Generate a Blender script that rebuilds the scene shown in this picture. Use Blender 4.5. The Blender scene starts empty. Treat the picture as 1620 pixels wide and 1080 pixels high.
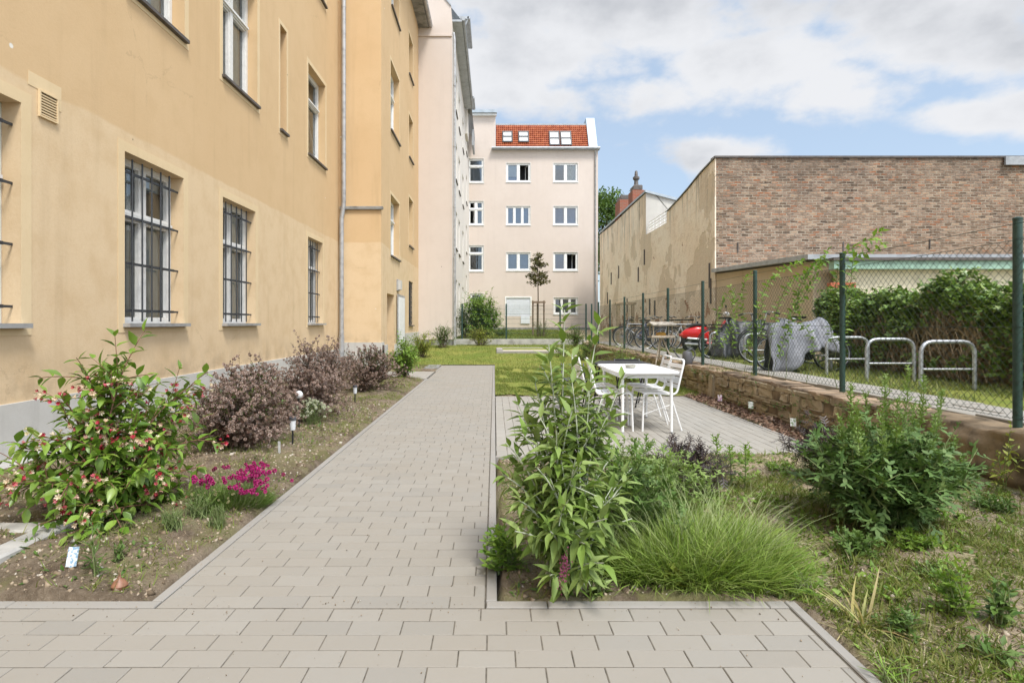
import bpy, math, random
import numpy as np
R = math.radians
SC = bpy.context.scene
COL = SC.collection
# ------------------------------------------------------------------ camera, sky, sun, exposure
F = 900.0; CX = 782.0; CY = 511.0; H = 1.28          # focal length (px of the 1620 px photo), vanishing point, eye height
def pt(px, py, d): return ((px-CX)*d/F, d, H-(py-CY)*d/F)
def gp(px, py, z=0.0):
    d = F*(H-z)/(py-CY); return ((px-CX)*d/F, d, z)
cam = bpy.data.cameras.new('camera'); camo = bpy.data.objects.new('camera', cam); COL.objects.link(camo)
cam.sensor_width = 36.0; cam.lens = 20.0; cam.shift_x = (810-CX)/1620; cam.shift_y = -(540-CY)/1620
cam.clip_start = 0.05; cam.clip_end = 2000
camo.location = (0, 0, H); camo.rotation_euler = (R(90), 0, 0)
SC.camera = camo
SC.view_settings.view_transform = 'Standard'; SC.view_settings.look = 'None'
SC.view_settings.exposure = 0.86; SC.view_settings.gamma = 1.0
SUN_EL, SUN_AZ = 58.0, 148.0                          # azimuth clockwise from +Y
sun = bpy.data.lights.new('sun', 'SUN'); suno = bpy.data.objects.new('sun', sun); COL.objects.link(suno)
sun.energy = 2.1; sun.angle = R(15); sun.color = (1.0, 0.965, 0.91)
suno.rotation_euler = (R(90-SUN_EL), 0, R(180-SUN_AZ))
suno.location = (20, -3, 30)
wd = bpy.data.worlds.new('World'); SC.world = wd; wd.use_nodes = True
def build_world():
    nt = wd.node_tree; nt.nodes.clear(); N = nt.nodes.new; L = nt.links.new
    def math_(op, a, b=None, c=None, clamp=False):
        n = N('ShaderNodeMath'); n.operation = op; n.use_clamp = clamp
        for i, v in enumerate((a, b, c)):
            if v is None: continue
            if isinstance(v, (int, float)): n.inputs[i].default_value = v
            else: L(v, n.inputs[i])
        return n.outputs[0]
    out = N('ShaderNodeOutputWorld'); bg = N('ShaderNodeBackground'); bg.inputs[1].default_value = 0.15
    sky = N('ShaderNodeTexSky'); sky.sky_type = 'NISHITA'; sky.sun_disc = False
    sky.sun_elevation = R(SUN_EL); sky.sun_rotation = R(SUN_AZ); sky.altitude = 50; sky.air_density = 1.0; sky.dust_density = 1.2; sky.ozone_density = 1.0
    tc = N('ShaderNodeTexCoord'); sep = N('ShaderNodeSeparateXYZ'); L(tc.outputs['Generated'], sep.inputs[0])
    x, y, z = sep.outputs
    ys = math_('MAXIMUM', y, 0.08)
    u = math_('DIVIDE', x, ys); v = math_('DIVIDE', z, ys)
    mp = N('ShaderNodeMapping'); L(tc.outputs['Generated'], mp.inputs[0]); mp.inputs['Scale'].default_value = (1.0, 1.0, 1.7); mp.inputs['Location'].default_value = (0.35, 0.1, 0.2)
    def noise(scale, det, rough, src=mp):
        n = N('ShaderNodeTexNoise'); n.inputs['Scale'].default_value = scale; n.inputs['Detail'].default_value = det; n.inputs['Roughness'].default_value = rough
        L(src.outputs[0], n.inputs['Vector']); return n.outputs['Fac']
    n1 = noise(5.5, 9, 0.55); n2 = noise(3.0, 6, 0.55); n3 = noise(16, 6, 0.6)
    blobs = [(990,20,330,110,1.0),(860,80,250,80,.95),(1190,110,180,85,1.05),(1080,150,330,50,.8),(1300,140,170,60,.9),(1520,60,230,85,1.05),(1540,180,130,38,.9),
             (1140,238,110,38,1.0),(1420,150,150,40,.55),(830,155,120,35,.6),(1660,170,200,60,.9),(960,225,70,26,.35),(1120,25,110,60,.95)]
    acc = None
    for (bx, by, a, b, w) in blobs:
        du = math_('MULTIPLY', math_('SUBTRACT', u, (bx-CX)/F), F/a); dv = math_('MULTIPLY', math_('SUBTRACT', v, (CY-by)/F), F/b)
        r2 = math_('ADD', math_('MULTIPLY', du, du), math_('MULTIPLY', dv, dv))
        g = math_('MULTIPLY', math_('POWER', 2.718, math_('MULTIPLY', r2, -1.0)), w)
        acc = g if acc is None else math_('MAXIMUM', acc, g)
    # towards the sides and behind, plain noise clouds
    rest = math_('MULTIPLY', math_('GREATER_THAN', math_('ABSOLUTE', u), 1.05), 0.55)
    acc = math_('MAXIMUM', acc, rest)
    m = math_('ADD', math_('MULTIPLY', acc, 0.74), math_('MULTIPLY', math_('SUBTRACT', n1, 0.5), 1.55))
    m = math_('ADD', m, math_('MULTIPLY', math_('SUBTRACT', n3, 0.5), 0.35))
    mr = N('ShaderNodeMapRange'); mr.interpolation_type = 'SMOOTHSTEP'; L(m, mr.inputs[0])
    mr.inputs[1].default_value = 0.19; mr.inputs[2].default_value = 0.52
    cov = math_('MULTIPLY', mr.outputs[0], 0.96)
    # brightness of the cloud: thick parts greyer
    th = N('ShaderNodeMapRange'); th.interpolation_type = 'SMOOTHSTEP'; L(math_('ADD', math_('MULTIPLY', n2, 1.0), math_('MULTIPLY', m, 0.38)), th.inputs[0])
    th.inputs[1].default_value = 0.58; th.inputs[2].default_value = 0.98
    cc = N('ShaderNodeMix'); cc.data_type = 'RGBA'; L(th.outputs[0], cc.inputs[0])
    cc.inputs[6].default_value = (3.2, 3.23, 3.32, 1); cc.inputs[7].default_value = (1.95, 2.02, 2.16, 1)
    tint = N('ShaderNodeMix'); tint.data_type = 'RGBA'; tint.blend_type = 'MIX'; tint.inputs[0].default_value = 0.7
    L(sky.outputs[0], tint.inputs[6]); tint.inputs[7].default_value = (1.9, 2.32, 2.8, 1)
    mx = N('ShaderNodeMix'); mx.data_type = 'RGBA'; L(cov, mx.inputs[0]); L(tint.outputs[2], mx.inputs[6]); L(cc.outputs[2], mx.inputs[7])
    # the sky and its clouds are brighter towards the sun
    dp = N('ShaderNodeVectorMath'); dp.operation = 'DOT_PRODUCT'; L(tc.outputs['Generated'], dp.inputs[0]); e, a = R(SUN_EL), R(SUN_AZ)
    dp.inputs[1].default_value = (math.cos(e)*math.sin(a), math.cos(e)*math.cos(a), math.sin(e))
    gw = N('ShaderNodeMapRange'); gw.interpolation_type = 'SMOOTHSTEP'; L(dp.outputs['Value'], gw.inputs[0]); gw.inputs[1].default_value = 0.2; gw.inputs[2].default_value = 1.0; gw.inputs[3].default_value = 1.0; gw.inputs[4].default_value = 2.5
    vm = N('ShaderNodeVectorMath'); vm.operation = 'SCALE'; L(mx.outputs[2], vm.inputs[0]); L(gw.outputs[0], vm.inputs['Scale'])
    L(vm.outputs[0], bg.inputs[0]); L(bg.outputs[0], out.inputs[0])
build_world()

# ------------------------------------------------------------------ helpers
rnd = random.Random(7); rng = np.random.default_rng(11)
def tag(o, label=None, cat=None, group=None, kind=None):
    if label: o['label'] = label
    if cat: o['category'] = cat
    if group: o['group'] = group
    if kind: o['kind'] = kind
    return o
def empty(name, loc, label, cat, group=None, rz=0.0):
    o = bpy.data.objects.new(name, None); COL.objects.link(o); o.location = loc; o.rotation_euler = (0, 0, rz); o.empty_display_size = 0.2
    return tag(o, label, cat, group)
def woff(p):
    o = np.zeros(3)
    while p is not None:
        o += np.array(p.location); p = p.parent
    return o
def link(name, me, mats, parent=None, smooth=None):
    for m in (mats if isinstance(mats, (list, tuple)) else [mats]): me.materials.append(m)
    o = bpy.data.objects.new(name, me); COL.objects.link(o)
    if parent is not None: o.parent = parent
    if smooth is not None and len(me.polygons): me.polygons.foreach_set('use_smooth', np.full(len(me.polygons), bool(smooth)))
    return o
def mesh_np(name, V, faces, mats, parent=None, smooth=None, mi=None):
    """V (n,3); faces: list of int arrays (m,k). Vertices in world space; moved into the parent's space."""
    V = np.asarray(V, dtype=np.float64) - (woff(parent) if parent is not None else 0)
    me = bpy.data.meshes.new(name)
    faces = [np.asarray(f, dtype=np.int32) for f in faces if len(f)]
    idx = np.concatenate([f.ravel() for f in faces]); tot = np.concatenate([np.full(len(f), f.shape[1], np.int32) for f in faces])
    st = np.concatenate([[0], np.cumsum(tot)[:-1]]).astype(np.int32)
    me.vertices.add(len(V)); me.vertices.foreach_set('co', V.astype(np.float32).ravel())
    me.loops.add(len(idx)); me.loops.foreach_set('vertex_index', idx)
    me.polygons.add(len(tot)); me.polygons.foreach_set('loop_start', st); me.polygons.foreach_set('loop_total', tot)
    if mi is not None: me.polygons.foreach_set('material_index', np.asarray(mi, np.int32))
    me.update(calc_edges=True)
    return link(name, me, mats, parent, smooth)
class MB:
    def __init__(s): s.v = []; s.f = []; s.m = []; s.mi = 0
    def add(s, vs, fs):
        b = len(s.v); s.v += [tuple(p) for p in vs]; s.f += [tuple(b+i for i in f) for f in fs]; s.m += [s.mi]*len(fs)
    def quad(s, a, b, c, d): s.add([a, b, c, d], [(0, 1, 2, 3)])
    def box(s, x0, x1, y0, y1, z0, z1):
        s.add([(x0,y0,z0),(x1,y0,z0),(x1,y1,z0),(x0,y1,z0),(x0,y0,z1),(x1,y0,z1),(x1,y1,z1),(x0,y1,z1)],
              [(0,3,2,1),(4,5,6,7),(0,1,5,4),(1,2,6,5),(2,3,7,6),(3,0,4,7)])
    def bbox(s, x0, x1, y0, y1, z0, z1, b=0.01):
        b = min(b, (x1-x0)*.45, (y1-y0)*.45, (z1-z0)*.45)
        vs = []; 
        for (zz, i) in ((z0, b), (z0+b, 0), (z1-b, 0), (z1, b)):
            vs += [(x0+i,y0+i,zz),(x1-i,y0+i,zz),(x1-i,y1-i,zz),(x0+i,y1-i,zz)]
        fs = [(3,2,1,0),(12,13,14,15)]
        for k in range(3):
            for j in range(4): fs.append((k*4+j, k*4+(j+1)%4, k*4+4+(j+1)%4, k*4+4+j))
        s.add(vs, fs)
    def obox(s, M, u0, u1, v0, v1, w0, w1):           # box in a wall's own (along, up, outward) frame
        c = [M(u, v, w) for w in (w0, w1) for (u, v) in ((u0,v0),(u1,v0),(u1,v1),(u0,v1))]
        s.add(c, [(0,3,2,1),(4,5,6,7),(0,1,5,4),(1,2,6,5),(2,3,7,6),(3,0,4,7)])
    def tube(s, pts, r, n=8, cap=True, closed=False):
        P = np.array(pts, float); m = len(P); rr = np.full(m, r) if np.isscalar(r) else np.array(r, float)
        T = np.zeros_like(P)
        if closed: T = np.roll(P, -1, 0) - np.roll(P, 1, 0)
        else:
            T[1:-1] = P[2:]-P[:-2]; T[0] = P[1]-P[0]; T[-1] = P[-1]-P[-2]
        T /= np.linalg.norm(T, axis=1)[:, None]+1e-12
        ref = np.array((0,0,1.0)) if abs(T[0][2]) < .9 else np.array((1.0,0,0))
        A = np.cross(T[0], ref); A /= np.linalg.norm(A); vs = []
        for i in range(m):
            A = A - T[i]*np.dot(A, T[i]); A /= np.linalg.norm(A)+1e-12; B = np.cross(T[i], A)
            for k in range(n):
                a = 2*math.pi*k/n; vs.append(P[i]+rr[i]*(math.cos(a)*A+math.sin(a)*B))
        fs = []
        for i in range(m if closed else m-1):
            j = (i+1) % m
            for k in range(n): fs.append((i*n+k, i*n+(k+1)%n, j*n+(k+1)%n, j*n+k))
        if cap and not closed: fs += [tuple(range(n))[::-1], tuple((m-1)*n+k for k in range(n))]
        s.add(vs, fs)
    def lathe(s, prof, c, n=16, axis='z'):            # prof: (radius, height)
        vs = []
        for (r, h) in prof:
            for k in range(n):
                a = 2*math.pi*k/n; q = (r*math.cos(a), r*math.sin(a), h)
                if axis == 'y': q = (q[0], h, q[1])
                if axis == 'x': q = (h, q[0], q[1])
                vs.append((c[0]+q[0], c[1]+q[1], c[2]+q[2]))
        fs = []
        for i in range(len(prof)-1):
            for k in range(n): fs.append((i*n+k, i*n+(k+1)%n, (i+1)*n+(k+1)%n, (i+1)*n+k))
        fs += [tuple(range(n))[::-1], tuple((len(prof)-1)*n+k for k in range(n))]
        s.add(vs, fs)
    def torus(s, c, Rr, r, n=28, m=6, axis='y'):
        pts = []
        for k in range(n):
            a = 2*math.pi*k/n; q = (Rr*math.cos(a), 0, Rr*math.sin(a))
            if axis == 'x': q = (0, q[0], q[2])
            if axis == 'z': q = (q[0], q[2], 0)
            pts.append((c[0]+q[0], c[1]+q[1], c[2]+q[2]))
        s.tube(pts, r, m, closed=True)
    def build(s, name, mats, parent=None, smooth=False):
        off = woff(parent) if parent is not None else np.zeros(3)
        me = bpy.data.meshes.new(name)
        me.from_pydata([tuple(np.array(p)-off) for p in s.v], [], s.f)
        if s.m and max(s.m) > 0: me.polygons.foreach_set('material_index', s.m)
        me.update()
        o = link(name, me, mats, parent, False)
        if smooth:
            for p in me.polygons: p.use_smooth = True
            if hasattr(me, 'set_sharp_from_angle'): me.set_sharp_from_angle(angle=R(40))
        return o
def copy_tree(o, parent=None, loc=None, rz=None, label=None, name=None):
    c = o.copy(); COL.objects.link(c)
    if parent is not None: c.parent = parent
    if loc is not None: c.location = loc
    if rz is not None: c.rotation_euler = (0, 0, rz)
    if label: c['label'] = label
    for ch in [q for q in bpy.data.objects if q.parent == o]: copy_tree(ch, c)
    return c
def sm(t): t = np.clip(t, 0, 1); return t*t*(3-2*t)

# ------------------------------------------------------------------ procedural materials
def lin(r, g, b):
    f = lambda c: (c/255/12.92) if c/255 <= .04045 else ((c/255+.055)/1.055)**2.4
    return (f(r), f(g), f(b), 1)
class MT:
    def __init__(s, name):
        s.mat = bpy.data.materials.new(name); s.mat.use_nodes = True; s.nt = s.mat.node_tree; s.nt.nodes.clear()
        s.out = s.N('ShaderNodeOutputMaterial'); s.b = s.N('ShaderNodeBsdfPrincipled'); s.L(s.b.outputs[0], s.out.inputs[0])
        s.tc = s.N('ShaderNodeTexCoord'); s.geo = s.N('ShaderNodeNewGeometry')
        s.pos = s.geo.outputs['Position']
    def N(s, t): return s.nt.nodes.new(t)
    def L(s, a, b): s.nt.links.new(a, b)
    def set(s, **k):
        for kk, v in k.items():
            i = s.b.inputs[kk.replace('_', ' ')]
            if hasattr(v, 'links') : s.L(v, i)
            else: i.default_value = v
        return s
    def mapv(s, scale=(1,1,1), loc=(0,0,0), rot=(0,0,0), src=None):
        m = s.N('ShaderNodeMapping'); s.L(src or s.pos, m.inputs[0]); m.inputs['Scale'].default_value = scale; m.inputs['Location'].default_value = loc; m.inputs['Rotation'].default_value = rot
        return m.outputs[0]
    def noise(s, scale, det=4, rough=.55, src=None, dist=0):
        n = s.N('ShaderNodeTexNoise'); s.L(src or s.pos, n.inputs['Vector']); n.inputs['Scale'].default_value = scale; n.inputs['Detail'].default_value = det; n.inputs['Roughness'].default_value = rough; n.inputs['Distortion'].default_value = dist
        return n.outputs['Fac']
    def voro(s, scale, src=None, feature='F1', out='Distance'):
        n = s.N('ShaderNodeTexVoronoi'); n.feature = feature; s.L(src or s.pos, n.inputs['Vector']); n.inputs['Scale'].default_value = scale
        return n.outputs[out]
    def m(s, op, a, b=0.0, clamp=False):
        n = s.N('ShaderNodeMath'); n.operation = op; n.use_clamp = clamp
        for i, v in enumerate((a, b)):
            if isinstance(v, (int, float)): n.inputs[i].default_value = v
            else: s.L(v, n.inputs[i])
        return n.outputs[0]
    def rng(s, v, a, b, c=0., d=1., smooth=True):
        n = s.N('ShaderNodeMapRange'); n.interpolation_type = 'SMOOTHSTEP' if smooth else 'LINEAR'; s.L(v, n.inputs[0])
        for i, q in enumerate((a, b, c, d)): n.inputs[1+i].default_value = q
        return n.outputs[0]
    def mix(s, fac, a, b, blend='MIX'):
        n = s.N('ShaderNodeMix'); n.data_type = 'RGBA'; n.blend_type = blend
        for i, v in ((0, fac), (6, a), (7, b)):
            if isinstance(v, (int, float)): n.inputs[i].default_value = v
            elif isinstance(v, tuple): n.inputs[i].default_value = v
            else: s.L(v, n.inputs[i])
        return n.outputs[2]
    def ramp(s, fac, stops):
        n = s.N('ShaderNodeValToRGB'); s.L(fac, n.inputs[0]); e = n.color_ramp.elements
        while len(e) > 1: e.remove(e[-1])
        e[0].position = stops[0][0]; e[0].color = stops[0][1]
        for p, c in stops[1:]:
            q = e.new(p); q.color = c
        return n.outputs[0]
    def bump(s, h, strength=.3, dist=.01):
        n = s.N('ShaderNodeBump'); n.inputs['Strength'].default_value = strength; n.inputs['Distance'].default_value = dist
        s.L(h, n.inputs['Height']); s.L(n.outputs[0], s.b.inputs['Normal'])
    def sep(s, src=None):
        n = s.N('ShaderNodeSeparateXYZ'); s.L(src or s.pos, n.inputs[0]); return n.outputs
    def comb(s, x, y, z=0.0):
        n = s.N('ShaderNodeCombineXYZ')
        for i, v in enumerate((x, y, z)):
            if isinstance(v, (int, float)): n.inputs[i].default_value = v
            else: s.L(v, n.inputs[i])
        return n.outputs[0]
    @property
    def isl(s): return s.geo.outputs['Random Per Island']
def simple(name, col, rough=.6, metal=0.0, var=.12, scale=12, bump=0.0, bscale=60, spec=.5):
    t = MT(name); f = t.noise(scale, 5)
    c2 = tuple(max(0, c*(1-var*2)) for c in col[:3])+(1,)
    c3 = tuple(min(1, c*(1+var)) for c in col[:3])+(1,)
    t.set(Base_Color=t.ramp(f, [(.3, c2), (.5, col), (.7, c3)]), Roughness=rough, Metallic=metal, Specular_IOR_Level=spec)
    if bump: t.bump(t.noise(bscale, 5), bump, .005)
    return t.mat
LB = 1.85
def leafmat(name, stops, trans=.28, rough=.45, spec=.35):
    t = MT(name); n = len(stops); stops = [(min(.8, q[0]*LB), min(.8, q[1]*LB), min(.8, q[2]*LB), 1) if max(q) < .42 else q for q in stops]
    c = t.ramp(t.isl, [((i+.0)/(max(1, n-1)), q) for i, q in enumerate(stops)])
    v = t.noise(90, 2); c = t.mix(t.rng(v, .35, .7, 0, .35), c, (0.75, 0.8, 0.6, 1), 'MULTIPLY')
    t.set(Base_Color=c, Roughness=rough, Specular_IOR_Level=spec)
    tr = t.N('ShaderNodeBsdfTranslucent'); t.L(t.mix(1.0, c, (1.0, 1.0, .55, 1), 'MULTIPLY'), tr.inputs[0])
    ms = t.N('ShaderNodeMixShader'); ms.inputs[0].default_value = trans; t.L(t.b.outputs[0], ms.inputs[1]); t.L(tr.outputs[0], ms.inputs[2]); t.L(ms.outputs[0], t.out.inputs[0])
    return t.mat
M = {}
def render_plaster(name, col, dark, light, fine=.25, dirt=.25, zsplit=None, low=None):
    t = MT(name); big = t.noise(.55, 4); mid = t.noise(3.2, 5); 
    st = t.noise(1.0, 5, .6, t.mapv((3.5, 3.5, .25)))
    c = t.mix(t.rng(big, .35, .68), col, light); c = t.mix(t.m('MULTIPLY', t.rng(mid, .42, .72), .22), c, dark)
    if zsplit:
        z = t.sep()[2]; zz = t.m('ADD', z, t.m('MULTIPLY', t.noise(1.3, 3), .12))
        c = t.mix(t.rng(zz, zsplit-.02+.06, zsplit+.03+.06, 1, 0), c, t.mix(t.m('MULTIPLY', t.rng(mid, .4, .75), .4), low, dark))
    c = t.mix(t.m('MULTIPLY', t.rng(st, .52, .78), dirt), c, (dark[0]*.6, dark[1]*.6, dark[2]*.6, 1))
    g = t.noise(140, 3); g2 = t.noise(38, 5, .65)
    c = t.mix(t.m('MULTIPLY', t.rng(g2, .4, .75), .18), c, dark)
    if zsplit:
        zz2 = t.sep()[2]; c = t.mix(t.m('MULTIPLY', t.m('MULTIPLY', t.rng(zz2, .55, 1.15, 1, 0), t.rng(t.noise(4.5, 5, .65), .35, .7)), .45), c, (dark[0]*.55, dark[1]*.6, dark[2]*.75, 1))
        ck = t.voro(.42, t.mapv((1, 1, .8), (1, 5, 2)), 'DISTANCE_TO_EDGE'); ck = t.m('ADD', ck, t.m('MULTIPLY', t.m('SUBTRACT', g2 if False else t.noise(8, 5, .7), .5), .06)); ck = t.m('MULTIPLY', t.rng(t.m('ABSOLUTE', ck), .0, .004, 1, 0), t.rng(t.noise(.7, 3, .5, t.mapv((1, 1, 1), (9, 2, 4))), .55, .62)); c = t.mix(t.m('MULTIPLY', ck, .22), c, (dark[0]*.45, dark[1]*.45, dark[2]*.5, 1))
    # chips and small repairs
    vd = t.voro(.95); c = t.mix(t.rng(vd, .014, .026, 1, 0), c, (.72, .69, .62, 1))
    vd2 = t.voro(.9, t.mapv((1, 1, 1), (3.3, 7.1, 2.2))); c = t.mix(t.rng(vd2, .009, .018, 1, 0), c, (.09, .06, .04, 1))
    t.set(Base_Color=c, Roughness=.88, Specular_IOR_Level=.25)
    t.bump(t.m('ADD', t.m('MULTIPLY', g, .5), t.m('MULTIPLY', g2, .8)), fine, .008)
    return t.mat
M['ochre'] = render_plaster('ochre_plaster', (0.596, 0.417, 0.232, 1), (0.513, 0.349, 0.182, 1), (0.620, 0.441, 0.252, 1), .3, .2, 3.5, (0.659, 0.499, 0.312, 1))
M['ochre_trim'] = render_plaster('ochre_trim', (0.672, 0.519, 0.314, 1), (0.566, 0.421, 0.237, 1), (0.701, 0.548, 0.341, 1), .12, .2)
M['pink'] = render_plaster('pink_plaster', (0.596, 0.511, 0.446, 1), (0.536, 0.458, 0.392, 1), (0.621, 0.537, 0.470, 1), .15, .12)
M['cream'] = render_plaster('cream_plaster', (0.669, 0.628, 0.574, 1), (0.607, 0.567, 0.505, 1), (0.695, 0.654, 0.599, 1), .12, .1)
M['plinth'] = render_plaster('grey_plinth', (0.489, 0.472, 0.435, 1), (0.374, 0.357, 0.323, 1), (0.550, 0.531, 0.484, 1), .2, .4)
def old_wall():
    t = MT('old_beige_render'); n1 = t.noise(.45, 7, .6); n2 = t.noise(5, 6, .65); n3 = t.noise(1.6, 6, .6)
    c = t.mix(t.rng(n1, .35, .65), (.87, .73, .57, 1), (.90, .80, .66, 1))
    c = t.mix(t.m('MULTIPLY', t.rng(n2, .48, .72), .5), c, (.64, .51, .37, 1))
    v = t.noise(.55, 6, .5, t.mapv((1, 1, .8), (4.1, 2.3, 9.7)))
    patch = t.rng(v, .55, .565); c = t.mix(t.m('MULTIPLY', patch, .62), c, (.58, .475, .35, 1))
    z = t.sep()[2]
    lowm = t.m('MULTIPLY', t.rng(z, 1.0, 3.4, 1, 0), 1.0)
    br = t.N('ShaderNodeTexBrick'); s = t.sep(); t.L(t.comb(s[1], z), br.inputs[0]); br.inputs['Scale'].default_value = 1; br.inputs['Brick Width'].default_value = .26; br.inputs['Row Height'].default_value = .085; br.inputs['Mortar Size'].default_value = .012
    br.inputs['Color1'].default_value = (.34, .15, .08, 1); br.inputs['Color2'].default_value = (.42, .24, .14, 1); br.inputs['Mortar'].default_value = (.42, .34, .25, 1)
    ex = t.rng(t.m('ADD', t.m('MULTIPLY', lowm, .2), n3), .70, .73); c = t.mix(ex, c, br.outputs[0])
    streak = t.noise(1.0, 6, .65, t.mapv((6, 6, .3))); tops = t.rng(z, 4.2, 7.0); 
    c = t.mix(t.m('MULTIPLY', t.m('MULTIPLY', t.rng(streak, .48, .66), tops), .8), c, (.13, .125, .11, 1))
    pit = t.rng(t.noise(19, 5, .7), .60, .68); c = t.mix(t.m("MULTIPLY", pit, .45), c, (.48, .37, .25, 1)); fl = t.rng(t.noise(1.9, 7, .68, t.mapv((1, 1, 1.4), (7, 1, 3))), .57, .60); c = t.mix(t.m('MULTIPLY', fl, .5), c, (.72, .58, .43, 1))
    t.set(Base_Color=c, Roughness=.95, Specular_IOR_Level=.15)
    t.bump(t.m('SUBTRACT', t.m('ADD', n2, t.m('MULTIPLY', t.noise(26, 5, .7), .6)), t.m('MULTIPLY', patch, .6)), .8, .05)
    return t.mat
M['old_render'] = old_wall()
def brick(name, axis):
    t = MT(name); s = t.sep(); w = t.noise(3, 3); 
    vec = t.comb(t.m('ADD', s[axis], t.m('MULTIPLY', w, .05)), t.m('ADD', s[2], t.m('MULTIPLY', t.noise(2.2, 3), .05)))
    br = t.N('ShaderNodeTexBrick'); t.L(vec, br.inputs[0]); br.inputs['Scale'].default_value = 1; br.inputs['Brick Width'].default_value = .235; br.inputs['Row Height'].default_value = .082; br.inputs['Mortar Size'].default_value = .013; br.inputs['Mortar Smooth'].default_value = .25
    br.inputs['Color1'].default_value = (0, 0, 0, 1); br.inputs['Color2'].default_value = (1, 1, 1, 1); br.inputs['Mortar'].default_value = (0.465, 0.500, 0.520, 1); br.inputs['Bias'].default_value = 0
    key = t.m('ADD', t.m('MULTIPLY', br.outputs[0], .74), t.m('MULTIPLY', t.noise(11, 4, .7), .28))
    c = t.ramp(key, [(.08, (0.047, 0.035, 0.029, 1)), (.22, (0.112, 0.075, 0.052, 1)), (.33, (0.195, 0.125, 0.083, 1)), (.42, (0.307, 0.210, 0.151, 1)), (.50, (0.130, 0.090, 0.068, 1)), (.58, (0.353, 0.255, 0.187, 1)), (.68, (0.186, 0.125, 0.088, 1)), (.76, (0.326, 0.130, 0.062, 1)), (.84, (0.391, 0.300, 0.218, 1)), (.93, (0.372, 0.190, 0.088, 1))])
    n = t.noise(1.1, 6, .65); z = s[2]
    pale = t.rng(t.m('ADD', t.m('MULTIPLY', t.rng(z, 2.8, 6.0, 1, 0), .12), n), .42, .72)
    c = t.mix(t.m('MULTIPLY', pale, .34), c, (0.396, 0.282, 0.190, 1))
    c = t.mix(t.m('MULTIPLY', t.rng(t.noise(9, 4, .7), .45, .7), .3), c, (0.409, 0.300, 0.207, 1))
    c = t.mix(t.m('MULTIPLY', t.rng(t.noise(17, 4, .75), .55, .72), .6), c, (0.066, 0.048, 0.036, 1)); mort = t.m('MULTIPLY', br.outputs['Fac'], .8); c = t.mix(mort, c, t.mix(t.rng(t.noise(7, 4), .38, .62), (0.437, 0.385, 0.302, 1), (0.223, 0.190, 0.146, 1)))
    c = t.mix(t.m('MULTIPLY', t.rng(t.m('ADD', t.m('MULTIPLY', z, .09), t.noise(.9, 6, .65)), .92, 1.2), .4), c, (.085, .07, .06, 1))
    t.set(Base_Color=c, Roughness=.93, Specular_IOR_Level=.2)
    t.bump(t.m('SUBTRACT', t.m('MULTIPLY', t.noise(22, 5, .7), .7), br.outputs['Fac']), .8, .03)
    return t.mat
M['brick'] = brick('weathered_brick', 0)
def redbrick():
    t = MT('chimney_brick'); s = t.sep(); br = t.N('ShaderNodeTexBrick'); t.L(t.comb(t.m('ADD', s[0], s[1]), s[2]), br.inputs[0])
    br.inputs['Scale'].default_value = 1; br.inputs['Brick Width'].default_value = .25; br.inputs['Row Height'].default_value = .08; br.inputs['Mortar Size'].default_value = .009
    br.inputs['Color1'].default_value = (0.302, 0.079, 0.040, 1); br.inputs['Color2'].default_value = (0.245, 0.094, 0.054, 1); br.inputs['Mortar'].default_value = (0.238, 0.158, 0.122, 1)
    t.set(Base_Color=br.outputs[0], Roughness=.9); t.bump(t.noise(30), .4, .02); return t.mat
M['redbrick'] = redbrick()
def tiles():
    t = MT('red_roof_tiles'); c = t.ramp(t.isl, [(0, (0.288, 0.066, 0.025, 1)), (.35, (0.360, 0.094, 0.034, 1)), (.7, (0.410, 0.125, 0.051, 1)), (1, (0.317, 0.078, 0.038, 1))])
    t.set(Base_Color=c, Roughness=.6); t.bump(t.noise(30), .2, .01); return t.mat
M['tile'] = tiles()
M['zinc'] = simple('zinc_sheet', (.36, .375, .385, 1), .5, .35, .12, 5)
M['zinc_blue'] = simple('weathered_zinc', (.37, .42, .46, 1), .55, .25, .1, 3)
M['gutter'] = simple('grey_gutter', (.40, .40, .395, 1), .45, .4, .15, 6)
M['white_frame'] = simple('white_window_paint', (.78, .78, .76, 1), .45, 0, .06, 9)
M['old_white'] = simple('weathered_white_paint', (.68, .67, .64, 1), .55, 0, .05, 14)
M['sillmetal'] = simple('sill_sheet', (.33, .31, .29, 1), .5, .3, .2, 10)
M['darksill'] = simple('dark_sill', (.10, .085, .075, 1), .55, .1, .2, 10)
M['grille'] = simple('grey_iron', (.05, .053, .057, 1), .5, .3, .15, 20)
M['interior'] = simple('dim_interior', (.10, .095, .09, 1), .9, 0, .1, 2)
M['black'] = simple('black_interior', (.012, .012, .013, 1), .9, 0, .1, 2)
M['blackmetal'] = simple('black_metal', (.018, .018, .02, 1), .45, .2, .1, 20)
M['rubber'] = simple('black_rubber', (.02, .02, .02, 1), .75, 0, .2, 30)
M['curtain'] = simple('curtain', (.72, .72, .70, 1), .9, 0, .05, 6)
M['blind'] = simple('roller_blind', (.66, .69, .74, 1), .8, 0, .03, 6)
M['blueblind'] = simple('blue_blind', (.33, .40, .60, 1), .7, 0, .05, 6)
M['slate'] = simple('slate_blue_blind', (.26, .29, .36, 1), .7, 0, .06, 8)
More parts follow.
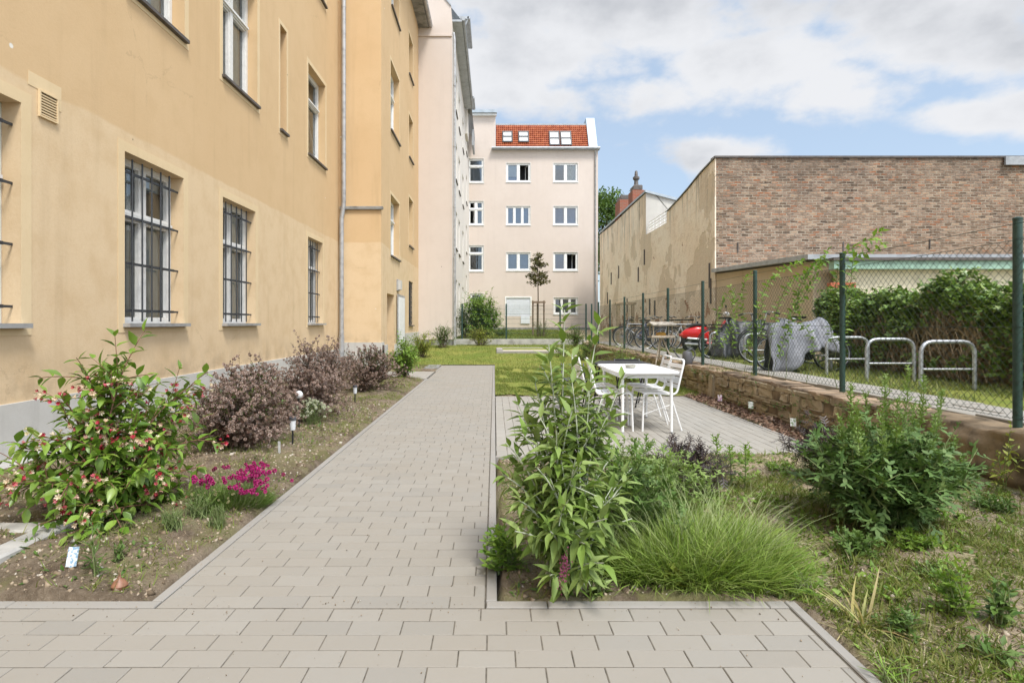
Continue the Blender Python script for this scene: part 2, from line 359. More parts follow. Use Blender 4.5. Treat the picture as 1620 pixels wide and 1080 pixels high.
def glass():
    t = MT('window_glass'); gl = t.N('ShaderNodeBsdfGlossy'); gl.inputs['Roughness'].default_value = .015; gl.inputs[0].default_value = (.9, .93, .95, 1)
    tr = t.N('ShaderNodeBsdfTransparent'); tr.inputs[0].default_value = (.82, .86, .85, 1)
    fr = t.N('ShaderNodeFresnel'); fr.inputs[0].default_value = 1.7; ms = t.N('ShaderNodeMixShader')
    t.L(t.m('ADD', fr.outputs[0], .06, True), ms.inputs[0]); t.L(tr.outputs[0], ms.inputs[1]); t.L(gl.outputs[0], ms.inputs[2]); t.L(ms.outputs[0], t.out.inputs[0]); return t.mat
M['glass'] = glass()
def pavermat(name, stops):
    t = MT(name); c = t.ramp(t.isl, [(i/(len(stops)-1), q) for i, q in enumerate(stops)])
    sp = t.noise(420, 3, .7); c = t.mix(t.m('MULTIPLY', t.rng(sp, .3, .75), .35), c, (.30, .26, .21, 1))
    big = t.noise(.8, 6, .6); c = t.mix(t.m('MULTIPLY', t.rng(big, .42, .75), .32), c, (.27, .235, .185, 1))
    st = t.noise(7, 6, .7); c = t.mix(t.m('MULTIPLY', t.rng(st, .5, .8), .16), c, (.24, .20, .15, 1))
    vd = t.voro(1.6); c = t.mix(t.rng(vd, .008, .016, 1, 0), c, (.06, .05, .04, 1))
    t.set(Base_Color=c, Roughness=.9, Specular_IOR_Level=.25); t.bump(t.m('ADD', sp, t.m('MULTIPLY', t.noise(90, 4), .8)), .25, .004); return t.mat
M['paver'] = pavermat('concrete_pavers', [(0.257, 0.239, 0.206, 1), (0.275, 0.256, 0.222, 1), (0.267, 0.247, 0.212, 1), (0.286, 0.269, 0.236, 1), (0.246, 0.233, 0.206, 1)])
M['paver_patio'] = pavermat('patio_pavers', [(0.303, 0.289, 0.259, 1), (0.326, 0.310, 0.275, 1), (0.294, 0.281, 0.250, 1), (0.342, 0.325, 0.290, 1)])
M['kerb'] = pavermat('kerb_concrete', [(0.273, 0.261, 0.238, 1), (0.296, 0.281, 0.257, 1), (0.261, 0.250, 0.230, 1)])
M['concrete'] = simple('concrete', (.40, .385, .355, 1), .9, 0, .18, 3.5, .35, 50)
M['greyconcrete'] = simple('dark_concrete', (.24, .235, .22, 1), .9, 0, .25, 4, .4, 40)
M['joint'] = simple('joint_sand', (.13, .112, .085, 1), .95, 0, .3, 25, .4, 120)
def soil():
    t = MT('bed_soil'); s = t.sep(); n1 = t.noise(1.1, 6, .6); n2 = t.noise(14, 6, .7); n3 = t.noise(70, 5, .75); n4 = t.noise(4, 5, .6)
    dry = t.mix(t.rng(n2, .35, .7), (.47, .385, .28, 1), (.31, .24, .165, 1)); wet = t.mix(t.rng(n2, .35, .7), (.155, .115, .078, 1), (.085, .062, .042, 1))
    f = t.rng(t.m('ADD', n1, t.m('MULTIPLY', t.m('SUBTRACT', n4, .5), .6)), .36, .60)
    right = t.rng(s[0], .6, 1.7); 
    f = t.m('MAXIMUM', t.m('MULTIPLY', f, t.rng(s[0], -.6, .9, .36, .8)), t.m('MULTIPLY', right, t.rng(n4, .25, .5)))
    c = t.mix(f, wet, dry); c = t.mix(t.m('MULTIPLY', t.rng(n3, .5, .75), .5), c, (.42, .35, .26, 1)); c = t.mix(t.m('MULTIPLY', t.rng(n3, .25, .45, 1, 0), .6), c, (.06, .045, .03, 1))
    moss = t.rng(t.noise(2.3, 6, .65, t.mapv((1, 1, 1), (5, 2, 0))), .46, .60); c = t.mix(t.m('MULTIPLY', moss, t.rng(s[0], .0, 1.5, .4, .72)), c, t.mix(t.rng(n2, .35, .65), (.14, .165, .04, 1), (.24, .235, .085, 1)))
    t.set(Base_Color=c, Roughness=.97, Specular_IOR_Level=.12)
    t.bump(t.m('ADD', t.m('MULTIPLY', n2, 1.0), t.m('MULTIPLY', n3, .6)), 1.0, .03); return t.mat
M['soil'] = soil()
def lawnmat():
    t = MT('lawn_turf'); n = t.noise(.9, 6, .65); n2 = t.noise(9, 5, .7)
    c = t.mix(t.rng(n, .35, .65), (.16, .21, .04, 1), (.26, .26, .065, 1)); c = t.mix(t.m('MULTIPLY', t.rng(n2, .5, .75), .6), c, (.20, .15, .07, 1))
    t.set(Base_Color=c, Roughness=.95, Specular_IOR_Level=.1); t.bump(t.noise(60, 5), .8, .03); return t.mat
M['lawn'] = lawnmat()
M['grassblade'] = leafmat('grass_blades', [(.12, .18, .03, 1), (.17, .22, .04, 1), (.23, .24, .07, 1), (.12, .185, .03, 1), (.28, .25, .11, 1)], .3, .6, .2)
M['bedgrass'] = leafmat('bed_grass', [(.12, .17, .025, 1), (.17, .215, .04, 1), (.23, .23, .07, 1), (.14, .2, .03, 1), (.33, .29, .15, 1)], .3, .6, .2)
M['yardgrass'] = leafmat('yard_grass', [(.12, .17, .035, 1), (.2, .24, .07, 1), (.30, .28, .12, 1), (.14, .2, .04, 1)], .3, .6, .2)
# ------------------------------------------------------------------ ground, paths
def vnoise(x, y, s, seed):
    g = np.random.default_rng(seed).random((64, 64)); X = np.asarray(x)/s; Y = np.asarray(y)/s
    xi = np.floor(X).astype(int); yi = np.floor(Y).astype(int); fx = sm(X-xi); fy = sm(Y-yi)
    a = g[xi % 64, yi % 64]; b = g[(xi+1) % 64, yi % 64]; c = g[xi % 64, (yi+1) % 64]; d = g[(xi+1) % 64, (yi+1) % 64]
    return (a*(1-fx)+b*fx)*(1-fy)+(c*(1-fx)+d*fx)*fy
XF = 4.02                                             # line of the chain-link fence / back of the retaining wall
def terrain(x, y):
    x = np.asarray(x, float); y = np.asarray(y, float)
    base = .35*sm((y-16.8)/6.7)
    back = .58+.24*sm((y-24)/14)
    yard = .46+.36*sm((y-21)/16)
    z = np.where(x > XF-.02, yard, np.where(y > 24.2, back, base))
    inbed = ((x > -4.3) & (x < 3.9) & (y < 10.4))
    bump = (vnoise(x, y, .5, 1)-.5)*.06+(vnoise(x, y, .16, 2)-.5)*.03+(vnoise(x, y, .07, 3)-.5)*.022
    left = (x < -1.6) & (y < 15.5)
    heap = np.where(left, .05*sm((-1.62-x)/.5)+.04*vnoise(x, y, 1.1, 5), np.where((x > 1.4) & (y < 5.4), .05*sm((x-1.4)/1.2), .0))
    z = z+np.where(inbed | left, bump+heap-.005, 0)
    return z
def paved(x, y):
    return ((x > -1.60) & (x < .04) & (y < 17.25)) | ((y < 2.63) & (x < 1.40)) | ((x > -.02) & (x < 3.34) & (y > 5.40) & (y < 9.96)) | ((x < -1.5) & (x > -3.15) & (y > 13.1) & (y < 15.2))
def build_ground():
    xs = np.unique(np.round(np.concatenate([[-400,-120,-40,-15,-8,-4.6], np.arange(-4.4, 3.98, .035), [XF-.025, XF+.02, 4.3, 5, 6, 8, 11, 16, 40, 120, 400]]), 4))
    ys = np.unique(np.round(np.concatenate([[-200,-60,-20,-6,-2], np.arange(.6, 6.2, .035), np.arange(6.2, 10.5, .08), np.arange(10.5, 24.1, .3), [24.15, 24.25], np.arange(24.6, 42, .8), [50, 70, 120, 300, 900]]), 4))
    Xg, Yg = np.meshgrid(xs, ys, indexing='ij'); Z = terrain(Xg, Yg); Z = np.where(paved(Xg, Yg), -.085, Z)
    V = np.stack([Xg, Yg, Z], -1).reshape(-1, 3); nx, ny = len(xs), len(ys)
    i = np.arange(nx-1)[:, None]*ny+np.arange(ny-1)[None]; f = np.stack([i, i+ny, i+ny+1, i+1], -1).reshape(-1, 4)
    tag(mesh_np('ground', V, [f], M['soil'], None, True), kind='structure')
build_ground()
BT = None
def blocks(name, rects, z0, z1, mat, bev=.0022, kind='structure', jit=.0006, joint=None):
    """rects (n,4): x0,x1,y0,y1 -> bevelled blocks in one mesh (a paved surface)."""
    r = np.array(rects, float); n = len(r); V = np.zeros((n, 12, 3)); dz = rng.normal(0, jit, n)
    for k, (a, b) in enumerate(((0, 2), (1, 2), (1, 3), (0, 3))):
        sx = 1 if a == 0 else -1; sy = 1 if b == 2 else -1
        V[:, k] = np.stack([r[:, a], r[:, b], np.full(n, z0)], -1)
        V[:, 4+k] = np.stack([r[:, a], r[:, b], z1-bev+dz], -1)
        V[:, 8+k] = np.stack([r[:, a]+sx*bev, r[:, b]+sy*bev, z1+dz+rng.normal(0, .0004, n)], -1)
    t = [(8, 9, 10, 11)]+[(k, (k+1) % 4, 4+(k+1) % 4, 4+k) for k in range(4)]+[(4+k, 4+(k+1) % 4, 8+(k+1) % 4, 8+k) for k in range(4)]
    f = (np.array(t)[None]+np.arange(n)[:, None, None]*12).reshape(-1, 4); V = V.reshape(-1, 3); mi = np.zeros(len(f), int)
    mats = [mat]
    if joint:
        b = len(V); V = np.concatenate([V, [(joint[0], joint[2], z1-.0036), (joint[1], joint[2], z1-.0036), (joint[1], joint[3], z1-.0036), (joint[0], joint[3], z1-.0036)]])
        f = np.concatenate([f, [(b, b+1, b+2, b+3)]]); mi = np.concatenate([mi, [1]]); mats = [mat, M['joint']]
    return tag(mesh_np(name, V, [f], mats, None, False, mi), kind=kind)
def bond(x0, x1, y0, y1, W=.22, D=.11, gap=.0046, swap=False, shift=0.0):
    out = []; j = 0; y = y0
    while y < y1-.02:
        x = x0-(W/2 if j % 2 else 0)-rnd.choice((0, 0, .03))-shift
        ye = min(y+D, y1)
        while x < x1-.01:
            a, b = max(x, x0), min(x+W, x1)
            if b-a > .03:
                jj = rnd.gauss(0, .0012); q = (a+gap/2, b-gap/2, y+gap/2+jj, ye-gap/2+jj); out.append((q[2], q[3], q[0], q[1]) if swap else q)
            x += W
        y += D; j += 1
    return out
blocks('path', bond(-1.525, -.043, 2.56, 17.2), -.06, 0, M['paver'], joint=(-1.525, -.04, 2.56, 17.2))
blocks('forecourt_paving', bond(-5.0, 1.325, .25, 2.555, shift=.09), -.06, 0, M['paver'], joint=(-5, 1.33, .25, 2.56))
blocks('side_path', bond(-3.1, -1.58, 13.15, 15.1), -.06, -.001, M['paver_patio'], joint=(-3.1, -1.58, 13.15, 15.1))
def kerbs():
    r = []
    def run(x0, x1, y0, y1, L=1.0, ph=0.0):
        if x1-x0 > y1-y0:
            x = x0-ph
            while x < x1:
                a, b = max(x, x0), min(x+L, x1)
                if b-a > .03: r.append((a+.002, b-.002, y0, y1))
                x += L
        else:
            y = y0-ph
            while y < y1:
                a, b = max(y, y0), min(y+L, y1)
                if b-a > .03: r.append((x0, x1, a+.002, b-.002))
                y += L
    run(-1.577, -1.528, 2.62, 13.1, ph=.55); run(-1.577, -1.528, 15.15, 17.2)
    run(-.038, .012, 2.62, 17.2, ph=.3); run(-1.577, .012, 17.205, 17.255)
    run(-5.0, -1.53, 2.56, 2.618, ph=.2); run(-.038, 1.33, 2.56, 2.618, ph=.72); run(1.332, 1.381, .25, 2.618, ph=.4)
    blocks('path_kerb', r, -.12, .004, M['kerb'], .004)
kerbs()
blocks('patio', bond(5.5, 9.88, .02, 3.27, swap=True), -.06, 0, M['paver_patio'], joint=(.02, 3.27, 5.5, 9.88))
r = []
for a in np.arange(.014, 3.32, 1.0): r.append((a, min(a+.996, 3.32), 5.445, 5.495)); r.append((a, min(a+.996, 3.32), 9.885, 9.935))
for a in np.arange(5.5, 9.88, 1.0): r.append((3.275, 3.32, a, min(a+.996, 9.88)))
blocks('patio_kerb', r, -.1, .003, M['kerb'], .004)
def sheet(name, x0, x1, y0, y1, nx, ny, mat, dz, holes=None):
    xs = np.linspace(x0, x1, nx); ys = np.linspace(y0, y1, ny); Xg, Yg = np.meshgrid(xs, ys, indexing='ij')
    V = np.stack([Xg, Yg, terrain(Xg, Yg)+dz], -1).reshape(-1, 3); i = np.arange(nx-1)[:, None]*ny+np.arange(ny-1)[None]
    return tag(mesh_np(name, V, [np.stack([i, i+ny, i+ny+1, i+1], -1).reshape(-1, 4)], mat, None, True), kind='structure')
sheet('lawn', .02, 3.72, 9.95, 24.02, 30, 60, M['lawn'], .012)
sheet('side_lawn', -3.05, .02, 17.3, 24.02, 30, 60, M['lawn'], .012)
sheet('back_lawn', -1.7, 3.98, 24.3, 38.9, 30, 30, M['lawn'], .012)
sheet('yard_lawn', 4.75, 6.9, 2.0, 17.7, 20, 60, M['lawn'], .012)
yp = []
for k, y in enumerate(np.arange(-.5, 24, .6)): yp += [(4.14, 4.44, y+.004, y+.596), (4.447, 4.747, y+.004, y+.596)]
o = blocks('yard_path', yp, .40, .50, M['paver_patio'], .006, jit=.004)
# ------------------------------------------------------------------ buildings
def wallx(X0, sgn=1): return lambda u, v, w: (X0+sgn*w, u, v)      # wall in the plane x = X0, u runs along y
def wally(Y0): return lambda u, v, w: (u, Y0-w, v)                 # wall facing the camera
def holed_wall(mb, Mf, u0, u1, v0, v1, ops, depth, step=None):
    us = sorted({u0, u1, *[o[0] for o in ops], *[o[1] for o in ops]}); vs = sorted({v0, v1, *[o[2] for o in ops], *[o[3] for o in ops]})
    us = [u for u in us if u0 <= u <= u1]; vs = [v for v in vs if v0 <= v <= v1]
    for a, b in zip(us, us[1:]):
        for c, d in zip(vs, vs[1:]):
            cu, cv = (a+b)/2, (c+d)/2
            if any(o[0] < cu < o[1] and o[2] < cv < o[3] for o in ops): continue
            mb.quad(Mf(a, c, 0), Mf(b, c, 0), Mf(b, d, 0), Mf(a, d, 0))
    for o in ops:
        a, b, c, d = o[:4]; dp = o[4] if len(o) > 4 else depth
        mb.quad(Mf(a, c, 0), Mf(a, d, 0), Mf(a, d, -dp), Mf(a, c, -dp)); mb.quad(Mf(b, c, 0), Mf(b, d, 0), Mf(b, d, -dp), Mf(b, c, -dp))
        mb.quad(Mf(a, d, 0), Mf(b, d, 0), Mf(b, d, -dp), Mf(a, d, -dp)); mb.quad(Mf(a, c, 0), Mf(b, c, 0), Mf(b, c, -dp), Mf(a, c, -dp))
def window(par, Mf, op, dp=.2, style='two', fw=.06, glass='glass', fmat='white_frame', sill='sillmetal', curtain=None, room=True, trim=None, sillout=.06, label=None, open_leaf=None, back=.55):
    a, b, c, d = op[:4]; e = .004; mb = MB(); w1 = -dp+.03; w0 = -dp-.05
    A, B, Cc, D = a+e, b-e, c+e, d-e
    mb.obox(Mf, A, A+fw, Cc, D, w0, w1); mb.obox(Mf, B-fw, B, Cc, D, w0, w1); mb.obox(Mf, A+fw, B-fw, Cc, Cc+fw, w0, w1); mb.obox(Mf, A+fw, B-fw, D-fw, D, w0, w1)
    mid = (A+B)/2; inner = [(A+fw, B-fw)]; vt = None
    if style in ('two', 'twot'):
        mb.obox(Mf, mid-fw*.8, mid+fw*.8, Cc+fw, D-fw, w0, w1+.012); inner = [(A+fw, mid-fw*.8), (mid+fw*.8, B-fw)]
    if style == 'three':
        q = (B-A)/3; mb.obox(Mf, A+q-fw*.6, A+q+fw*.6, Cc+fw, D-fw, w0, w1+.012); mb.obox(Mf, A+2*q-fw*.6, A+2*q+fw*.6, Cc+fw, D-fw, w0, w1+.012)
        inner = [(A+fw, A+q-fw*.6), (A+q+fw*.6, A+2*q-fw*.6), (A+2*q+fw*.6, B-fw)]
    if style in ('twot', 'onet'):
        vt = Cc+(D-Cc)*(.66 if style == 'twot' else .68)
        for (i0, i1) in inner: mb.obox(Mf, i0, i1, vt-fw*.75, vt+fw*.75, w0, w1+.014)
        mb.obox(Mf, A+fw*.6, B-fw*.6, vt-fw*.3, vt+fw*.35, w1+.0145, w1+.04)
    # casement rims
    for (i0, i1) in inner:
        for (j0, j1) in (((Cc+fw, vt-fw*.75), (vt+fw*.75, D-fw)) if vt else ((Cc+fw, D-fw),)):
            s = fw*.45
            mb.obox(Mf, i0, i0+s, j0, j1, w0+.01, w1-.012); mb.obox(Mf, i1-s, i1, j0, j1, w0+.01, w1-.012); mb.obox(Mf, i0+s, i1-s, j0, j0+s, w0+.01, w1-.012); mb.obox(Mf, i0+s, i1-s, j1-s, j1, w0+.01, w1-.012)
    f = mb.build('window', M[fmat], par)
    if label: f['label'] = label
    g = MB()
    if glass:
        for k, (i0, i1) in enumerate(inner):
            if open_leaf is not None and k == open_leaf: continue
            g.quad(Mf(i0, Cc+fw, w0+.02), Mf(i1, Cc+fw, w0+.02), Mf(i1, D-fw, w0+.02), Mf(i0, D-fw, w0+.02))
        g.build('glass_pane', M[glass], f)
    if open_leaf is not None:
        i0, i1 = inner[open_leaf]; lf = MB(); x = i1-.02; s = fw*.8
        def Mo(u, v, w): return Mf(x-.35*u-.06*0, v, w0-.03-u*.75)
        L = i1-i0
        for (p, q, r_, t_) in ((0, L, Cc+fw, Cc+fw+s), (0, L, D-fw-s, D-fw), (0, s, Cc+fw+s, D-fw-s), (L-s, L, Cc+fw+s, D-fw-s)):
            lf.add([Mo(p, r_, 0), Mo(q, r_, 0), Mo(q, t_, 0), Mo(p, t_, 0)], [(0, 1, 2, 3)])
            k0 = [Mo(p, r_, 0), Mo(q, r_, 0), Mo(q, t_, 0), Mo(p, t_, 0)]; k1 = [tuple(np.array(z)+np.array(Mf(.04, 0, 0))-np.array(Mf(0, 0, 0))) for z in k0]
            lf.add(k0+k1, [(4, 5, 6, 7), (0, 1, 5, 4), (2, 3, 7, 6), (1, 2, 6, 5), (3, 0, 4, 7)])
        lf.build('casement', M[fmat], f)
    if sill:
        s = MB(); s.obox(Mf, a-.03, b+.03, c-.035, c-.004+.012, -dp+.034, sillout); s.build('sill', M[sill], f)
    if curtain:
        if not isinstance(curtain, list): curtain = [curtain]
        for (cm, k0, k1, t0, t1) in curtain:
            cb = MB(); n = 26; ua, ub = A+(B-A)*k0, A+(B-A)*k1; va, vb = Cc+(D-Cc)*t0, Cc+(D-Cc)*t1
            wav = .022 if cm == 'curtain' else 0
            for i in range(n):
                u_, u2 = ua+(ub-ua)*i/n, ua+(ub-ua)*(i+1)/n; q = -dp-.11+wav*math.sin(i*1.35)*.8; q2 = -dp-.11+wav*math.sin((i+1)*1.35)*.8
                cb.quad(Mf(u_, va, q), Mf(u2, va, q2), Mf(u2, vb, q2), Mf(u_, vb, q))
            cb.build('curtain' if cm == 'curtain' else 'blind', M[cm], f, cm == 'curtain')
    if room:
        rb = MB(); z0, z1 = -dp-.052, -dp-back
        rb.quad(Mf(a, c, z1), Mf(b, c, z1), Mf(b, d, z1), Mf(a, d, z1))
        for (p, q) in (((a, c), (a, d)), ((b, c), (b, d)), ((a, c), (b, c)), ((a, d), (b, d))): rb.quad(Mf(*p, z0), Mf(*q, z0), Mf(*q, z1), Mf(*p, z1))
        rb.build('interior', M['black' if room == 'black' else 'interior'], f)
    if trim:
        tb = MB(); tw, mt = trim; o_ = .006
        tb.obox(Mf, a-tw, a, c-.1, d+tw, .001, o_); tb.obox(Mf, b, b+tw, c-.1, d+tw, .001, o_); tb.obox(Mf, a, b, d, d+tw, .001, o_)
        tb.obox(Mf, a, b, c-.1, c-.04, .001, o_); tb.build('surround', M[mt], f)
    return f
def grille(par, Mf, op, w=-.075, nv=6, ext=.0):
    a, b, c, d = op[:4]; mb = MB(); hs = [c+.16, c+.72, c+1.27, d-.2]
    for h in hs: mb.obox(Mf, a-.0, b-.1, h-.016, h+.016, w-.006, w+.006)
    n = nv
    for k in range(n):
        u = a+.05+(b-a-.28)*k/(n-1); mb.tube([Mf(u, c+.03, w+.013), Mf(u, d-.03, w+.013)], .010, 6)
    for h in hs: mb.obox(Mf, b-.1, b-.003, h-.012, h+.012, w-.006, w+.006)
    mb.build('window_grille', M['grille'], par)
# --- ochre building on the left -------------------------------------------------
XL = -4.28; XB = -3.12; YB = 15.7; YE = 23.4
oc = empty('ochre_building', (XL-3, 10, 0), 'long ochre plastered building with barred ground floor windows and a grey plinth along the left', 'building')
ML = wallx(XL); MBY = wallx(XB); MFB = wally(YB)
gf = [(3.75, 5.14), (6.58, 7.83), (8.96, 10.19), (13.06, 14.18)]
ops = [(a, b, 1.27, 3.27, .2) for a, b in gf]+[(a, b, 5.18, 7.27, .2) for a, b in ((3.75, 5.14), (6.58, 7.86), (8.96, 10.27), (13.08, 14.4))]+[(11.36, 11.72, 5.15, 7.26, .3)]
ops += [(a, b, 9.27, 11.3, .2) for a, b in ((3.75, 5.14), (6.58, 7.86), (8.96, 10.27), (13.08, 14.4))]
w = MB(); holed_wall(w, ML, -6, YB, .57, 13.4, ops, .2)
bops = [(17.1, 18.7, 3.32, 5.17, .22), (17.1, 18.7, 7.11, 9.22, .22), (17.2, 18.7, 10.9, 12.5, .22), (20.75, 21.8, 4.12, 5.9, .25), (20.75, 21.8, 7.36, 8.93, .25), (20.75, 21.8, 10.4, 11.9, .25), (20.75, 21.8, 1.2, 2.83, .12),
        (16.55, 17.75, .0, 2.15, .55)]
holed_wall(w, MBY, YB, YE, .0, 13.4, bops, .22)
w.quad(MFB(XL, .75, 0), MFB(XB, .75, 0), MFB(XB, 13.4, 0), MFB(XL, 13.4, 0))
w.box(XL-8, XL-.9, -6, YE-.01, 0, 13.3)
w.build('wall', M['ochre'], oc)
p = MB(); p.obox(ML, -6, YB-.03, -.1, .57, -.3, .03); p.obox(MFB, XL+.031, XB+.03, -.1, .75, -.3, .028); p.obox(MBY, YB+.01, 16.545, -.1, .66, -.3, .03); p.obox(MBY, 17.755, 19.6, -.1, .62, -.3, .03); p.obox(MBY, 19.605, YE-.01, -.1, .93, -.3, .03)
p.build('plinth', M['plinth'], oc)
b_ = MB(); b_.bbox(XL+.03, XB+.06, YB-.07, YB-.002, 4.40, 4.49, .012); b_.build('string_course', M['greyconcrete'], oc)
lb = 'ground floor window behind a grey iron grille'
for k, (a, b) in enumerate(gf):
    op = ops[k]; cu = [[('curtain', .1, .9, .03, .97)], [('curtain', .05, .30, .0, .64), ('curtain', .38, .62, .0, .64), ('curtain', .72, .98, .0, .64), ('curtain', .36, .6, .68, .97), ('old_white', .02, .98, .88, .99)], [('curtain', .05, .4, .02, .97), ('curtain', .6, .98, .02, .97)], [('blind', .1, .95, .5, .72)]][k]
    f = window(oc, ML, op, .2, 'twot', .055, curtain=cu, trim=(.115, 'ochre_trim'), fmat='old_white', sillout=.09, label=lb, sill='gutter')
    grille(f, ML, op)
for k in range(4, 13):
    op = ops[k]
    if k == 8: window(oc, ML, op, .3, 'one', .03, glass=None, trim=(.075, 'ochre_trim'), sill='darksill', room=True, fmat='ochre', label='narrow slit window'); continue
    cu = [('curtain', .04, .5, .02, .98), ('curtain', .56, .96, .02, .98)] if k != 7 else None
    f = window(oc, ML, op, .2, 'twot' if k != 7 else 'onet', .06, curtain=cu, trim=(.1, 'ochre_trim'), sill='darksill', fmat='old_white', label='upper floor window' if k != 7 else 'upper floor window with tilted lower casement')
    if k == 7:
        t_ = MB(); a, b, c, d = op[:4]; vt = c+(d-c)*.64
        def Mt(u, v, w_): s_ = (v-c-.1)/(vt-c); return ML(u, v, -.22-.22*s_+w_)
        for (u0, u1, v0, v1) in ((a+.09, a+.15, c+.1, vt-.06), (b-.15, b-.09, c+.1, vt-.06), (a+.15, b-.15, c+.1, c+.16), (a+.15, b-.15, vt-.12, vt-.06)): t_.obox(Mt, u0, u1, v0, v1, -.02, .02)
        t_.build('casement', M['white_frame'], f)
for k, op in enumerate(bops[:7]):
    f = window(oc, MBY, op, op[4], 'twot' if k < 3 else 'one', .06, trim=(.09, 'ochre_trim') if k < 6 else None, sill='darksill', curtain=[('curtain', .05, .95, .05, .95)] if k < 6 else None, fmat='white_frame' if k < 6 else 'grille', label='stairwell window' if k < 3 else ('narrow window' if k < 6 else 'small barred window'))
    if k == 6:
        g = MB()
        for q in np.arange(1.32, 2.8, .19): g.obox(MBY, 20.78, 21.78, q-.012, q+.012, -.05, -.03)
        for q in np.arange(20.9, 21.8, .2): g.obox(MBY, q-.01, q+.01, 1.22, 2.81, -.029, -.015)
        g.build('window_grille', M['grille'], f)
d_ = MB(); d_.obox(MBY, 16.56, 17.74, 0, 2.14, -.55, -.5); dr = d_.build('door', M['ochre'], oc); dr['label'] = 'recessed side door in shade'
h_ = MB(); h_.obox(MBY, 16.7, 16.74, 1.0, 1.15, -.5, -.44); h_.build('handle', M['gutter'], dr)
d_ = MB(); d_.obox(MBY, 18.2, 19.35, .02, 2.12, .032, .075); dr = d_.build('door', M['white_frame'], oc); dr['label'] = 'white door leaf'
h_ = MB()
for z0, z1, u0, u1 in ((.02, 2.2, 18.1, 18.195), (.02, 2.2, 19.355, 19.5), (2.125, 2.2, 18.195, 19.355)): h_.obox(MBY, u0, u1, z0, z1, .032, .06)
h_.build('door_frame', M['gutter'], dr)
h_ = MB(); h_.tube([MBY(18.3, 1.05, .08), MBY(18.3, 1.05, .13), MBY(18.42, 1.05, .13)], .011, 6); h_.build('handle', M['gutter'], dr)
l_ = MB(); l_.obox(MBY, 18.15, 18.5, 2.32, 2.68, .002, .05); lp = l_.build('wall_box', M['gutter'], oc); l_ = MB(); l_.obox(MBY, 18.18, 18.47, 2.35, 2.65, .05, .13); l_.build('cover', M['plinth'], lp)
# vent grille, tap fittings
v_ = MB(); 
for (u0, u1, v0, v1) in ((5.33, 5.345, 3.22, 3.47), (5.545, 5.56, 3.22, 3.47), (5.345, 5.545, 3.22, 3.235), (5.345, 5.545, 3.455, 3.47)): v_.obox(ML, u0, u1, v0, v1, .002, .025)
vt = v_.build('vent_grille', M['ochre_trim'], oc); v_ = MB()
for q in np.arange(3.245, 3.45, .026): v_.obox(ML, 5.346, 5.544, q, q+.012, .003, .018)
v_.build('slats', M['ochre_trim'], vt); v_ = MB(); v_.obox(ML, 5.345, 5.545, 3.235, 3.455, .0015, .0025); v_.build('backing', M['black'], vt)
v_ = MB(); v_.obox(ML, 5.22, 5.62, 3.472, 3.60, .001, .004); v_.obox(ML, 5.562, 5.62, 3.36, 3.47, .001, .004); v_.build('plaster_repair', M['ochre_trim'], oc)
# downpipe with swan neck
dp = MB(); x = XL+.10; y = YB-.13
dp.tube([(x+.06, y, 13.2), (x+.06, y, 4.62), (x+.05, y, 4.45), (x-.0, y, 4.15), (x, y, 3.95), (x, y, .95)], .062, 12); dp.tube([(x, y, .96), (x, y, .02)], .075, 12)
for z in (12.0, 9.9, 7.8, 5.9, 3.7, 2.2, 1.0): dp.tube([(x+(.06 if z > 4.5 else 0), y, z), (x+(.06 if z > 4.5 else 0), y, z+.05)], .068, 12)
dq = dp.build('downpipe', M['gutter'], oc, True)
e_ = MB(); e_.box(XB-1.2, XB+.42, YB-.05, YE-.02, 13.40, 13.46); e_.build('eave_soffit', M['greyconcrete'], oc)
e_ = MB(); e_.tube([(XB+.5, YB-.1, 13.5), (XB+.5, YE-.02, 13.5)], .09, 10); e_.build('gutter', M['gutter'], oc, True)
e_ = MB(); e_.add([(XB+.44, YB-.1, 13.47), (XB+.44, YE-.03, 13.47), (XB-4, YE-.03, 16), (XB-4, YB-.1, 16)], [(0, 1, 2, 3)]); e_.add([(XL+.3, -6, 13.41), (XL+.3, YB, 13.41), (XL-4, YB, 16), (XL-4, -6, 16)], [(0, 1, 2, 3)]); e_.build('roof', M['zinc'], oc)
# --- pink neighbour ---------------------------------------------------------------
XP = -1.73
pk = empty('pink_building', (-4, 28, .5), 'tall pale pink rendered building with blank gable end behind the ochre building', 'building')
MP = wallx(XP); MPF = wally(YE)
w = MB(); w.quad(MPF(-9, .6, 0), MPF(XP, .6, 0), MPF(XP, 13.7, 0), MPF(-9, 13.7, 0))
w.add([(-9, YE, 13.7), (XP, YE, 13.7), (XP-.05, YE, 14.3), (-2.6, YE, 15.3), (-5, YE, 19.5), (-9, YE, 19.5)], [tuple(range(6))]); w.build('gable_wall', M['pink'], pk)
w = MB(); w.add([(XP-.05, YE-.05, 14.3), (-2.6, YE-.05, 15.3), (-5, YE-.05, 19.5), (-5, YE+.25, 19.5), (-2.6, YE+.25, 15.3), (XP-.05, YE+.25, 14.3), (XP-.05, YE-.05, 14.38), (-2.6, YE-.05, 15.38), (-5, YE-.05, 19.6), (-5, YE+.25, 19.6), (-2.6, YE+.25, 15.38), (XP-.05, YE+.25, 14.38)],
                [(0, 1, 7, 6), (1, 2, 8, 7), (6, 7, 10, 11), (7, 8, 9, 10), (0, 6, 11, 5)]); w.build('verge_capping', M['zinc'], pk)
w = MB(); w.obox(MPF, -9, XP-.02, 13.05, 13.12, .002, .05); w.build('string_course', M['pink'], pk)
pops = []
for fl in range(4):
    for (a, b) in ((25.4, 26.5), (27.6, 28.8), (30.9, 32.1), (34.8, 36.0)):
        z = 1.55+fl*3.08+(0.0 if a < 34 else 1.0); pops.append((a, b, z, z+1.7, .14))
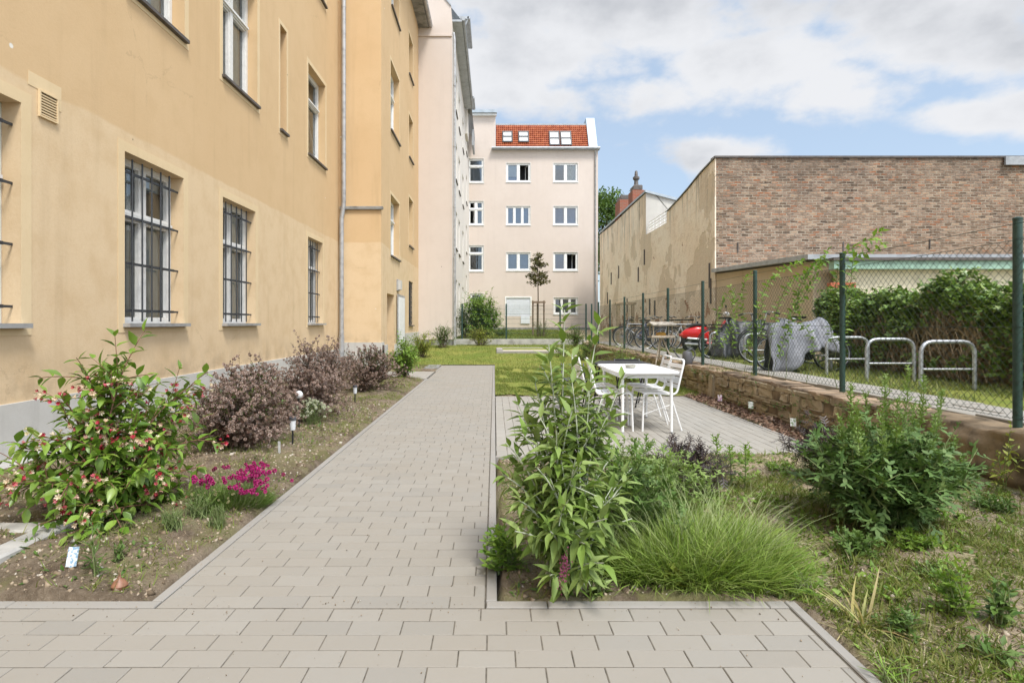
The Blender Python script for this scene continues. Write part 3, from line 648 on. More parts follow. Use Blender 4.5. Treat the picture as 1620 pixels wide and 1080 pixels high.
w = MB(); holed_wall(w, MP, YE, 39, .6, 13.7, pops, .14); w.box(-9, XP-.3, YE+.3, 39, .5, 13.6); w.build('wall', M['cream'], pk)
for op in pops: window(pk, MP, op, .13, 'one', .09, sill='darksill', curtain=[('curtain', .05, .95, .05, .95)], label='white framed courtyard window', sillout=.05)
w = MB(); w.obox(MPF, -9, XP+.02, -.1, .62, -.2, -.02); w.obox(MP, YE+.0, 39, -.1, .62, -.2, -.03); w.build('plinth', M['greyconcrete'], pk)
w = MB(); w.tube([(XP+.06, YE-.02, 13.2), (XP+.1, YE-.04, 12.9), (XP+.1, YE-.04, 4.0)], .05, 10); w.tube([(XP+.1, YE-.04, 4.0), (XP+.1, YE-.04, .2)], .06, 10)
for z in (11, 8.5, 6, 3.9): w.tube([(XP+.1, YE-.04, z), (XP+.1, YE-.04, z+.05)], .066, 10)
w.build('downpipe', M['gutter'], pk, True)
w = MB(); w.box(XP-.3, XP+.40, YE+.05, 33, 13.70, 13.78); w.tube([(XP+.45, YE+.05, 13.82), (XP+.45, 33, 13.82)], .08, 8); w.build('gutter', M['zinc'], pk)
w = MB(); w.add([(XP+.42, YE+.26, 13.79), (XP+.42, 39, 13.79), (-3.2, 39, 16.2), (-3.2, YE+.26, 16.2)], [(0, 1, 2, 3)]); w.build('roof', M['zinc'], pk)
for (a, b, z1) in ((27.5, 30.2, 15.9), (33.4, 34.9, 14.4)):
    w = MB(); w.box(-3, XP+.15, a, b, 13.8 if z1 > 15 else 12.4, z1); dm = w.build('dormer', M['cream'], pk)
    w = MB(); w.box(-3, XP+.5, a-.15, b+.15, z1+.002, z1+.12); w.tube([(XP+.5, a-.15, z1+.06), (XP+.5, b+.15, z1+.06)], .07, 8); w.tube([(XP+.45, a-.1, z1), (XP+.2, a-.05, z1-.6)], .035, 6); w.build('dormer_roof', M['zinc'], dm)
w = MB(); w.obox(MP, 36.2, 38.3, 12.6, 13.6, .3, .42); w.build('awning_box', M['zinc'], pk)
# --- far cream building ------------------------------------------------------------
YF = 39.0; fb = empty('far_apartment_building', (3, 43, .8), 'pale pink four storey apartment house with red tiled roof closing the courtyard', 'building'); MF = wally(YF)
fx = lambda px: (px-CX)*YF/F; fz = lambda py: H-(py-CY)*YF/F
rows = [(258, 288), (326, 356), (399, 428)]
fo = []
for r_ in rows:
    for c_ in ((801, 839), (875.5, 914)): fo.append((fx(c_[0]), fx(c_[1]), fz(r_[1]), fz(r_[0]), .12))
for r_ in ((251, 289), (318, 356), (388, 429)): fo.append((fx(741), fx(765), fz(r_[1]), fz(r_[0]), .12))
fo += [(fx(744), fx(765), fz(500), fz(464), .12), (fx(801), fx(839), fz(500), fz(470.5), .12), (fx(876), fx(914), fz(497), fz(470.5), .12)]
w = MB(); holed_wall(w, MF, XP, fx(946), .55, fz(236), fo, .12); w.quad(MF(XP, fz(236), 0), MF(fx(784), fz(236), 0), MF(fx(784), fz(184), 0), MF(XP, fz(184), 0))
w.quad((fx(784), YF, fz(236)), (fx(784), YF+9, fz(236)), (fx(784), YF+9, fz(184)), (fx(784), YF, fz(184))); w.box(XP-4, fx(946)-.05, YF+.75, YF+9, .5, fz(237)); w.quad((fx(946), YF, .5), (fx(946), YF+9, .5), (fx(946), YF+9, fz(236)), (fx(946), YF, fz(236)))
w.box(XP-4, fx(784)-.01, YF+.3, YF+9, 13, fz(184.2)); w.build('wall', M['pink'], fb)
st = ['two', 'two', 'three', 'two', 'two', 'two', 'onet', 'twot', 'onet', 'one', None, 'three']
cus = [[('blind', .02, .5, .3, .98), ('blueblind', .02, .5, .02, .28)], [('slate', .02, .5, .02, .98), ('curtain', .5, .98, .02, .98)], [('blueblind', .0, 1, .02, .98)], [('blueblind', .0, 1, .02, .98)], [('blueblind', .0, 1, .02, .9)], [('blueblind', .02, .5, .02, .98)],
       [('slate', 0, 1, .0, .98)], [('slate', .5, .98, .02, .6)], None, [('slate', 0, 1, 0, 1)], None, [('slate', .0, 1, .02, .98)]]
for k, op in enumerate(fo):
    if st[k] is None: continue
    window(fb, MF, op, .1, st[k], .085, sill='white_frame', sillout=.05, curtain=cus[k], open_leaf=1 if k in (0, 5) else (0 if k == 7 else None), room='black', trim=(.045, 'cream'), label='window with one casement standing open' if k in (0, 5, 7) else None)
w = MB(); op = fo[10]; n = 14
for i in range(n):
    z0 = op[2]+(op[3]-op[2])*i/n; z1 = op[2]+(op[3]-op[2])*(i+1)/n; w.obox(MF, op[0]+.01, op[1]-.01, z0+.008, z1-.002, -.11, -.03)
w.obox(MF, fx(824), fx(838), fz(512), fz(500), .01, .06)
sh = w.build('roller_shutter', M['blind'], fb); sh['label'] = 'white closed roller shutter'
w = MB(); w.obox(MF, fx(799), fx(841), fz(471), fz(469), .003, .03); w.obox(MF, fx(799), fx(801), fz(500), fz(471), .003, .03); w.obox(MF, fx(839), fx(841), fz(500), fz(471), .003, .03); w.build('frame', M['white_frame'], sh)
w = MB(); w.obox(MF, XP, fx(946)+.02, -.1, fz(518), -.2, .03); w.build('plinth', M['greyconcrete'], fb)
w = MB(); w.obox(MF, fx(778), fx(948), fz(238), fz(234.5), -.1, .25); w.tube([(fx(778), YF-.3, fz(236)), (fx(948), YF-.3, fz(236))], .09, 8); w.build('gutter', M['zinc'], fb)
w = MB(); w.obox(MF, XP-.1, fx(785.5), fz(184), fz(181), -.1, .2); w.build('cornice', M['white_frame'], fb); w = MB(); w.obox(MF, XP-.1, fx(786), fz(180.8), fz(176.5), -.1, .35); w.build('roof_edge', M['zinc_blue'], fb)
# steep tiled roof: real overlapping rows of tiles
yb, zb, yt, zt = YF+.02, fz(234), YF+.95, fz(199)*1.0+.35
x0, x1 = fx(784.5), fx(931); nr, ncx = 11, 46; V = []; Fc = []
for j in range(nr):
    for i in range(ncx):
        t0, t1 = j/nr, (j+1.12)/nr; a = x0+(x1-x0)*i/ncx; b = x0+(x1-x0)*(i+1)/ncx; c = (a+b)/2
        off0, off1 = -.075, -.02; bb = len(V)
        # right edge of the roof follows the slanted fire wall
        for (xx, zzo) in ((a, 0), (a+(b-a)*.3, -.03), (a+(b-a)*.75, .03), (b, 0)):
            V += [(xx, yb+(yt-yb)*t0+off0-zzo, zb+(zt-zb)*t0), (xx, yb+(yt-yb)*t1+off1-zzo, zb+(zt-zb)*t1)]
        V += [(a, yb+(yt-yb)*t0, zb+(zt-zb)*t0), (b, yb+(yt-yb)*t0, zb+(zt-zb)*t0)]
        for q in range(3): Fc.append((bb+2*q, bb+2*q+2, bb+2*q+3, bb+2*q+1))
        Fc.append((bb+8, bb+9, bb+6, bb))
rf = mesh_np('roof', np.array(V), [np.array(Fc)], M['tile'], fb, False)
w = MB(); w.quad((x0, yb+.06, zb), (fx(941), yb+.06, zb), (fx(941), yt+.06, zt), (x0, yt+.06, zt)); w.box(x0, fx(932), yt-.05, yt+.35, zt, zt+.1); w.box(x0, fx(931), yt+.3, yt+8, zt-.3, zt+.02); w.build('ridge_flashing', M['zinc'], rf)
w = MB(); w.add([(fx(931), yb-.25, zb-.05), (fx(944.5), yb-.25, zb-.05), (fx(944.5), yt+.1, zt+.55), (fx(931), yt+.1, zt+.55), (fx(931), yb+8, zb-.05), (fx(944.5), yb+8, zb-.05), (fx(944.5), yt+8, zt+.55), (fx(931), yt+8, zt+.55)], [(0, 1, 2, 3), (1, 5, 6, 2), (0, 3, 7, 4), (3, 2, 6, 7)]); w.build('fire_wall', M['zinc_blue'], fb)
for (pa, pb, ya, yb_) in ((795, 811, 208, 224), (820.5, 837, 208, 224), (869.5, 886, 208, 230), (887.5, 905, 208, 230)):
    w = MB(); 
    def Ms(u, v, wv): t = (v-zb)/(zt-zb); return (u, yb+(yt-yb)*t-.09-wv*.9, v+wv*.3)
    u0, u1, v0, v1 = fx(pa), fx(pb), fz(yb_)+.0, fz(ya)+.2
    for (p_, q_, r_, t_) in ((u0, u0+.07, v0, v1), (u1-.07, u1, v0, v1), (u0+.07, u1-.07, v0, v0+.08), (u0+.07, u1-.07, v1-.06, v1), (u0+.07, u1-.07, (v0+v1)/2-.04, (v0+v1)/2+.05)): w.obox(Ms, p_, q_, r_, t_, .0, .07)
    sk = w.build('skylight', M['grille'], rf); w = MB(); w.quad(Ms(u0+.07, v0+.08, .03), Ms(u1-.07, v0+.08, .03), Ms(u1-.07, v1-.06, .03), Ms(u0+.07, v1-.06, .03)); w.build('glass_pane', M['curtain'], sk)
w = MB(); xx = fx(941.5); w.tube([(xx, YF-.25, fz(238)), (xx, YF-.08, fz(243)), (xx, YF-.08, .8)], .05, 8); w.build('downpipe', M['gutter'], fb, True)
# --- brick-fronted building on the right -----------------------------------------
XW = 6.9; YW = 17.8
bk = empty('brick_building', (10, 20, .46), 'flat topped building with raw brick end wall and peeling beige side wall', 'building')
w = MB(); w.quad((XW+.04, YW, .3), (26, YW, .3), (26, YW, 6.44), (XW+.04, YW, 6.44)); w.build('brick_wall', M['brick'], bk)
def extr_wall(mb, prof, X, t=.4):                     # prof: (y, ztop) polyline, wall in plane x = X
    for (a, za), (b, zb2) in zip(prof, prof[1:]):
        n = max(1, int(abs(b-a)/.8))
        for k in range(n):
            y0 = a+(b-a)*k/n; y1 = a+(b-a)*(k+1)/n; z0 = za+(zb2-za)*k/n; z1 = za+(zb2-za)*(k+1)/n
            mb.quad((X, y0, .2), (X, y1, .2), (X, y1, z1), (X, y0, z0)); mb.quad((X, y0, z0), (X, y1, z1), (X+t, y1, z1), (X+t, y0, z0))
pr = [(YW, 6.42), (19.0, 6.28), (20.2, 6.05), (21.3, 5.88), (22.8, 5.69)]
w = MB(); extr_wall(w, pr, XW); w.quad((XW, YW, .3), (XW+.041, YW, .3), (XW+.041, YW, 6.42), (XW, YW, 6.42)); w.quad((XW, 22.8, 5.2), (XW+.4, 22.8, 5.2), (XW+.4, 22.8, 5.69), (XW, 22.8, 5.69)); extr_wall(w, [(22.8, 5.3), (25.9, 5.3)], XW); w.build('rendered_wall', M['old_render'], bk)
w = MB(); w.box(XW-.02, 26, YW-.05, YW+.3, 6.442, 6.50); w.build('coping', M['darksill'], bk)
w = MB()
for (a, za), (b, zb2) in zip(pr, pr[1:]): w.add([(XW-.04, a, za+.003), (XW-.04, b, zb2+.003), (XW+.45, b, zb2+.003), (XW+.45, a, za+.003), (XW-.04, a, za+.05), (XW-.04, b, zb2+.05), (XW+.45, b, zb2+.05), (XW+.45, a, za+.05)], [(4, 5, 6, 7), (0, 1, 5, 4), (0, 4, 7, 3)])
w.build('capping', M['greyconcrete'], bk)
w = MB(); w.box(15.9, 17.3, YW-.12, YW-.052, 6.2, 6.46); w.build('roof_outlet', M['zinc'], bk)
w = MB(); w.box(XW+.45, 26, YW+.3, 25.8, .3, 5.25); w.build('roof', M['zinc'], bk)
w = MB()
for (a, z0, z1) in ((7.6, 3.1, 3.4), (10.9, 3.1, 3.42), (13.6, 3.2, 3.5), (8.9, 2.0, 2.4)): w.box(a, a+.03, YW-.03, YW-.001, z0+.4, z1+.4)
for (y, z) in ((18.1, 2.2), (18.2, 2.7)): w.box(XW-.04, XW-.001, y-.03, y+.03, z-.3, z+.5)
for (y, z) in ((24.4, 1.9), (25.2, 2.0), (27.2, 3.6), (29.5, 2.2), (31.5, 4.1), (33.5, 3.9), (34.6, 2.8), (26.1, 4.3)): w.box(XW-.04, XW-.001, y-.05, y+.05, z-.35, z+.35)
w.build('wall_anchor', M['darksill'], bk)
w = MB(); 
for y in np.linspace(22.95, 25.7, 6): w.tube([(XW+.12, y, 5.3), (XW+.12, y, 5.85)], .018, 6)
for z in (5.45, 5.6, 5.72, 5.85): w.tube([(XW+.12, 22.9, z), (XW+.12, 25.8, z)], .018, 6)
w.build('roof_railing', M['white_frame'], bk)
gh = empty('gable_house', (9, 31, .6), 'peeling beige house with two red brick chimneys and a pale upper side wall', 'building')
w = MB(); extr_wall(w, [(25.901, 7.2), (29, 7.14), (33, 7.02), (37.2, 7.05)], XW+.003); w.build('rendered_wall', M['old_render'], gh)
w = MB(); w.add([(XW+.41, 25.9, 5.2), (8.9, 25.9, 5.2), (8.9, 25.9, 6.6), (8.3, 25.9, 6.83), (7.3, 25.9, 7.15), (XW+.41, 25.9, 7.2)], [tuple(range(6))]); w.quad((XW+.003, 25.9, 5.3), (XW+.41, 25.9, 5.3), (XW+.41, 25.9, 7.2), (XW+.003, 25.9, 7.2)); w.build('side_wall', M['plinth'], gh)
w = MB(); w.add([(XW-.05, 25.8, 7.22), (8.95, 25.8, 6.66), (8.95, 37, 6.66), (XW-.05, 37, 7.1), (XW-.05, 25.8, 7.32), (8.95, 25.8, 6.8), (8.95, 37, 6.8), (XW-.05, 37, 7.2)], [(0, 1, 5, 4), (4, 5, 6, 7), (0, 4, 7, 3)]); w.box(XW+.45, 16, 26, 37, .3, 6.6); w.build('roof', M['zinc_blue'], gh)
for (ya, yb2, zt2, pot) in ((28.5, 29.4, 7.95, 1), (31.4, 32.6, 8.1, 0)):
    w = MB(); w.bbox(XW+.03, XW+.62, ya, yb2, 6.9, zt2, .01); ch = w.build('chimney', M['redbrick'], gh)
    w = MB(); w.bbox(XW+.1, XW+.55, ya+.08, yb2-.08, zt2+.001, zt2+.28, .04); w.build('chimney_cap', M['darksill'], ch)
    if pot: w = MB(); w.lathe([(.16, 0), (.11, .1), (.1, .3), (.17, .36), (.17, .46), (.09, .52), (.07, .75), (.02, .8)], (XW+.32, (ya+yb2)/2, zt2+.281), 10); w.build('chimney_cowl', M['darksill'], ch, True)
# annex + garage
ax = empty('annex_shed', (8, 15, .46), 'low brown rendered annex with grey sheet roof edge against the brick wall', 'shed')
M['annex'] = render_plaster('brown_render', (.52, .42, .30, 1), (.40, .31, .21, 1), (.58, .48, .35, 1), .4, .3)
w = MB(); w.add([(XW+.045, 17.79, .3), (XW+.045, 12.4, .3), (XW+.045, 12.4, 2.62), (XW+.045, 17.79, 2.82)], [(0, 1, 2, 3)]); w.quad((XW+.045, 12.4, .3), (12, 12.4, .3), (12, 12.4, 2.3), (XW+.045, 12.4, 2.62)); w.build('wall', M['annex'], ax)
w = MB(); w.add([(XW-.12, 17.77, 2.86), (XW-.12, 12.3, 2.66), (12, 12.3, 2.66), (12, 17.77, 2.86), (XW-.12, 17.77, 2.97), (XW-.12, 12.3, 2.77), (12, 12.3, 2.77), (12, 17.77, 2.97)], [(4, 5, 6, 7), (0, 1, 5, 4), (1, 2, 6, 5), (0, 3, 2, 1)]); w.build('roof', M['zinc'], ax)
ga = empty('garage_building', (11, 11, .46), 'cream garage with green fascia board behind the ivy hedge', 'garage')
M['garage'] = simple('cream_paint', (.66, .61, .45, 1), .8, 0, .12, 3, .2, 60); M['greenpaint'] = simple('green_fascia', (.27, .42, .33, 1), .6, 0, .15, 6)
w = MB(); w.box(7.3, 20, 11.95, 12.25, .3, 2.46); w.build('wall', M['garage'], ga)
w = MB(); w.box(7.02, 20, 11.75, 11.94, 2.40, 2.57); w.build('fascia', M['greenpaint'], ga); w = MB(); w.box(6.98, 20, 11.70, 12.29, 2.573, 2.63); w.build('roof', M['darksill'], ga)
w = MB(); w.box(6.98, 7.5, 11.8, 11.93, 2.02, 2.12); w.build('ledge', simple('terracotta_ledge', (.42, .12, .06, 1), .8), ga)
# --- walls and fences ----------------------------------------------------------------
def stonemat():
    t = MT('sandstone'); c = t.ramp(t.isl, [(0, (.31, .24, .145, 1)), (.3, (.41, .325, .20, 1)), (.55, (.35, .28, .18, 1)), (.8, (.48, .39, .26, 1)), (1, (.29, .235, .16, 1))])
    n = t.noise(9, 6, .7); c = t.mix(t.m('MULTIPLY', t.rng(n, .45, .75), .7), c, (.15, .115, .07, 1)); g = t.rng(t.noise(3.2, 5, .65), .54, .66); c = t.mix(t.m('MULTIPLY', g, .6), c, (.14, .15, .05, 1))
    t.set(Base_Color=c, Roughness=.95, Specular_IOR_Level=.15); t.bump(t.m('ADD', n, t.m('MULTIPLY', t.noise(40, 5, .7), .5)), .9, .03); return t.mat
M['stone'] = stonemat(); M['mud'] = simple('earth_mortar', (.20, .145, .085, 1), .97, 0, .3, 5, .9, 30)
M['mudwall'] = simple('clay_render', (.215, .16, .10, 1), .97, 0, .35, 5, 1.0, 28)
rw = empty('stone_retaining_wall', (3.8, 10, 0), 'low dry sandstone retaining wall carrying the chain link fence', 'wall')
w = MB(); w.box(3.735, 4.0, 5.2, 24.0, -.1, .44); w.box(3.86, 4.0, 1.7, 5.2, -.1, .44); w.build('core', M['mud'], rw)
def rocks(boxes, mat, name, par, sub=1, amp=.02):
    V = []; Fc = []; 
    base = []
    n = 4; idx = {}
    for bx in boxes:
        x0, x1, y0, y1, z0, z1 = bx; b0 = len(V); cs = []
        for i in range(4):
            for j in range(4):
                for k in range(4):
                    if 0 < i < 3 and 0 < j < 3 and 0 < k < 3: cs.append(None); continue
                    t = [(0, .12, .88, 1)[q] for q in (i, j, k)]; p = np.array([x0+(x1-x0)*t[0], y0+(y1-y0)*t[1], z0+(z1-z0)*t[2]])
                    ext = sum(q in (0, 3) for q in (i, j, k)); c = np.array([(x0+x1)/2, (y0+y1)/2, (z0+z1)/2])
                    if ext >= 2: p = c+(p-c)*(.975 if ext == 2 else .93)
                    p = p+rng.normal(0, amp*min(1, (z1-z0)*8), 3)*.55; cs.append(len(V)); V.append(p)
        g = lambda i, j, k: cs[i*16+j*4+k]
        for a in range(3):
            for b in range(3):
                Fc += [(g(0,a,b), g(0,a,b+1), g(0,a+1,b+1), g(0,a+1,b)), (g(3,a,b), g(3,a+1,b), g(3,a+1,b+1), g(3,a,b+1)), (g(a,0,b), g(a+1,0,b), g(a+1,0,b+1), g(a,0,b+1)), (g(a,3,b), g(a,3,b+1), g(a+1,3,b+1), g(a+1,3,b)), (g(a,b,0), g(a,b+1,0), g(a+1,b+1,0), g(a+1,b,0)), (g(a,b,3), g(a+1,b,3), g(a+1,b+1,3), g(a,b+1,3))]
    return mesh_np(name, np.array(V), [np.array(Fc)], mat, par, False)
bx = []; z = -.05; row = 0
while z < .42:
    hgt = rnd.choice((.035, .05, .07, .09, .12)); y = 5.35+rnd.uniform(-.2, .1)
    while y < 23.8:
        L = rnd.uniform(.09, .42) if y < 14 else rnd.uniform(.3, .7)
        if rnd.random() > .12: bx.append((3.728-rnd.uniform(0, .032), 3.95, y, y+L-rnd.uniform(.006, .02), z+rnd.uniform(-.006, .006), min(z+hgt-rnd.uniform(.004, .012), .46)))
        y += L
    z += hgt; row += 1
for y in (6.9, 9.6, 12.3, 15.2): bx.append((3.69, 3.95, y, y+rnd.uniform(.16, .24), -.05, rnd.uniform(.34, .45)))
rocks(bx, M['stone'], 'stones', rw)
bx = []; y = 5.3
while y < 23.9:
    L = rnd.uniform(.2, .3); bx.append((3.74+rnd.uniform(-.04, .03), 4.09, y, y+L-.012, .435, .475+rnd.uniform(-.01, .015))); y += L
rocks(bx, simple('worn_brick_coping', (.31, .225, .15, 1), .95, 0, .45, 2, .8, 40), 'coping', rw)
# clay-rendered near end
nu, nv = 130, 18; V = []
for i in range(nu+1):
    for j in range(nv+1):
        y = 1.6+(5.55-1.6)*i/nu; t = j/nv; z = .50-t*.58; xx = 3.83-.03*t*t+(vnoise(y, z*3, .35, 9)-.5)*.07+(vnoise(y, z*2, .11, 4)-.5)*.04+(vnoise(y*1.0, z*1.0, .05, 14)-.5)*.03+(.14*max(0, t-.66)/.34)
        if j == 0: xx = 4.1
        V.append((xx, y, z+(vnoise(y, 0, .3, 21)-.5)*.05*(j < 2)))
i = np.arange(nu)[:, None]*(nv+1)+np.arange(nv)[None]; mesh_np('clay_render', np.array(V), [np.stack([i, i+1, i+nv+2, i+nv+1], -1).reshape(-1, 4)], M['mudwall'], rw, True)
# chain link fence
M['fence'] = simple('green_fence_plastic', (.022, .055, .042, 1), .5, 0, .2, 20); M['wire'] = simple('green_wire', (.022, .04, .032, 1), .55, .2, .2, 20)
fe = empty('chain_link_fence', (XF, 10, .46), 'green chain link fence on round posts standing on the stone wall', 'fence')
py_ = [4.37+2.2*k for k in range(-2, 9)]; zt, zbm = 2.075, .50
for y in py_:
    w = MB(); w.tube([(XF, y, .3), (XF, y, zt)], .030, 14); w.tube([(XF, y, zt), (XF, y, zt+.012), (XF, y, zt+.02)], [.033, .033, .015], 14)
    for z in (zbm+.05, 1.25, 1.93): w.tube([(XF, y, z), (XF, y, z+.012)], .033, 12)
    w.build('post', M['fence'], fe, True)
w = MB()
for z, r_ in ((2.04, .0026), (1.915, .002), (1.25, .002), (.55, .002)):
    for a, b in zip(py_, py_[1:]): w.tube([(XF-.034, a, z), (XF-.034, (a+b)/2, z-.008), (XF-.034, b, z)], r_, 5)
w.build('tension_wire', M['wire'], fe)
def meshpanel(y0, y1, s=.074, r=.0017):
    zb, zt2 = zbm+.04, 1.915; hgt = zt2-zb; V = []; Fc = []
    segs = []
    n0 = int((y1-y0+hgt)/s)+1
    for k in range(n0+1):
        c = y0-hgt+k*s
        a = max(y0, c); b = min(y1, c+hgt)
        if b > a+.01: segs.append((a, zb+(a-c), b, zb+(b-c), .002))
        c2 = y0+k*s; a = max(y0, c2-hgt); b = min(y1, c2)
        if b > a+.01: segs.append((a, zb+(c2-a), b, zb+(c2-b), -.002))
    S = np.array(segs); P0 = np.stack([np.full(len(S), XF-.034)+S[:, 4], S[:, 0], S[:, 1]], -1); P1 = np.stack([np.full(len(S), XF-.034)+S[:, 4], S[:, 2], S[:, 3]], -1)
    D = P1-P0; D /= np.linalg.norm(D, axis=1)[:, None]; A = np.tile((1., 0, 0), (len(S), 1)); B = np.cross(D, A); vs = []
    for k in range(3):
        a = 2*math.pi*k/3; o_ = r*(math.cos(a)*A+math.sin(a)*B); vs += [P0+o_, P1+o_]
    V = np.stack(vs, 1).reshape(-1, 3); f = np.array([(0, 2, 3, 1), (2, 4, 5, 3), (4, 0, 1, 5)]); f = (f[None]+6*np.arange(len(S))[:, None, None]).reshape(-1, 4)
    mesh_np('wire_mesh', V, [f], M['wire'], fe, True)
for a, b in zip(py_, py_[1:]): meshpanel(a, b)
# low concrete wall + bar mesh fence across the end of the lawn
lw = MB(); lw.bbox(XP+.0, 3.86, 24.02, 24.28, .1, .60, .012); o = lw.build('low_concrete_wall', M['concrete']); tag(o, 'low grey concrete wall closing the far end of the lawn', 'wall')
bf = empty('bar_mesh_fence', (1, 24.15, .6), 'dark green bar mesh fence on the low concrete wall at the end of the lawn', 'fence')
for px in (731, 801, 886, 927, 936):
    w = MB(); X = (px-CX)*24.15/F; w.box(X-.03, X+.03, 24.12, 24.18, .55, 2.1); w.build('post', M['fence'], bf)
w = MB()
for z in np.arange(.66, 2.06, .2): w.tube([(XP+.03, 24.11, z), (3.95, 24.11, z)], .004, 4)
for X in np.arange(XP+.05, 3.95, .05): w.tube([(X, 24.115, .64), (X, 24.115, 2.06)], .0028, 4)
w.build('bar_mesh', M['fence'], bf)
# pale stone-edged sand pit in the lawn
sb = empty('sandpit_frame', (1.3, 20.9, .25), 'pale concrete slab border lying in the lawn before the low wall', 'sandpit')
zz = float(terrain(1.3, 20.9)); w = MB(); w.bbox(.08, 2.6, 20.3, 20.55, zz-.1, zz+.05, .01); w.bbox(.08, .3, 20.56, 22.2, zz-.1, zz+.1, .01); w.bbox(2.38, 2.6, 20.56, 22.2, zz-.1, zz+.1, .01); w.bbox(.31, 2.37, 21.95, 22.2, zz-.1, zz+.1, .01); w.build('border', M['paver_patio'], sb)
w = MB(); w.box(.31, 2.37, 20.56, 21.94, zz-.1, zz+.045); w.build('fill', simple('pale_sand', (.52, .45, .36, 1), .95, 0, .1, 5, .4, 80), sb)
# light well by the ochre wall
lk = empty('light_well', (-3.2, 3, 0), 'concrete kerbed light well filled with stones beside the ochre wall', 'light well')
w = MB(); w.bbox(-2.62, -2.48, .8, 3.38, -.3, .11, .012); w.bbox(-4.25, -2.625, 3.24, 3.38, -.3, .10, .012); w.bbox(-4.245, -4.05, 3.385, 6.2, -.1, .09, .012); w.build('kerb', M['concrete'], lk)
w = MB(); w.box(-4.25, -2.625, .8, 3.235, -.3, -.02); w.build('floor', M['greyconcrete'], lk)
st_ = [(x_, x_+s_, y_, y_+s_*.8, -.02, -.02+s_*.6) for x_, y_, s_ in [(rnd.uniform(-4.1, -2.75), rnd.uniform(1.2, 3.1), rnd.uniform(.05, .12)) for _ in range(110)]]
rocks(st_, simple('rubble', (.38, .30, .24, 1), .9, 0, .4, 2, .5, 50), 'rubble', lk, amp=.03)
w = MB(); w.bbox(-1.98, -1.60, 15.95, 17.15, -.05, .03, .01); o = w.build('drain_slab', M['greyconcrete']); tag(o, 'small dark grey slab beside the far end of the paved path', 'slab')
# ------------------------------------------------------------------ plants
def tpl(prof, fold=.25, droop=.15, ny=1):
    """leaf along +x, profile (t, half width); returns verts, quad faces"""
    V = []; Fc = []
    for (t, w) in prof:
        z = -droop*t*t; V += [(t, -w, z+fold*w), (t, 0, z), (t, w, z+fold*w)]
    for k in range(len(prof)-1):
        b = 3*k; Fc += [(b, b+3, b+4, b+1), (b+1, b+4, b+5, b+2)]
    return np.array(V), np.array(Fc)
LEAF = dict(
    ovate=tpl([(0, .005), (.18, .15), (.42, .235), (.7, .16), (1, .004)], .35, .22),
    lance=tpl([(0, .004), (.2, .12), (.42, .16), (.72, .09), (1, .002)], .4, .26),
    narrow=tpl([(0, .01), (.5, .045), (1, .002)], .3, .25),
    small=tpl([(0, .02), (.45, .25), (1, .01)], .3, .15),
    blade=tpl([(0, .02), (.5, .016), (1, .002)], .3, .25),
    blade2=tpl([(0, .014), (.35, .012), (.7, .009), (1, .001)], .3, .55))
def lobed(nl=2, w=.34, lw=.07, fold=.3):
    V = []; Fc = []
    def strip(a, b, wd):
        a = np.array(a); b = np.array(b); d = b-a; n = np.array((-d[1], d[0], 0)); n = n/np.linalg.norm(n)*wd; m = (a*.45+b*.55)
        k = len(V); V.extend([a-n*.5, a+n*.5, m+n, b, m-n]); Fc.append((k, k+4, k+2, k+1)); Fc.append((k+4, k+3, k+3, k+2))
    strip((0, 0, 0), (1, 0, -.15), lw*1.25)
    for i in range(nl):
        t = .22+.5*i/max(1, nl-1) if nl > 1 else .4
        for s in (-1, 1): strip((t, 0, -.03*t), (t+.28, s*w*(1-.25*i/max(1, nl)), fold*w*.4-.12*t), lw)
    V = np.array(V); q = [f for f in Fc if len(set(f)) == 4]; t3 = [(f[0], f[1], f[3]) for f in Fc if len(set(f)) == 3]
    return V, np.array(q), np.array(t3)
LEAF['lobed'] = lobed(2, .34, .085); LEAF['fine'] = lobed(3, .38, .04); LEAF['palm'] = lobed(1, .42, .16, .2)
def unit(a): return a/(np.linalg.norm(a, axis=-1, keepdims=True)+1e-9)
def inst(kind, P, D, S, roll=.5, up=(0, 0, 1), wscale=1.0):
    T = LEAF[kind]; V = T[0]; P = np.asarray(P, float); n = len(P); D = unit(np.asarray(D, float)); S = np.broadcast_to(np.asarray(S, float), (n,))
    U = np.tile(np.array(up, float), (n, 1))+rng.normal(0, roll*.5, (n, 3)); side = unit(np.cross(U, D)); N = np.cross(D, side)
    W = (V[None, :, 0, None]*D[:, None]+V[None, :, 1, None]*wscale*side[:, None]+V[None, :, 2, None]*N[:, None])*S[:, None, None]+P[:, None]
    fs = [(f[None]+np.arange(n)[:, None, None]*len(V)).reshape(-1, f.shape[1]) for f in T[1:]]
    return W.reshape(-1, 3), fs
def merge(parts):
    V = []; F_ = {}; b = 0
    for v, fs in parts:
        for f in fs: F_.setdefault(f.shape[1], []).append(f+b)
        V.append(v); b += len(v)
    return np.concatenate(V), [np.concatenate(f) for f in F_.values()]
def bez(p0, p1, p2, m=8):
    t = np.linspace(0, 1, m)[:, None]; p0, p1, p2 = map(np.array, (p0, p1, p2)); return (1-t)**2*p0+2*t*(1-t)*p1+t*t*p2
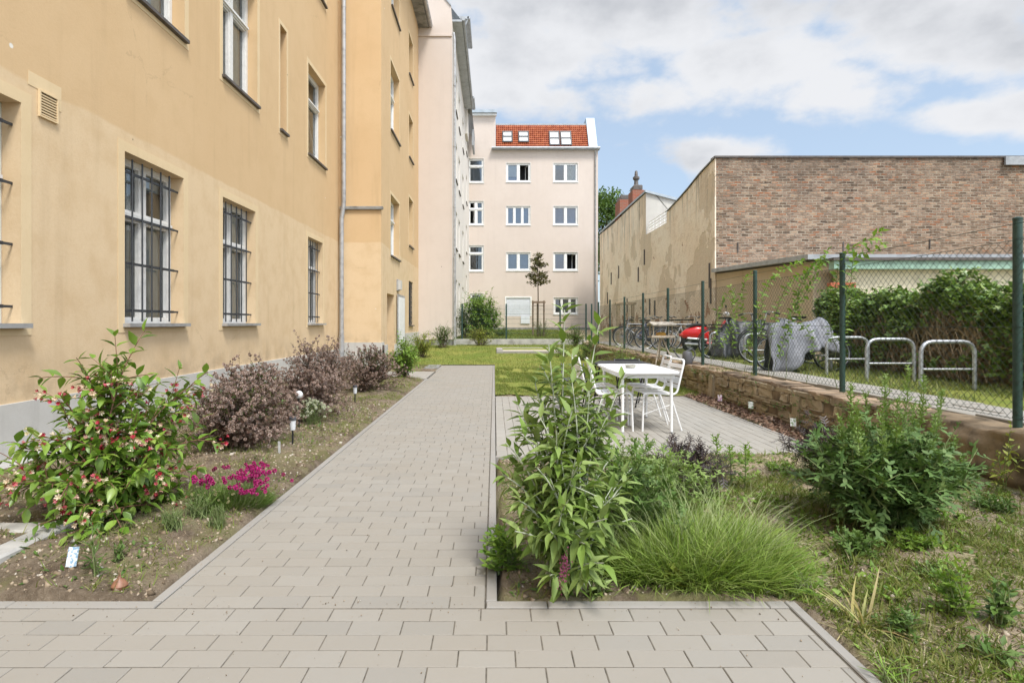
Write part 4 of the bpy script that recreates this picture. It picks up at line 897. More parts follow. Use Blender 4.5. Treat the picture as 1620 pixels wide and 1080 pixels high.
def tubes(curves, r0, r1, n=4):
    parts = []
    for c in curves:
        c = np.asarray(c); m = len(c); T = unit(np.gradient(c, axis=0)); ref = np.array((.31, .93, .1)); A = unit(np.cross(T, ref)); B = np.cross(T, A)
        rr = np.linspace(r0, r1, m)[:, None]; k = np.arange(n)*2*math.pi/n
        V = c[:, None]+rr[:, None]*(np.cos(k)[None, :, None]*A[:, None]+np.sin(k)[None, :, None]*B[:, None])
        i = np.arange(m-1)[:, None]*n+np.arange(n)[None]; j = np.arange(m-1)[:, None]*n+(np.arange(n)[None]+1) % n
        parts.append((V.reshape(-1, 3), [np.stack([i, j, j+n, i+n], -1).reshape(-1, 4)]))
    return merge(parts)
def on_curve(c, spacing, t0=.25, pat='opp', ang=65, droop=.15, jit=.2, t1=1.0):
    c = np.asarray(c); seg = np.linalg.norm(np.diff(c, axis=0), axis=1); L = np.concatenate([[0], np.cumsum(seg)]); tot = L[-1]
    s = np.arange(t0*tot, tot*t1+1e-6, spacing); 
    if len(s) == 0: s = np.array([tot])
    P = np.stack([np.interp(s, L, c[:, k]) for k in range(3)], -1); T = unit(np.stack([np.interp(s, L, np.gradient(c[:, k])) for k in range(3)], -1))
    A = unit(np.cross(T, (.2, .1, 1.0))+1e-6); B = np.cross(T, A); n = len(s); outP = []; outD = []; outt = []; ph0 = rng.uniform(0, 6.28)
    reps = 2 if pat == 'opp' else 1
    for q in range(reps):
        ph = ph0+(np.arange(n)*(math.pi/2) if pat == 'opp' else np.arange(n)*2.4)+q*math.pi+rng.normal(0, jit, n); a = R(ang)*(1-.45*(s/tot)**3)+rng.normal(0, jit*.6, n)
        D = np.cos(a)[:, None]*T+np.sin(a)[:, None]*(np.cos(ph)[:, None]*A+np.sin(ph)[:, None]*B); D[:, 2] -= droop
        outP.append(P); outD.append(D); outt.append(s/tot)
    return np.concatenate(outP), np.concatenate(outD), np.concatenate(outt)
def shrub(name, base, targets, label, cat, leaf, lmat, smat, size=.06, spacing=.05, t0=.25, pat='opp', ang=65, droop=.15, sub=4, sublen=.35, r=(.008, .002), spread=.12, upb=.55, group=None, wscale=1.0, tip=.6, roll=.5, subt=(.3, .95), gravity=.0, bare=()):
    root = empty(name, base, label, cat, group); base = np.array(base, float); curves = []; mains = []
    for tg in targets:
        tg = np.array(tg, float); p0 = base+np.array([rng.normal(0, spread), rng.normal(0, spread), 0]); d = tg-p0; p0[2] = base[2]-.03
        mid = p0+d*.45; mid[2] = p0[2]+d[2]*(.45+.45*upb); mid[:2] = p0[:2]+d[:2]*(.45-.3*upb); c = bez(p0, mid, tg, 9); mains.append(c); L = np.linalg.norm(d)
        for k in range(sub):
            t = rng.uniform(*subt); i = int(t*8); q = c[i]+(c[min(i+1, 8)]-c[i])*(t*8-i); T = unit((c[min(i+1, 8)]-c[max(i-1, 0)])[None])[0]
            dr = unit((T*.8+rng.normal(0, .62, 3)+np.array((0, 0, .15-gravity)))[None])[0]; l = L*sublen*rng.uniform(.5, 1.1)
            e = q+dr*l; e[2] = max(e[2]-gravity*l*.5, base[2]+.03); curves.append(bez(q, q+dr*l*.55+np.array((0, 0, .05*l)), e, 6))
    for tg in bare:                                    # single upright shoots without side branches
        tg = np.array(tg, float); p0 = base+np.array([rng.normal(0, spread), rng.normal(0, spread), -.03]); d = tg-p0; mid = p0+d*.5; mid[:2] = p0[:2]+d[:2]*.25; mains.append(bez(p0, mid, tg, 9))
    V, Fs = merge([tubes(mains, r[0], r[1], 5)]+([tubes(curves, r[1]*1.3, r[1]*.7, 4)] if curves else [])); mesh_np('stems', V, Fs, smat, root, True)
    P, D, T_ = [], [], []
    for c in mains: a = on_curve(c, spacing, t0, pat, ang, droop); P.append(a[0]); D.append(a[1]); T_.append(a[2])
    for c in curves: a = on_curve(c, spacing, .12, pat, ang, droop); P.append(a[0]); D.append(a[1]); T_.append(a[2])
    P = np.concatenate(P); D = np.concatenate(D); T_ = np.concatenate(T_); S = size*(1-(1-tip)*T_**2.5)*rng.uniform(.7, 1.2, len(P))
    P = P+D*.004; V, Fs = inst(leaf, P, D, S, roll, wscale=wscale); mesh_np('foliage', V, Fs, lmat, root)
    return root, mains, curves, P, D
def dome(c, rx, ry, z0, z1, n, power=1.0, tops=True):
    out = []
    for k in range(n):
        a = rng.uniform(0, 6.283); q = math.sqrt(rng.uniform(0, 1)); h = math.sqrt(max(0, 1-q**2.2)); z = z0+(z1-z0)*(h*rng.uniform(.55, 1.0) if not tops else h*rng.uniform(.75, 1.03))
        out.append((c[0]+rx*q*math.cos(a), c[1]+ry*q*math.sin(a), z+.05))
    return out
stem_green = simple('green_stem', (.16, .20, .07, 1), .7, 0, .2, 30); stem_brown = simple('brown_stem', (.12, .085, .055, 1), .8, 0, .25, 40); stem_red = simple('reddish_stem', (.20, .10, .06, 1), .75, 0, .25, 40); stem_grey = simple('felted_stem', (.42, .45, .33, 1), .8, 0, .15, 30)
g_weig = leafmat('weigela_leaf', [(0.117, 0.227, 0.026, 1), (0.176, 0.305, 0.039, 1), (0.247, 0.370, 0.058, 1), (0.085, 0.169, 0.026, 1), (0.325, 0.429, 0.091, 1)], .25, .38, .5)
g_bud = leafmat('buddleja_leaf', [(0.172, 0.247, 0.060, 1), (0.218, 0.310, 0.080, 1), (0.299, 0.380, 0.130, 1), (0.138, 0.207, 0.045, 1), (0.207, 0.322, 0.060, 1)], .25, .55, .3)
g_lav = leafmat('lavender_leaf', [(0.161, 0.246, 0.050, 1), (0.218, 0.325, 0.055, 1), (0.287, 0.370, 0.090, 1), (0.196, 0.302, 0.040, 1), (0.356, 0.392, 0.140, 1)], .28, .6, .25)
g_mug = leafmat('mugwort_leaf', [(0.072, 0.138, 0.036, 1), (0.102, 0.180, 0.048, 1), (0.144, 0.228, 0.066, 1), (0.078, 0.144, 0.040, 1), (0.180, 0.264, 0.084, 1)], .18, .55, .3)
g_mugtop = leafmat('young_mugwort_leaf', [(.16, .25, .06, 1), (.21, .31, .08, 1), (.26, .35, .12, 1)], .3, .55, .3)
g_dark = leafmat('dark_shrub_leaf', [(0.083, 0.042, 0.033, 1), (0.121, 0.063, 0.046, 1), (0.165, 0.089, 0.066, 1), (0.066, 0.037, 0.033, 1), (0.132, 0.116, 0.055, 1)], .15, .5, .3)
g_elder = leafmat('black_elder_leaf', [(.03, .02, .024, 1), (.045, .03, .035, 1), (.06, .035, .035, 1), (.035, .03, .025, 1)], .1, .45, .4)
g_fresh = leafmat('fresh_leaf', [(0.143, 0.264, 0.033, 1), (0.209, 0.341, 0.050, 1), (0.275, 0.396, 0.077, 1), (0.110, 0.209, 0.033, 1)], .3, .5, .3)
g_mid = leafmat('mid_green_leaf', [(.075, .15, .03, 1), (.11, .19, .04, 1), (.15, .23, .06, 1), (.06, .12, .025, 1)], .25, .5, .3)
g_yel = leafmat('yellow_green_leaf', [(.25, .31, .05, 1), (.33, .36, .06, 1), (.18, .26, .04, 1), (.40, .38, .09, 1)], .3, .5, .3)
g_ivy = leafmat('ivy_leaf', [(0.109, 0.203, 0.040, 1), (0.172, 0.281, 0.055, 1), (0.265, 0.374, 0.094, 1), (0.078, 0.156, 0.031, 1), (0.343, 0.437, 0.125, 1)], .2, .4, .5)
g_dry = leafmat('dry_leaf', [(.25, .18, .11, 1), (.33, .245, .155, 1), (.19, .135, .085, 1), (.38, .30, .2, 1)], .1, .8, .15)
g_tree = leafmat('maple_leaf', [(.14, .13, .055, 1), (.19, .17, .075, 1), (.11, .12, .045, 1), (.24, .19, .10, 1), (.12, .15, .05, 1)], .22, .5, .3)
def petals(n_pet, cone, rad, twist=0):
    V = [(0, 0, 0)]; Fc = []
    for k in range(n_pet):
        a = 2*math.pi*k/n_pet; b = a+2*math.pi/n_pet*.9; m = (a+b)/2; V += [(cone*.75, rad*.35*math.cos(a), rad*.35*math.sin(a)), (cone, rad*math.cos(m), rad*math.sin(m)), (cone*.75, rad*.35*math.cos(b), rad*.35*math.sin(b))]
        i = 1+3*k; Fc.append((0, i, i+1, i+2))
    return np.array(V), np.array(Fc)
LEAF['pompon'] = petals(6, .45, .5)
def trumpet(n=6):
    V = [(0, 0, 0)]; Fc = []
    for k in range(n):
        a = 2*math.pi*k/n; b = a+2*math.pi/n; m = (a+b)/2; V += [(.62, .17*math.cos(a), .17*math.sin(a)), (.95, .52*math.cos(m), .52*math.sin(m)), (.62, .17*math.cos(b), .17*math.sin(b)), (.9, .36*math.cos(a+.15), .36*math.sin(a+.15)), (.9, .36*math.cos(b-.15), .36*math.sin(b-.15))]
        i = 1+5*k; Fc += [(0, i, i+2, 0), (i, i+3, i+1, i+4), (i, i+4, i+2, i)]
    T3 = [f[:3] for f in Fc if f[0] == f[3]]; Q = [f for f in Fc if f[0] != f[3]]
    return np.array(V), np.array(Q), np.array(T3)
def ball_tpl(n=20, spikes=.25):
    g = (1+5**.5)/2; V = np.array([(-1,g,0),(1,g,0),(-1,-g,0),(1,-g,0),(0,-1,g),(0,1,g),(0,-1,-g),(0,1,-g),(g,0,-1),(g,0,1),(-g,0,-1),(-g,0,1)], float); V /= np.linalg.norm(V[0])
    Fc = np.array([(0,11,5),(0,5,1),(0,1,7),(0,7,10),(0,10,11),(1,5,9),(5,11,4),(11,10,2),(10,7,6),(7,1,8),(3,9,4),(3,4,2),(3,2,6),(3,6,8),(3,8,9),(4,9,5),(2,4,11),(6,2,10),(8,6,7),(9,8,1)])
    W = []; Fn = []
    for f in Fc:                                       # each facet a small petal standing off the centre
        c = V[list(f)].mean(0); k = len(W); W += [c*.35, V[f[0]]*1.0, c*1.12, V[f[1]]*.95]; Fn.append((k, k+1, k+2, k+3)); W += [V[f[2]]*1.0]; Fn.append((k, k+3, k+2, k+4))
    return np.array(W), np.array(Fn)
LEAF['head'] = ball_tpl(); LEAF['trumpet'] = trumpet()
def octa():
    V = np.array([(1,0,0),(-.9,.1,0),(0,.8,.1),(.1,-.85,0),(0,.1,.6),(0,0,-.6),(.6,.6,.35),(-.6,-.5,.3)], float)
    return V, np.array([(0,2,4),(2,1,4),(1,3,4),(3,0,4),(2,0,5),(1,2,5),(3,1,5),(0,3,5)])
LEAF['clod'] = octa()
def flowers(root, name, kind, P, D, S, mat): 
    V, Fs = inst(kind, P, D, S, 1.0); return mesh_np(name, V, Fs, mat, root)
# --- weigela in the near left bed ---------------------------------------------------
tg = [pt(210,556,3.75), pt(128,584,3.65), pt(186,594,3.8), pt(163,612,3.6), pt(315,603,4.0), pt(300,640,4.2), pt(93,622,3.55), pt(150,610,3.7), pt(30,708,3.35), pt(8,765,3.3), pt(15,735,3.5), pt(78,875,3.08), pt(110,845,3.1), pt(60,830,3.15), pt(120,800,3.25),
      pt(330,690,4.1), pt(325,735,4.0), pt(265,650,3.9), pt(240,625,4.1), pt(130,650,3.5), pt(70,690,3.4), pt(180,650,3.7), pt(250,700,3.7), pt(200,700,3.5), pt(60,760,3.25), pt(95,760,3.2), pt(170,760,3.4), pt(230,770,3.6), pt(250,745,3.8), pt(290,700,4.0), pt(140,700,3.4), pt(110,730,3.4), pt(215,660,3.6), pt(280,770,3.9), pt(330,800,3.9),
      pt(225,740,3.35), pt(160,810,3.3), pt(190,615,3.9), pt(100,660,3.6), pt(285,625,4.1)]
root, mains, curves, P, D = shrub('weigela_shrub', (-2.5, 3.8, .02), tg, 'large green shrub with red and cream trumpet blossoms in the near left bed', 'shrub', 'ovate', g_weig, stem_red, .10, .066, .28, 'opp', 62, .12, 7, .30, (.009, .003), .09, .75, tip=.8, subt=(.45, .95), gravity=.12)
m_red = leafmat('crimson_blossom', [(.42, .02, .045, 1), (.55, .05, .10, 1), (.62, .16, .2, 1), (.30, .01, .03, 1)], .2, .5, .3); m_cream = leafmat('cream_blossom', [(.72, .62, .44, 1), (.75, .55, .42, 1), (.78, .70, .52, 1), (.70, .42, .36, 1)], .25, .5, .3)
PP = []; DD = []; QQ = []; EE = []
for c in mains+curves:
    if rng.random() > .38: continue
    i = rng.integers(4, len(c)); 
    if c[i][2] > .92: continue
    for k in range(rng.integers(5, 10)):
        d = rng.normal(0, 1, 3)+np.array((.25, -.55, .1)); d /= np.linalg.norm(d); q = c[i]+d*rng.uniform(.01, .04)+rng.normal(0, .014, 3)
        (PP if rng.random() < .52 else QQ).append(q); (DD if len(PP)+len(QQ) > len(DD)+len(EE) and len(PP) > len(DD) else EE).append(d)
flowers(root, 'red_blossoms', 'trumpet', PP, DD, rng.uniform(.022, .034, len(PP)), m_red); flowers(root, 'cream_blossoms', 'trumpet', QQ, EE, rng.uniform(.026, .038, len(QQ)), m_cream)
# --- dark leaved shrubs with pinkish flower heads ------------------------------------
m_head = leafmat('pale_pink_flower_head', [(.56, .42, .37, 1), (.66, .52, .47, 1), (.48, .33, .28, 1), (.72, .60, .55, 1), (.42, .27, .22, 1)], .1, .8, .15)
m_white = leafmat('cream_white_flower', [(.72, .74, .58, 1), (.78, .78, .68, 1), (.66, .70, .45, 1)], .15, .7, .2)
GD = 'dark leaved shrubs along the ochre wall'
def darkshrub(c, rx, ry, z1, n, label, nf, green=False):
    rx *= 1.22; ry *= 1.22; nf = int(nf*1.45); n = int(n*1.25)
    t = dome((c[0], c[1]), rx, ry, .12, z1, int(n*1.35)); 
    root, mains, curves, P, D = shrub('dark_leaved_shrub', (c[0], c[1], .0), t, label, 'shrub', 'small', g_dark, stem_brown, .036, .027, .3, 'alt', 60, .05, 6, .3, (.006, .002), .07, .6, group=GD, tip=.8, gravity=.05)
    tips = [q[-1] for q in mains+curves]+[q[-2] for q in mains+curves]+[q[-3]+rng.normal(0, .015, 3) for q in curves]; sel = rng.permutation(len(tips))[:int(nf*1.7)]; F_ = np.array([tips[i] for i in sel])+rng.normal(0, .012, (len(sel), 3))
    flowers(root, 'flower_heads', 'head', F_, rng.normal(0, 1, (len(F_), 3)), rng.uniform(.013, .022, len(F_)), m_head)
    if green:
        s2 = [q for q in mains if q[-1][2] > z1*.72]; a = [on_curve(q, .022, .6, 'alt', 55, 0) for q in s2]; V, Fs = inst('small', np.concatenate([x[0] for x in a]), np.concatenate([x[1] for x in a]), .034, .5); o = mesh_np('upper_foliage', V, Fs, g_mid, root); o['label'] = 'greener young shoots at the top'
    return root
darkshrub((-2.55, 5.65), .55, .5, .66, 52, 'dark leaved shrub with pinkish flower heads nearest to the weigela', 430, True)
darkshrub((-2.72, 6.35), .42, .4, .80, 36, 'dark shrub with greenish shoots between the nearest dark shrub and the globe lamp', 300, True)
darkshrub((-2.45, 7.3), .58, .5, .68, 46, 'dark pinkish shrub directly behind the white globe lamp', 420)
darkshrub((-2.68, 8.6), .55, .5, .93, 48, 'tallest dark shrub, in the middle of the row along the wall', 380)
darkshrub((-2.36, 10.4), .58, .55, .80, 52, 'last dark shrub of the row, in front of the downpipe', 380, True)
# --- other plants of the left bed -----------------------------------------------------
root, mains, curves, P, D = shrub('candytuft', (-2.2, 6.85, .02), dome((-2.2, 6.85), .25, .2, .1, .3, 30), 'small white flowering plant in front of the dark shrubs', 'plant', 'narrow', g_mid, stem_green, .05, .03, .3, 'alt', 55, 0, 3, .3, (.003, .0015), .04)
flowers(root, 'blossoms', 'head', np.array([c[-1] for c in mains]*2)+rng.normal(0, .03, (60, 3)), rng.normal(0, 1, (60, 3)), .017, m_white)
m_pink = leafmat('magenta_flower', [(.55, .02, .22, 1), (.66, .05, .30, 1), (.45, .02, .17, 1), (.70, .16, .38, 1)], .15, .7, .2)
ar = empty('thrift_clump', (-1.86, 4.0, .0), 'grassy cushion with bright magenta flower heads in the left bed', 'flower')
n = 5200; a = rng.uniform(0, 6.283, n); q = np.sqrt(rng.random(n)); P = np.stack([-1.90+.30*q*np.cos(a), 3.98+.21*q*np.sin(a), np.full(n, .0)], -1); D = np.stack([np.cos(a)*q*.8, np.sin(a)*q*.8, np.full(n, 1.0)], -1)+rng.normal(0, .28, (n, 3))
V, Fs = inst('blade', P, D, rng.uniform(.09, .165, n)*(1.1-.35*q), .6, wscale=.9); mesh_np('foliage', V, Fs, leafmat('thrift_blade', [(.09, .16, .035, 1), (.14, .22, .05, 1), (.2, .28, .07, 1)], .2, .6, .2), ar)
hp = []
for (px, py, dd, sp, k) in ((435,752,3.95,.085,62), (408,742,4.15,.05,14), (347,740,4.2,.06,5), (330,762,3.8,.05,13), (318,757,3.75,.04,5), (395,738,4.2,.03,4), (365,765,3.9,.12,7), (440,772,3.8,.05,14)):
    b = np.array(pt(px, py, dd)); hp += [b+np.array((rng.normal(0, sp), rng.normal(0, sp), rng.normal(0, sp*.3))) for _ in range(k)]
hp = np.array(hp); hp[:, 2] = np.clip(hp[:, 2], .13, .3); hp[:, 0] = np.where(hp[:, 0] > -1.68, hp[:, 0]-.16, hp[:, 0]); flowers(ar, 'flower_heads', 'head', hp, rng.normal(0, 1, hp.shape), rng.uniform(.012, .019, len(hp)), m_pink)
V, Fs = tubes([bez((h[0]*.55-1.9*.45, h[1]*.55+3.98*.45, .02), (h[0], h[1], .08), h, 5) for h in hp], .0014, .0012, 4); mesh_np('stems', V, Fs, stem_green, ar)
b_ = rng.normal(0, .1, (45, 3))+np.array((-1.83, 3.8, .16)); b_[:, 2] = np.clip(b_[:, 2], .12, .2); flowers(ar, 'buds', 'head', b_, rng.normal(0, 1, b_.shape), .008, leafmat('straw_bud', [(.45, .42, .2, 1), (.5, .48, .28, 1)], .1))
def tuftplant(name, c, rad, hgt, n, mat, label, cat, leaf='narrow', size=.04, group=None, sub=2, sp=.02, pat='alt', droop=0.0, smat=None, ang=55, t0=.15, wscale=1.0, upb=.55, spread=.5):
    z = float(terrain(c[0], c[1])); t = [(c[0]+rad*math.sqrt(rnd.random())*math.cos(a), c[1]+rad*math.sqrt(rnd.random())*math.sin(a), z+hgt*rnd.uniform(.55, 1.05)) for a in [rnd.uniform(0, 6.28) for _ in range(n)]]
    return shrub(name, (c[0], c[1], z), t, label, cat, leaf, mat, smat or stem_green, size, sp, t0, pat, ang, droop, sub, .35, (.004, .0015), rad*spread, upb, group=group, wscale=wscale)[0]
def G(px, py): 
    q = gp(px, py); return (q[0], q[1])
tuftplant('heather_tuft', G(272, 850), .07, .12, 34, g_mid, 'dark green bushy tuft nearest the near paving in the left bed', 'plant', size=.025, sp=.009, group='dark green tufts in the left bed')
tuftplant('heather_tuft', G(345, 840), .06, .13, 30, g_mid, 'dark green bushy tuft close to the path kerb', 'plant', size=.025, sp=.009, group='dark green tufts in the left bed')
tuftplant('heather_tuft', G(312, 825), .08, .12, 34, g_mid, 'dark green bushy tuft right in front of the magenta flowers', 'plant', size=.028, sp=.011, group='dark green tufts in the left bed')
tuftplant('lily_shoot', G(150, 922), .03, .27, 4, g_mid, 'slender leafy upright shoot beside the blue and white plant label', 'plant', 'narrow', .075, sub=0, sp=.014, ang=62, t0=.1, wscale=1.6)
tuftplant('leafy_seedling', G(190, 900), .03, .09, 7, g_mid, 'small dark leafy seedling in front of the near left paving edge', 'plant', 'small', .035, sub=1, sp=.015)
tuftplant('iris_fan', G(332, 818), .012, .1, 5, g_bud, 'pale blue-green leaf fan in front of the magenta flowers', 'plant', 'narrow', .09, sub=0, sp=.06, wscale=2.6, ang=20)
r0 = shrub('green_border_shrub', (-2.02, 12.7, .0), dome((-2.02, 12.75), .5, .45, .15, .82, 40)+[(-2.2, 12.9, 1.0), (-2.0, 12.8, .95)], 'bright green leafy shrub by the side path at the projecting bay', 'shrub', 'ovate', g_fresh, stem_brown, .085, .06, .3, 'opp', 62, .1, 4, .3, (.007, .002), .08, .6)[0]
shrub('green_border_shrub', (-2.5, 19.3, .12), dome((-2.4, 19.3), .6, .6, .25, .95, 50), 'yellowish green shrub at the lawn edge by the white side door', 'shrub', 'small', g_yel, stem_brown, .075, .05, .25, 'alt', 60, .05, 5, .3, (.006, .002), .1, .5)
shrub('green_border_shrub', (-2.75, 17.6, .03), dome((-2.7, 17.6), .42, .45, .1, .55, 32), 'low green shrub behind the side path next to the plinth', 'shrub', 'small', g_fresh, stem_brown, .075, .05, .25, 'alt', 60, .05, 5, .3, (.006, .002), .1, .5)
shrub('green_border_shrub', (-2.0, 22.2, .33), dome((-2.0, 22.2), .55, .6, .5, 1.15, 44), 'loose green shrub in the corner under the pink gable wall', 'shrub', 'small', g_mid, stem_brown, .07, .055, .25, 'alt', 60, .05, 5, .3, (.006, .002), .1, .6)
shrub('tall_bush', (-.6, 25.4, .6), dome((-.62, 25.3), 1.0, .7, .75, 2.45, 110), 'tall bright green bush behind the bar mesh fence', 'bush', 'small', g_fresh, stem_brown, .13, .06, .2, 'alt', 55, .1, 7, .35, (.012, .003), .15, .4)
shrub('tall_bush', (-1.35, 25.2, .6), dome((-1.4, 25.1), .3, .4, .75, 1.9, 30), 'slim green bush behind the bar mesh fence next to the pink gable', 'bush', 'small', g_mid, stem_brown, .07, .05, .2, 'alt', 55, .1, 5, .3, (.01, .003), .1, .6)
shrub('yellow_border_shrub', (-.55, 23.3, .34), dome((-.6, 23.3), .65, .4, .45, 1.05, 50), 'low yellowish flowering shrub in front of the low concrete wall', 'shrub', 'small', g_yel, stem_brown, .07, .05, .2, 'alt', 55, .1, 5, .3, (.006, .002), .1, .5)
# --- right hand bed --------------------------------------------------------------------
bare = [pt(893,490,2.95), pt(950,500,3.05), pt(868,545,2.9), pt(985,600,3.05), pt(820,640,3.0), pt(935,590,2.85), pt(905,560,3.1), pt(845,600,3.0)]
tg = [pt(850,620,3.1), pt(905,605,2.85), pt(935,600,3.0), pt(870,590,3.0), pt(825,650,3.0), pt(955,630,2.95), pt(905,650,2.75), pt(800,700,2.95), pt(830,690,2.8), pt(960,660,2.85), pt(1000,740,3.1), pt(880,680,2.65), pt(795,750,2.85),
      pt(920,730,2.6), pt(850,740,2.6), pt(980,780,2.75), pt(1000,820,2.8), pt(820,790,2.65), pt(900,790,2.5), pt(960,820,2.5), pt(870,840,2.5), pt(925,860,2.45), pt(815,840,2.6), pt(990,760,2.95), pt(940,680,3.1), pt(880,730,3.1), pt(845,780,2.75), pt(930,760,2.75), pt(970,720,3.1), pt(815,730,3.1), pt(955,890,2.5), pt(870,910,2.5)]
root, mains, curves, P, D = shrub('buddleja', (.36, 2.86, .0), tg, 'tall grey-green shrub with long pointed leaves at the path corner', 'shrub', 'lance', g_bud, stem_grey, .12, .054, .25, 'opp', 68, .12, 3, .26, (.008, .003), .05, .7, tip=.85, subt=(.3, .8), gravity=.02, bare=bare)
V, Fs = inst('lance', P[::3]+rng.normal(0, .02, (len(P[::3]), 3)), D[::3]+rng.normal(0, .5, (len(P[::3]), 3)), rng.uniform(.06, .10, len(P[::3])), .6); mesh_np('small_leaves', V, Fs, g_bud, root)
fl = [pt(893, 902, 2.42), pt(895, 890, 2.43), pt(888, 912, 2.41)]; s_ = np.concatenate([np.array(f)+rng.normal(0, 1, (40, 3))*np.array((.008, .008, .028)) for f in fl]); flowers(root, 'flower_spike', 'pompon', s_, rng.normal(0, 1, s_.shape), .012, leafmat('purple_bud', [(.20, .03, .09, 1), (.28, .06, .14, 1), (.14, .02, .06, 1)], .1))
tuftplant('fern_leaved_weed', (1.0, 3.65), .32, .48, 34, g_bud, 'feathery pale green weed clump between the tall shrub and the patio', 'plant', 'lobed', .075, sp=.03, sub=3, ang=58)
tuftplant('fern_leaved_weed', (.75, 3.25), .26, .5, 30, g_mid, 'feathery mid green weed clump right behind the tall path corner shrub', 'plant', 'lobed', .075, sp=.03, sub=3, ang=58)
def bladeclump(name, label, cat, clumps, n, L, mat, lean=.45, leaf='blade2', w=1.0, flower=0):
    c0 = clumps[0]; root = empty(name, (c0[0], c0[1], 0), label, cat); Ps = []; Ds = []; Ss = []
    for (x, y, r, k) in clumps:
        m = int(n*k); a = rng.uniform(0, 6.283, m); q = np.sqrt(rng.random(m)); p = np.stack([x+r*q*np.cos(a), y+r*q*np.sin(a), np.zeros(m)], -1); p[:, 2] = terrain(p[:, 0], p[:, 1])-.01
        d = np.stack([np.cos(a)*q*lean*1.6, np.sin(a)*q*lean*1.6, np.ones(m)], -1)+rng.normal(0, lean*.55, (m, 3)); d[:, 2] = np.abs(d[:, 2])+.15; Ps.append(p); Ds.append(d); Ss.append(L*rng.uniform(.45, 1.1, m)*(.75+.6*vnoise(p[:, 0], p[:, 1], .13, 99)))
    V, Fs = inst(leaf, np.concatenate(Ps), np.concatenate(Ds), np.concatenate(Ss), .6, wscale=w); mesh_np('foliage', V, Fs, mat, root); return root
lv = bladeclump('lavender', 'wide pale green lavender clump with thin upright stalks beside the cross path', 'plant', [(1.02, 3.05, .34, .9), (.78, 3.0, .24, .6), (1.27, 3.02, .26, .75), (.98, 2.86, .2, .45), (1.22, 2.86, .16, .4), (1.40, 3.15, .2, .45), (.74, 3.3, .2, .35), (1.2, 3.35, .25, .5), (1.0, 3.4, .2, .3)], 2400, .195, g_lav, .46, w=.95)
m = 420; a = rng.uniform(0, 6.283, m); q = np.sqrt(rng.random(m)); p = np.stack([1.05+.4*q*np.cos(a), 3.05+.28*q*np.sin(a), np.full(m, .05)], -1); d = np.stack([np.cos(a)*q*.55, np.sin(a)*q*.5, np.ones(m)], -1)+rng.normal(0, .13, (m, 3)); L = rng.uniform(.2, .42, m)
V, Fs = inst('blade2', p, d, L, .6, wscale=.35); mesh_np('flower_stalks', V, Fs, leafmat('pale_stalk', [(.28, .34, .13, 1), (.36, .40, .19, 1), (.22, .30, .09, 1)], .2), lv)
e = p+unit(d)*(L*.93)[:, None]; e[:, 2] -= L*.3; 
root, mains, curves, P, D = shrub('black_elder', (1.42, 4.25, .04), dome((1.42, 4.25), .36, .3, .1, .33, 24)+[pt(1068,700,4.25), pt(1095,692,4.3), pt(1120,720,4.3), pt(1050,730,4.2)], 'small dark purple shrub with finely cut leaves before the patio', 'shrub', 'fine', g_elder, stem_brown, .10, .05, .35, 'opp', 62, .12, 3, .3, (.006, .0025), .05, .6)
shrub('black_elder', (2.62, 4.55, .05), dome((2.55, 4.5), .3, .3, .15, .42, 24), 'dark purple cut-leaved shrub partly hidden by the big green bush', 'shrub', 'fine', g_elder, stem_brown, .10, .05, .35, 'opp', 62, .12, 3, .3, (.006, .0025), .05, .6)
for (px, py, top, lab) in ((1135, 770, 690, 'tallest feathery green sprout before the patio edge'), (1156, 770, 708, 'thin green sprout next to the tallest sprout at the patio edge'), (1178, 775, 703, 'small green sprout rightmost of three before the patio')):
    x, y = G(px, py); z = H-(top-CY)*y/F
    c = [bez((x, y, 0), (x+.01, y, z*.5), (x+rnd.uniform(-.02, .02), y, z), 9)]; r_ = empty('feathery_sprout', (x, y, 0), lab, 'plant', 'feathery sprouts before the patio'); V, Fs = tubes(c, .005, .002, 5); mesh_np('stems', V, Fs, stem_green, r_)
    a_ = on_curve(c[0], .011, .15, 'alt', 60, .1); V, Fs = inst('lobed', a_[0], a_[1], .10*(1-.45*a_[2])*(1.0 if z > .3 else .7), .5); mesh_np('foliage', V, Fs, g_fresh, r_)
# mugwort
tg = dome((2.42, 3.52), .56, .45, .12, .58, 80)
root, mains, curves, P, D = shrub('mugwort_bush', (2.40, 3.5, .05), tg, 'big dark green bush with cut leaves and pale upright tips at the right', 'bush', 'lobed', g_mug, stem_green, .115, .042, .2, 'alt', 62, .15, 4, .32, (.007, .003), .12, .5, tip=.75)
tops = [pt(px, py, dd) for (px, py, dd) in ((1345,612,3.5), (1400,592,3.6), (1438,585,3.5), (1370,625,3.7), (1490,618,3.6), (1462,600,3.8), (1355,640,3.3), (1420,635,3.4), (1395,650,3.3), (1480,660,3.4), (1510,690,3.6), (1330,660,3.5), (1445,640,3.7), (1525,720,3.5))]
cs = [bez((2.4+rng.normal(0, .12), 3.5+rng.normal(0, .1), .1), (t[0], t[1], t[2]*.5), t, 9) for t in map(np.array, tops)]; V, Fs = tubes(cs, .006, .002, 5); mesh_np('upright_stems', V, Fs, stem_green, root)
a_ = [on_curve(c, .010, .5, 'alt', 52, .0) for c in cs]; V, Fs = inst('lobed', np.concatenate([x[0] for x in a_]), np.concatenate([x[1] for x in a_]), np.concatenate([.10*(1-.55*x[2]) for x in a_]), .5); o = mesh_np('upright_tips', V, Fs, g_mugtop, root); o['label'] = 'pale green upright shoot tips'
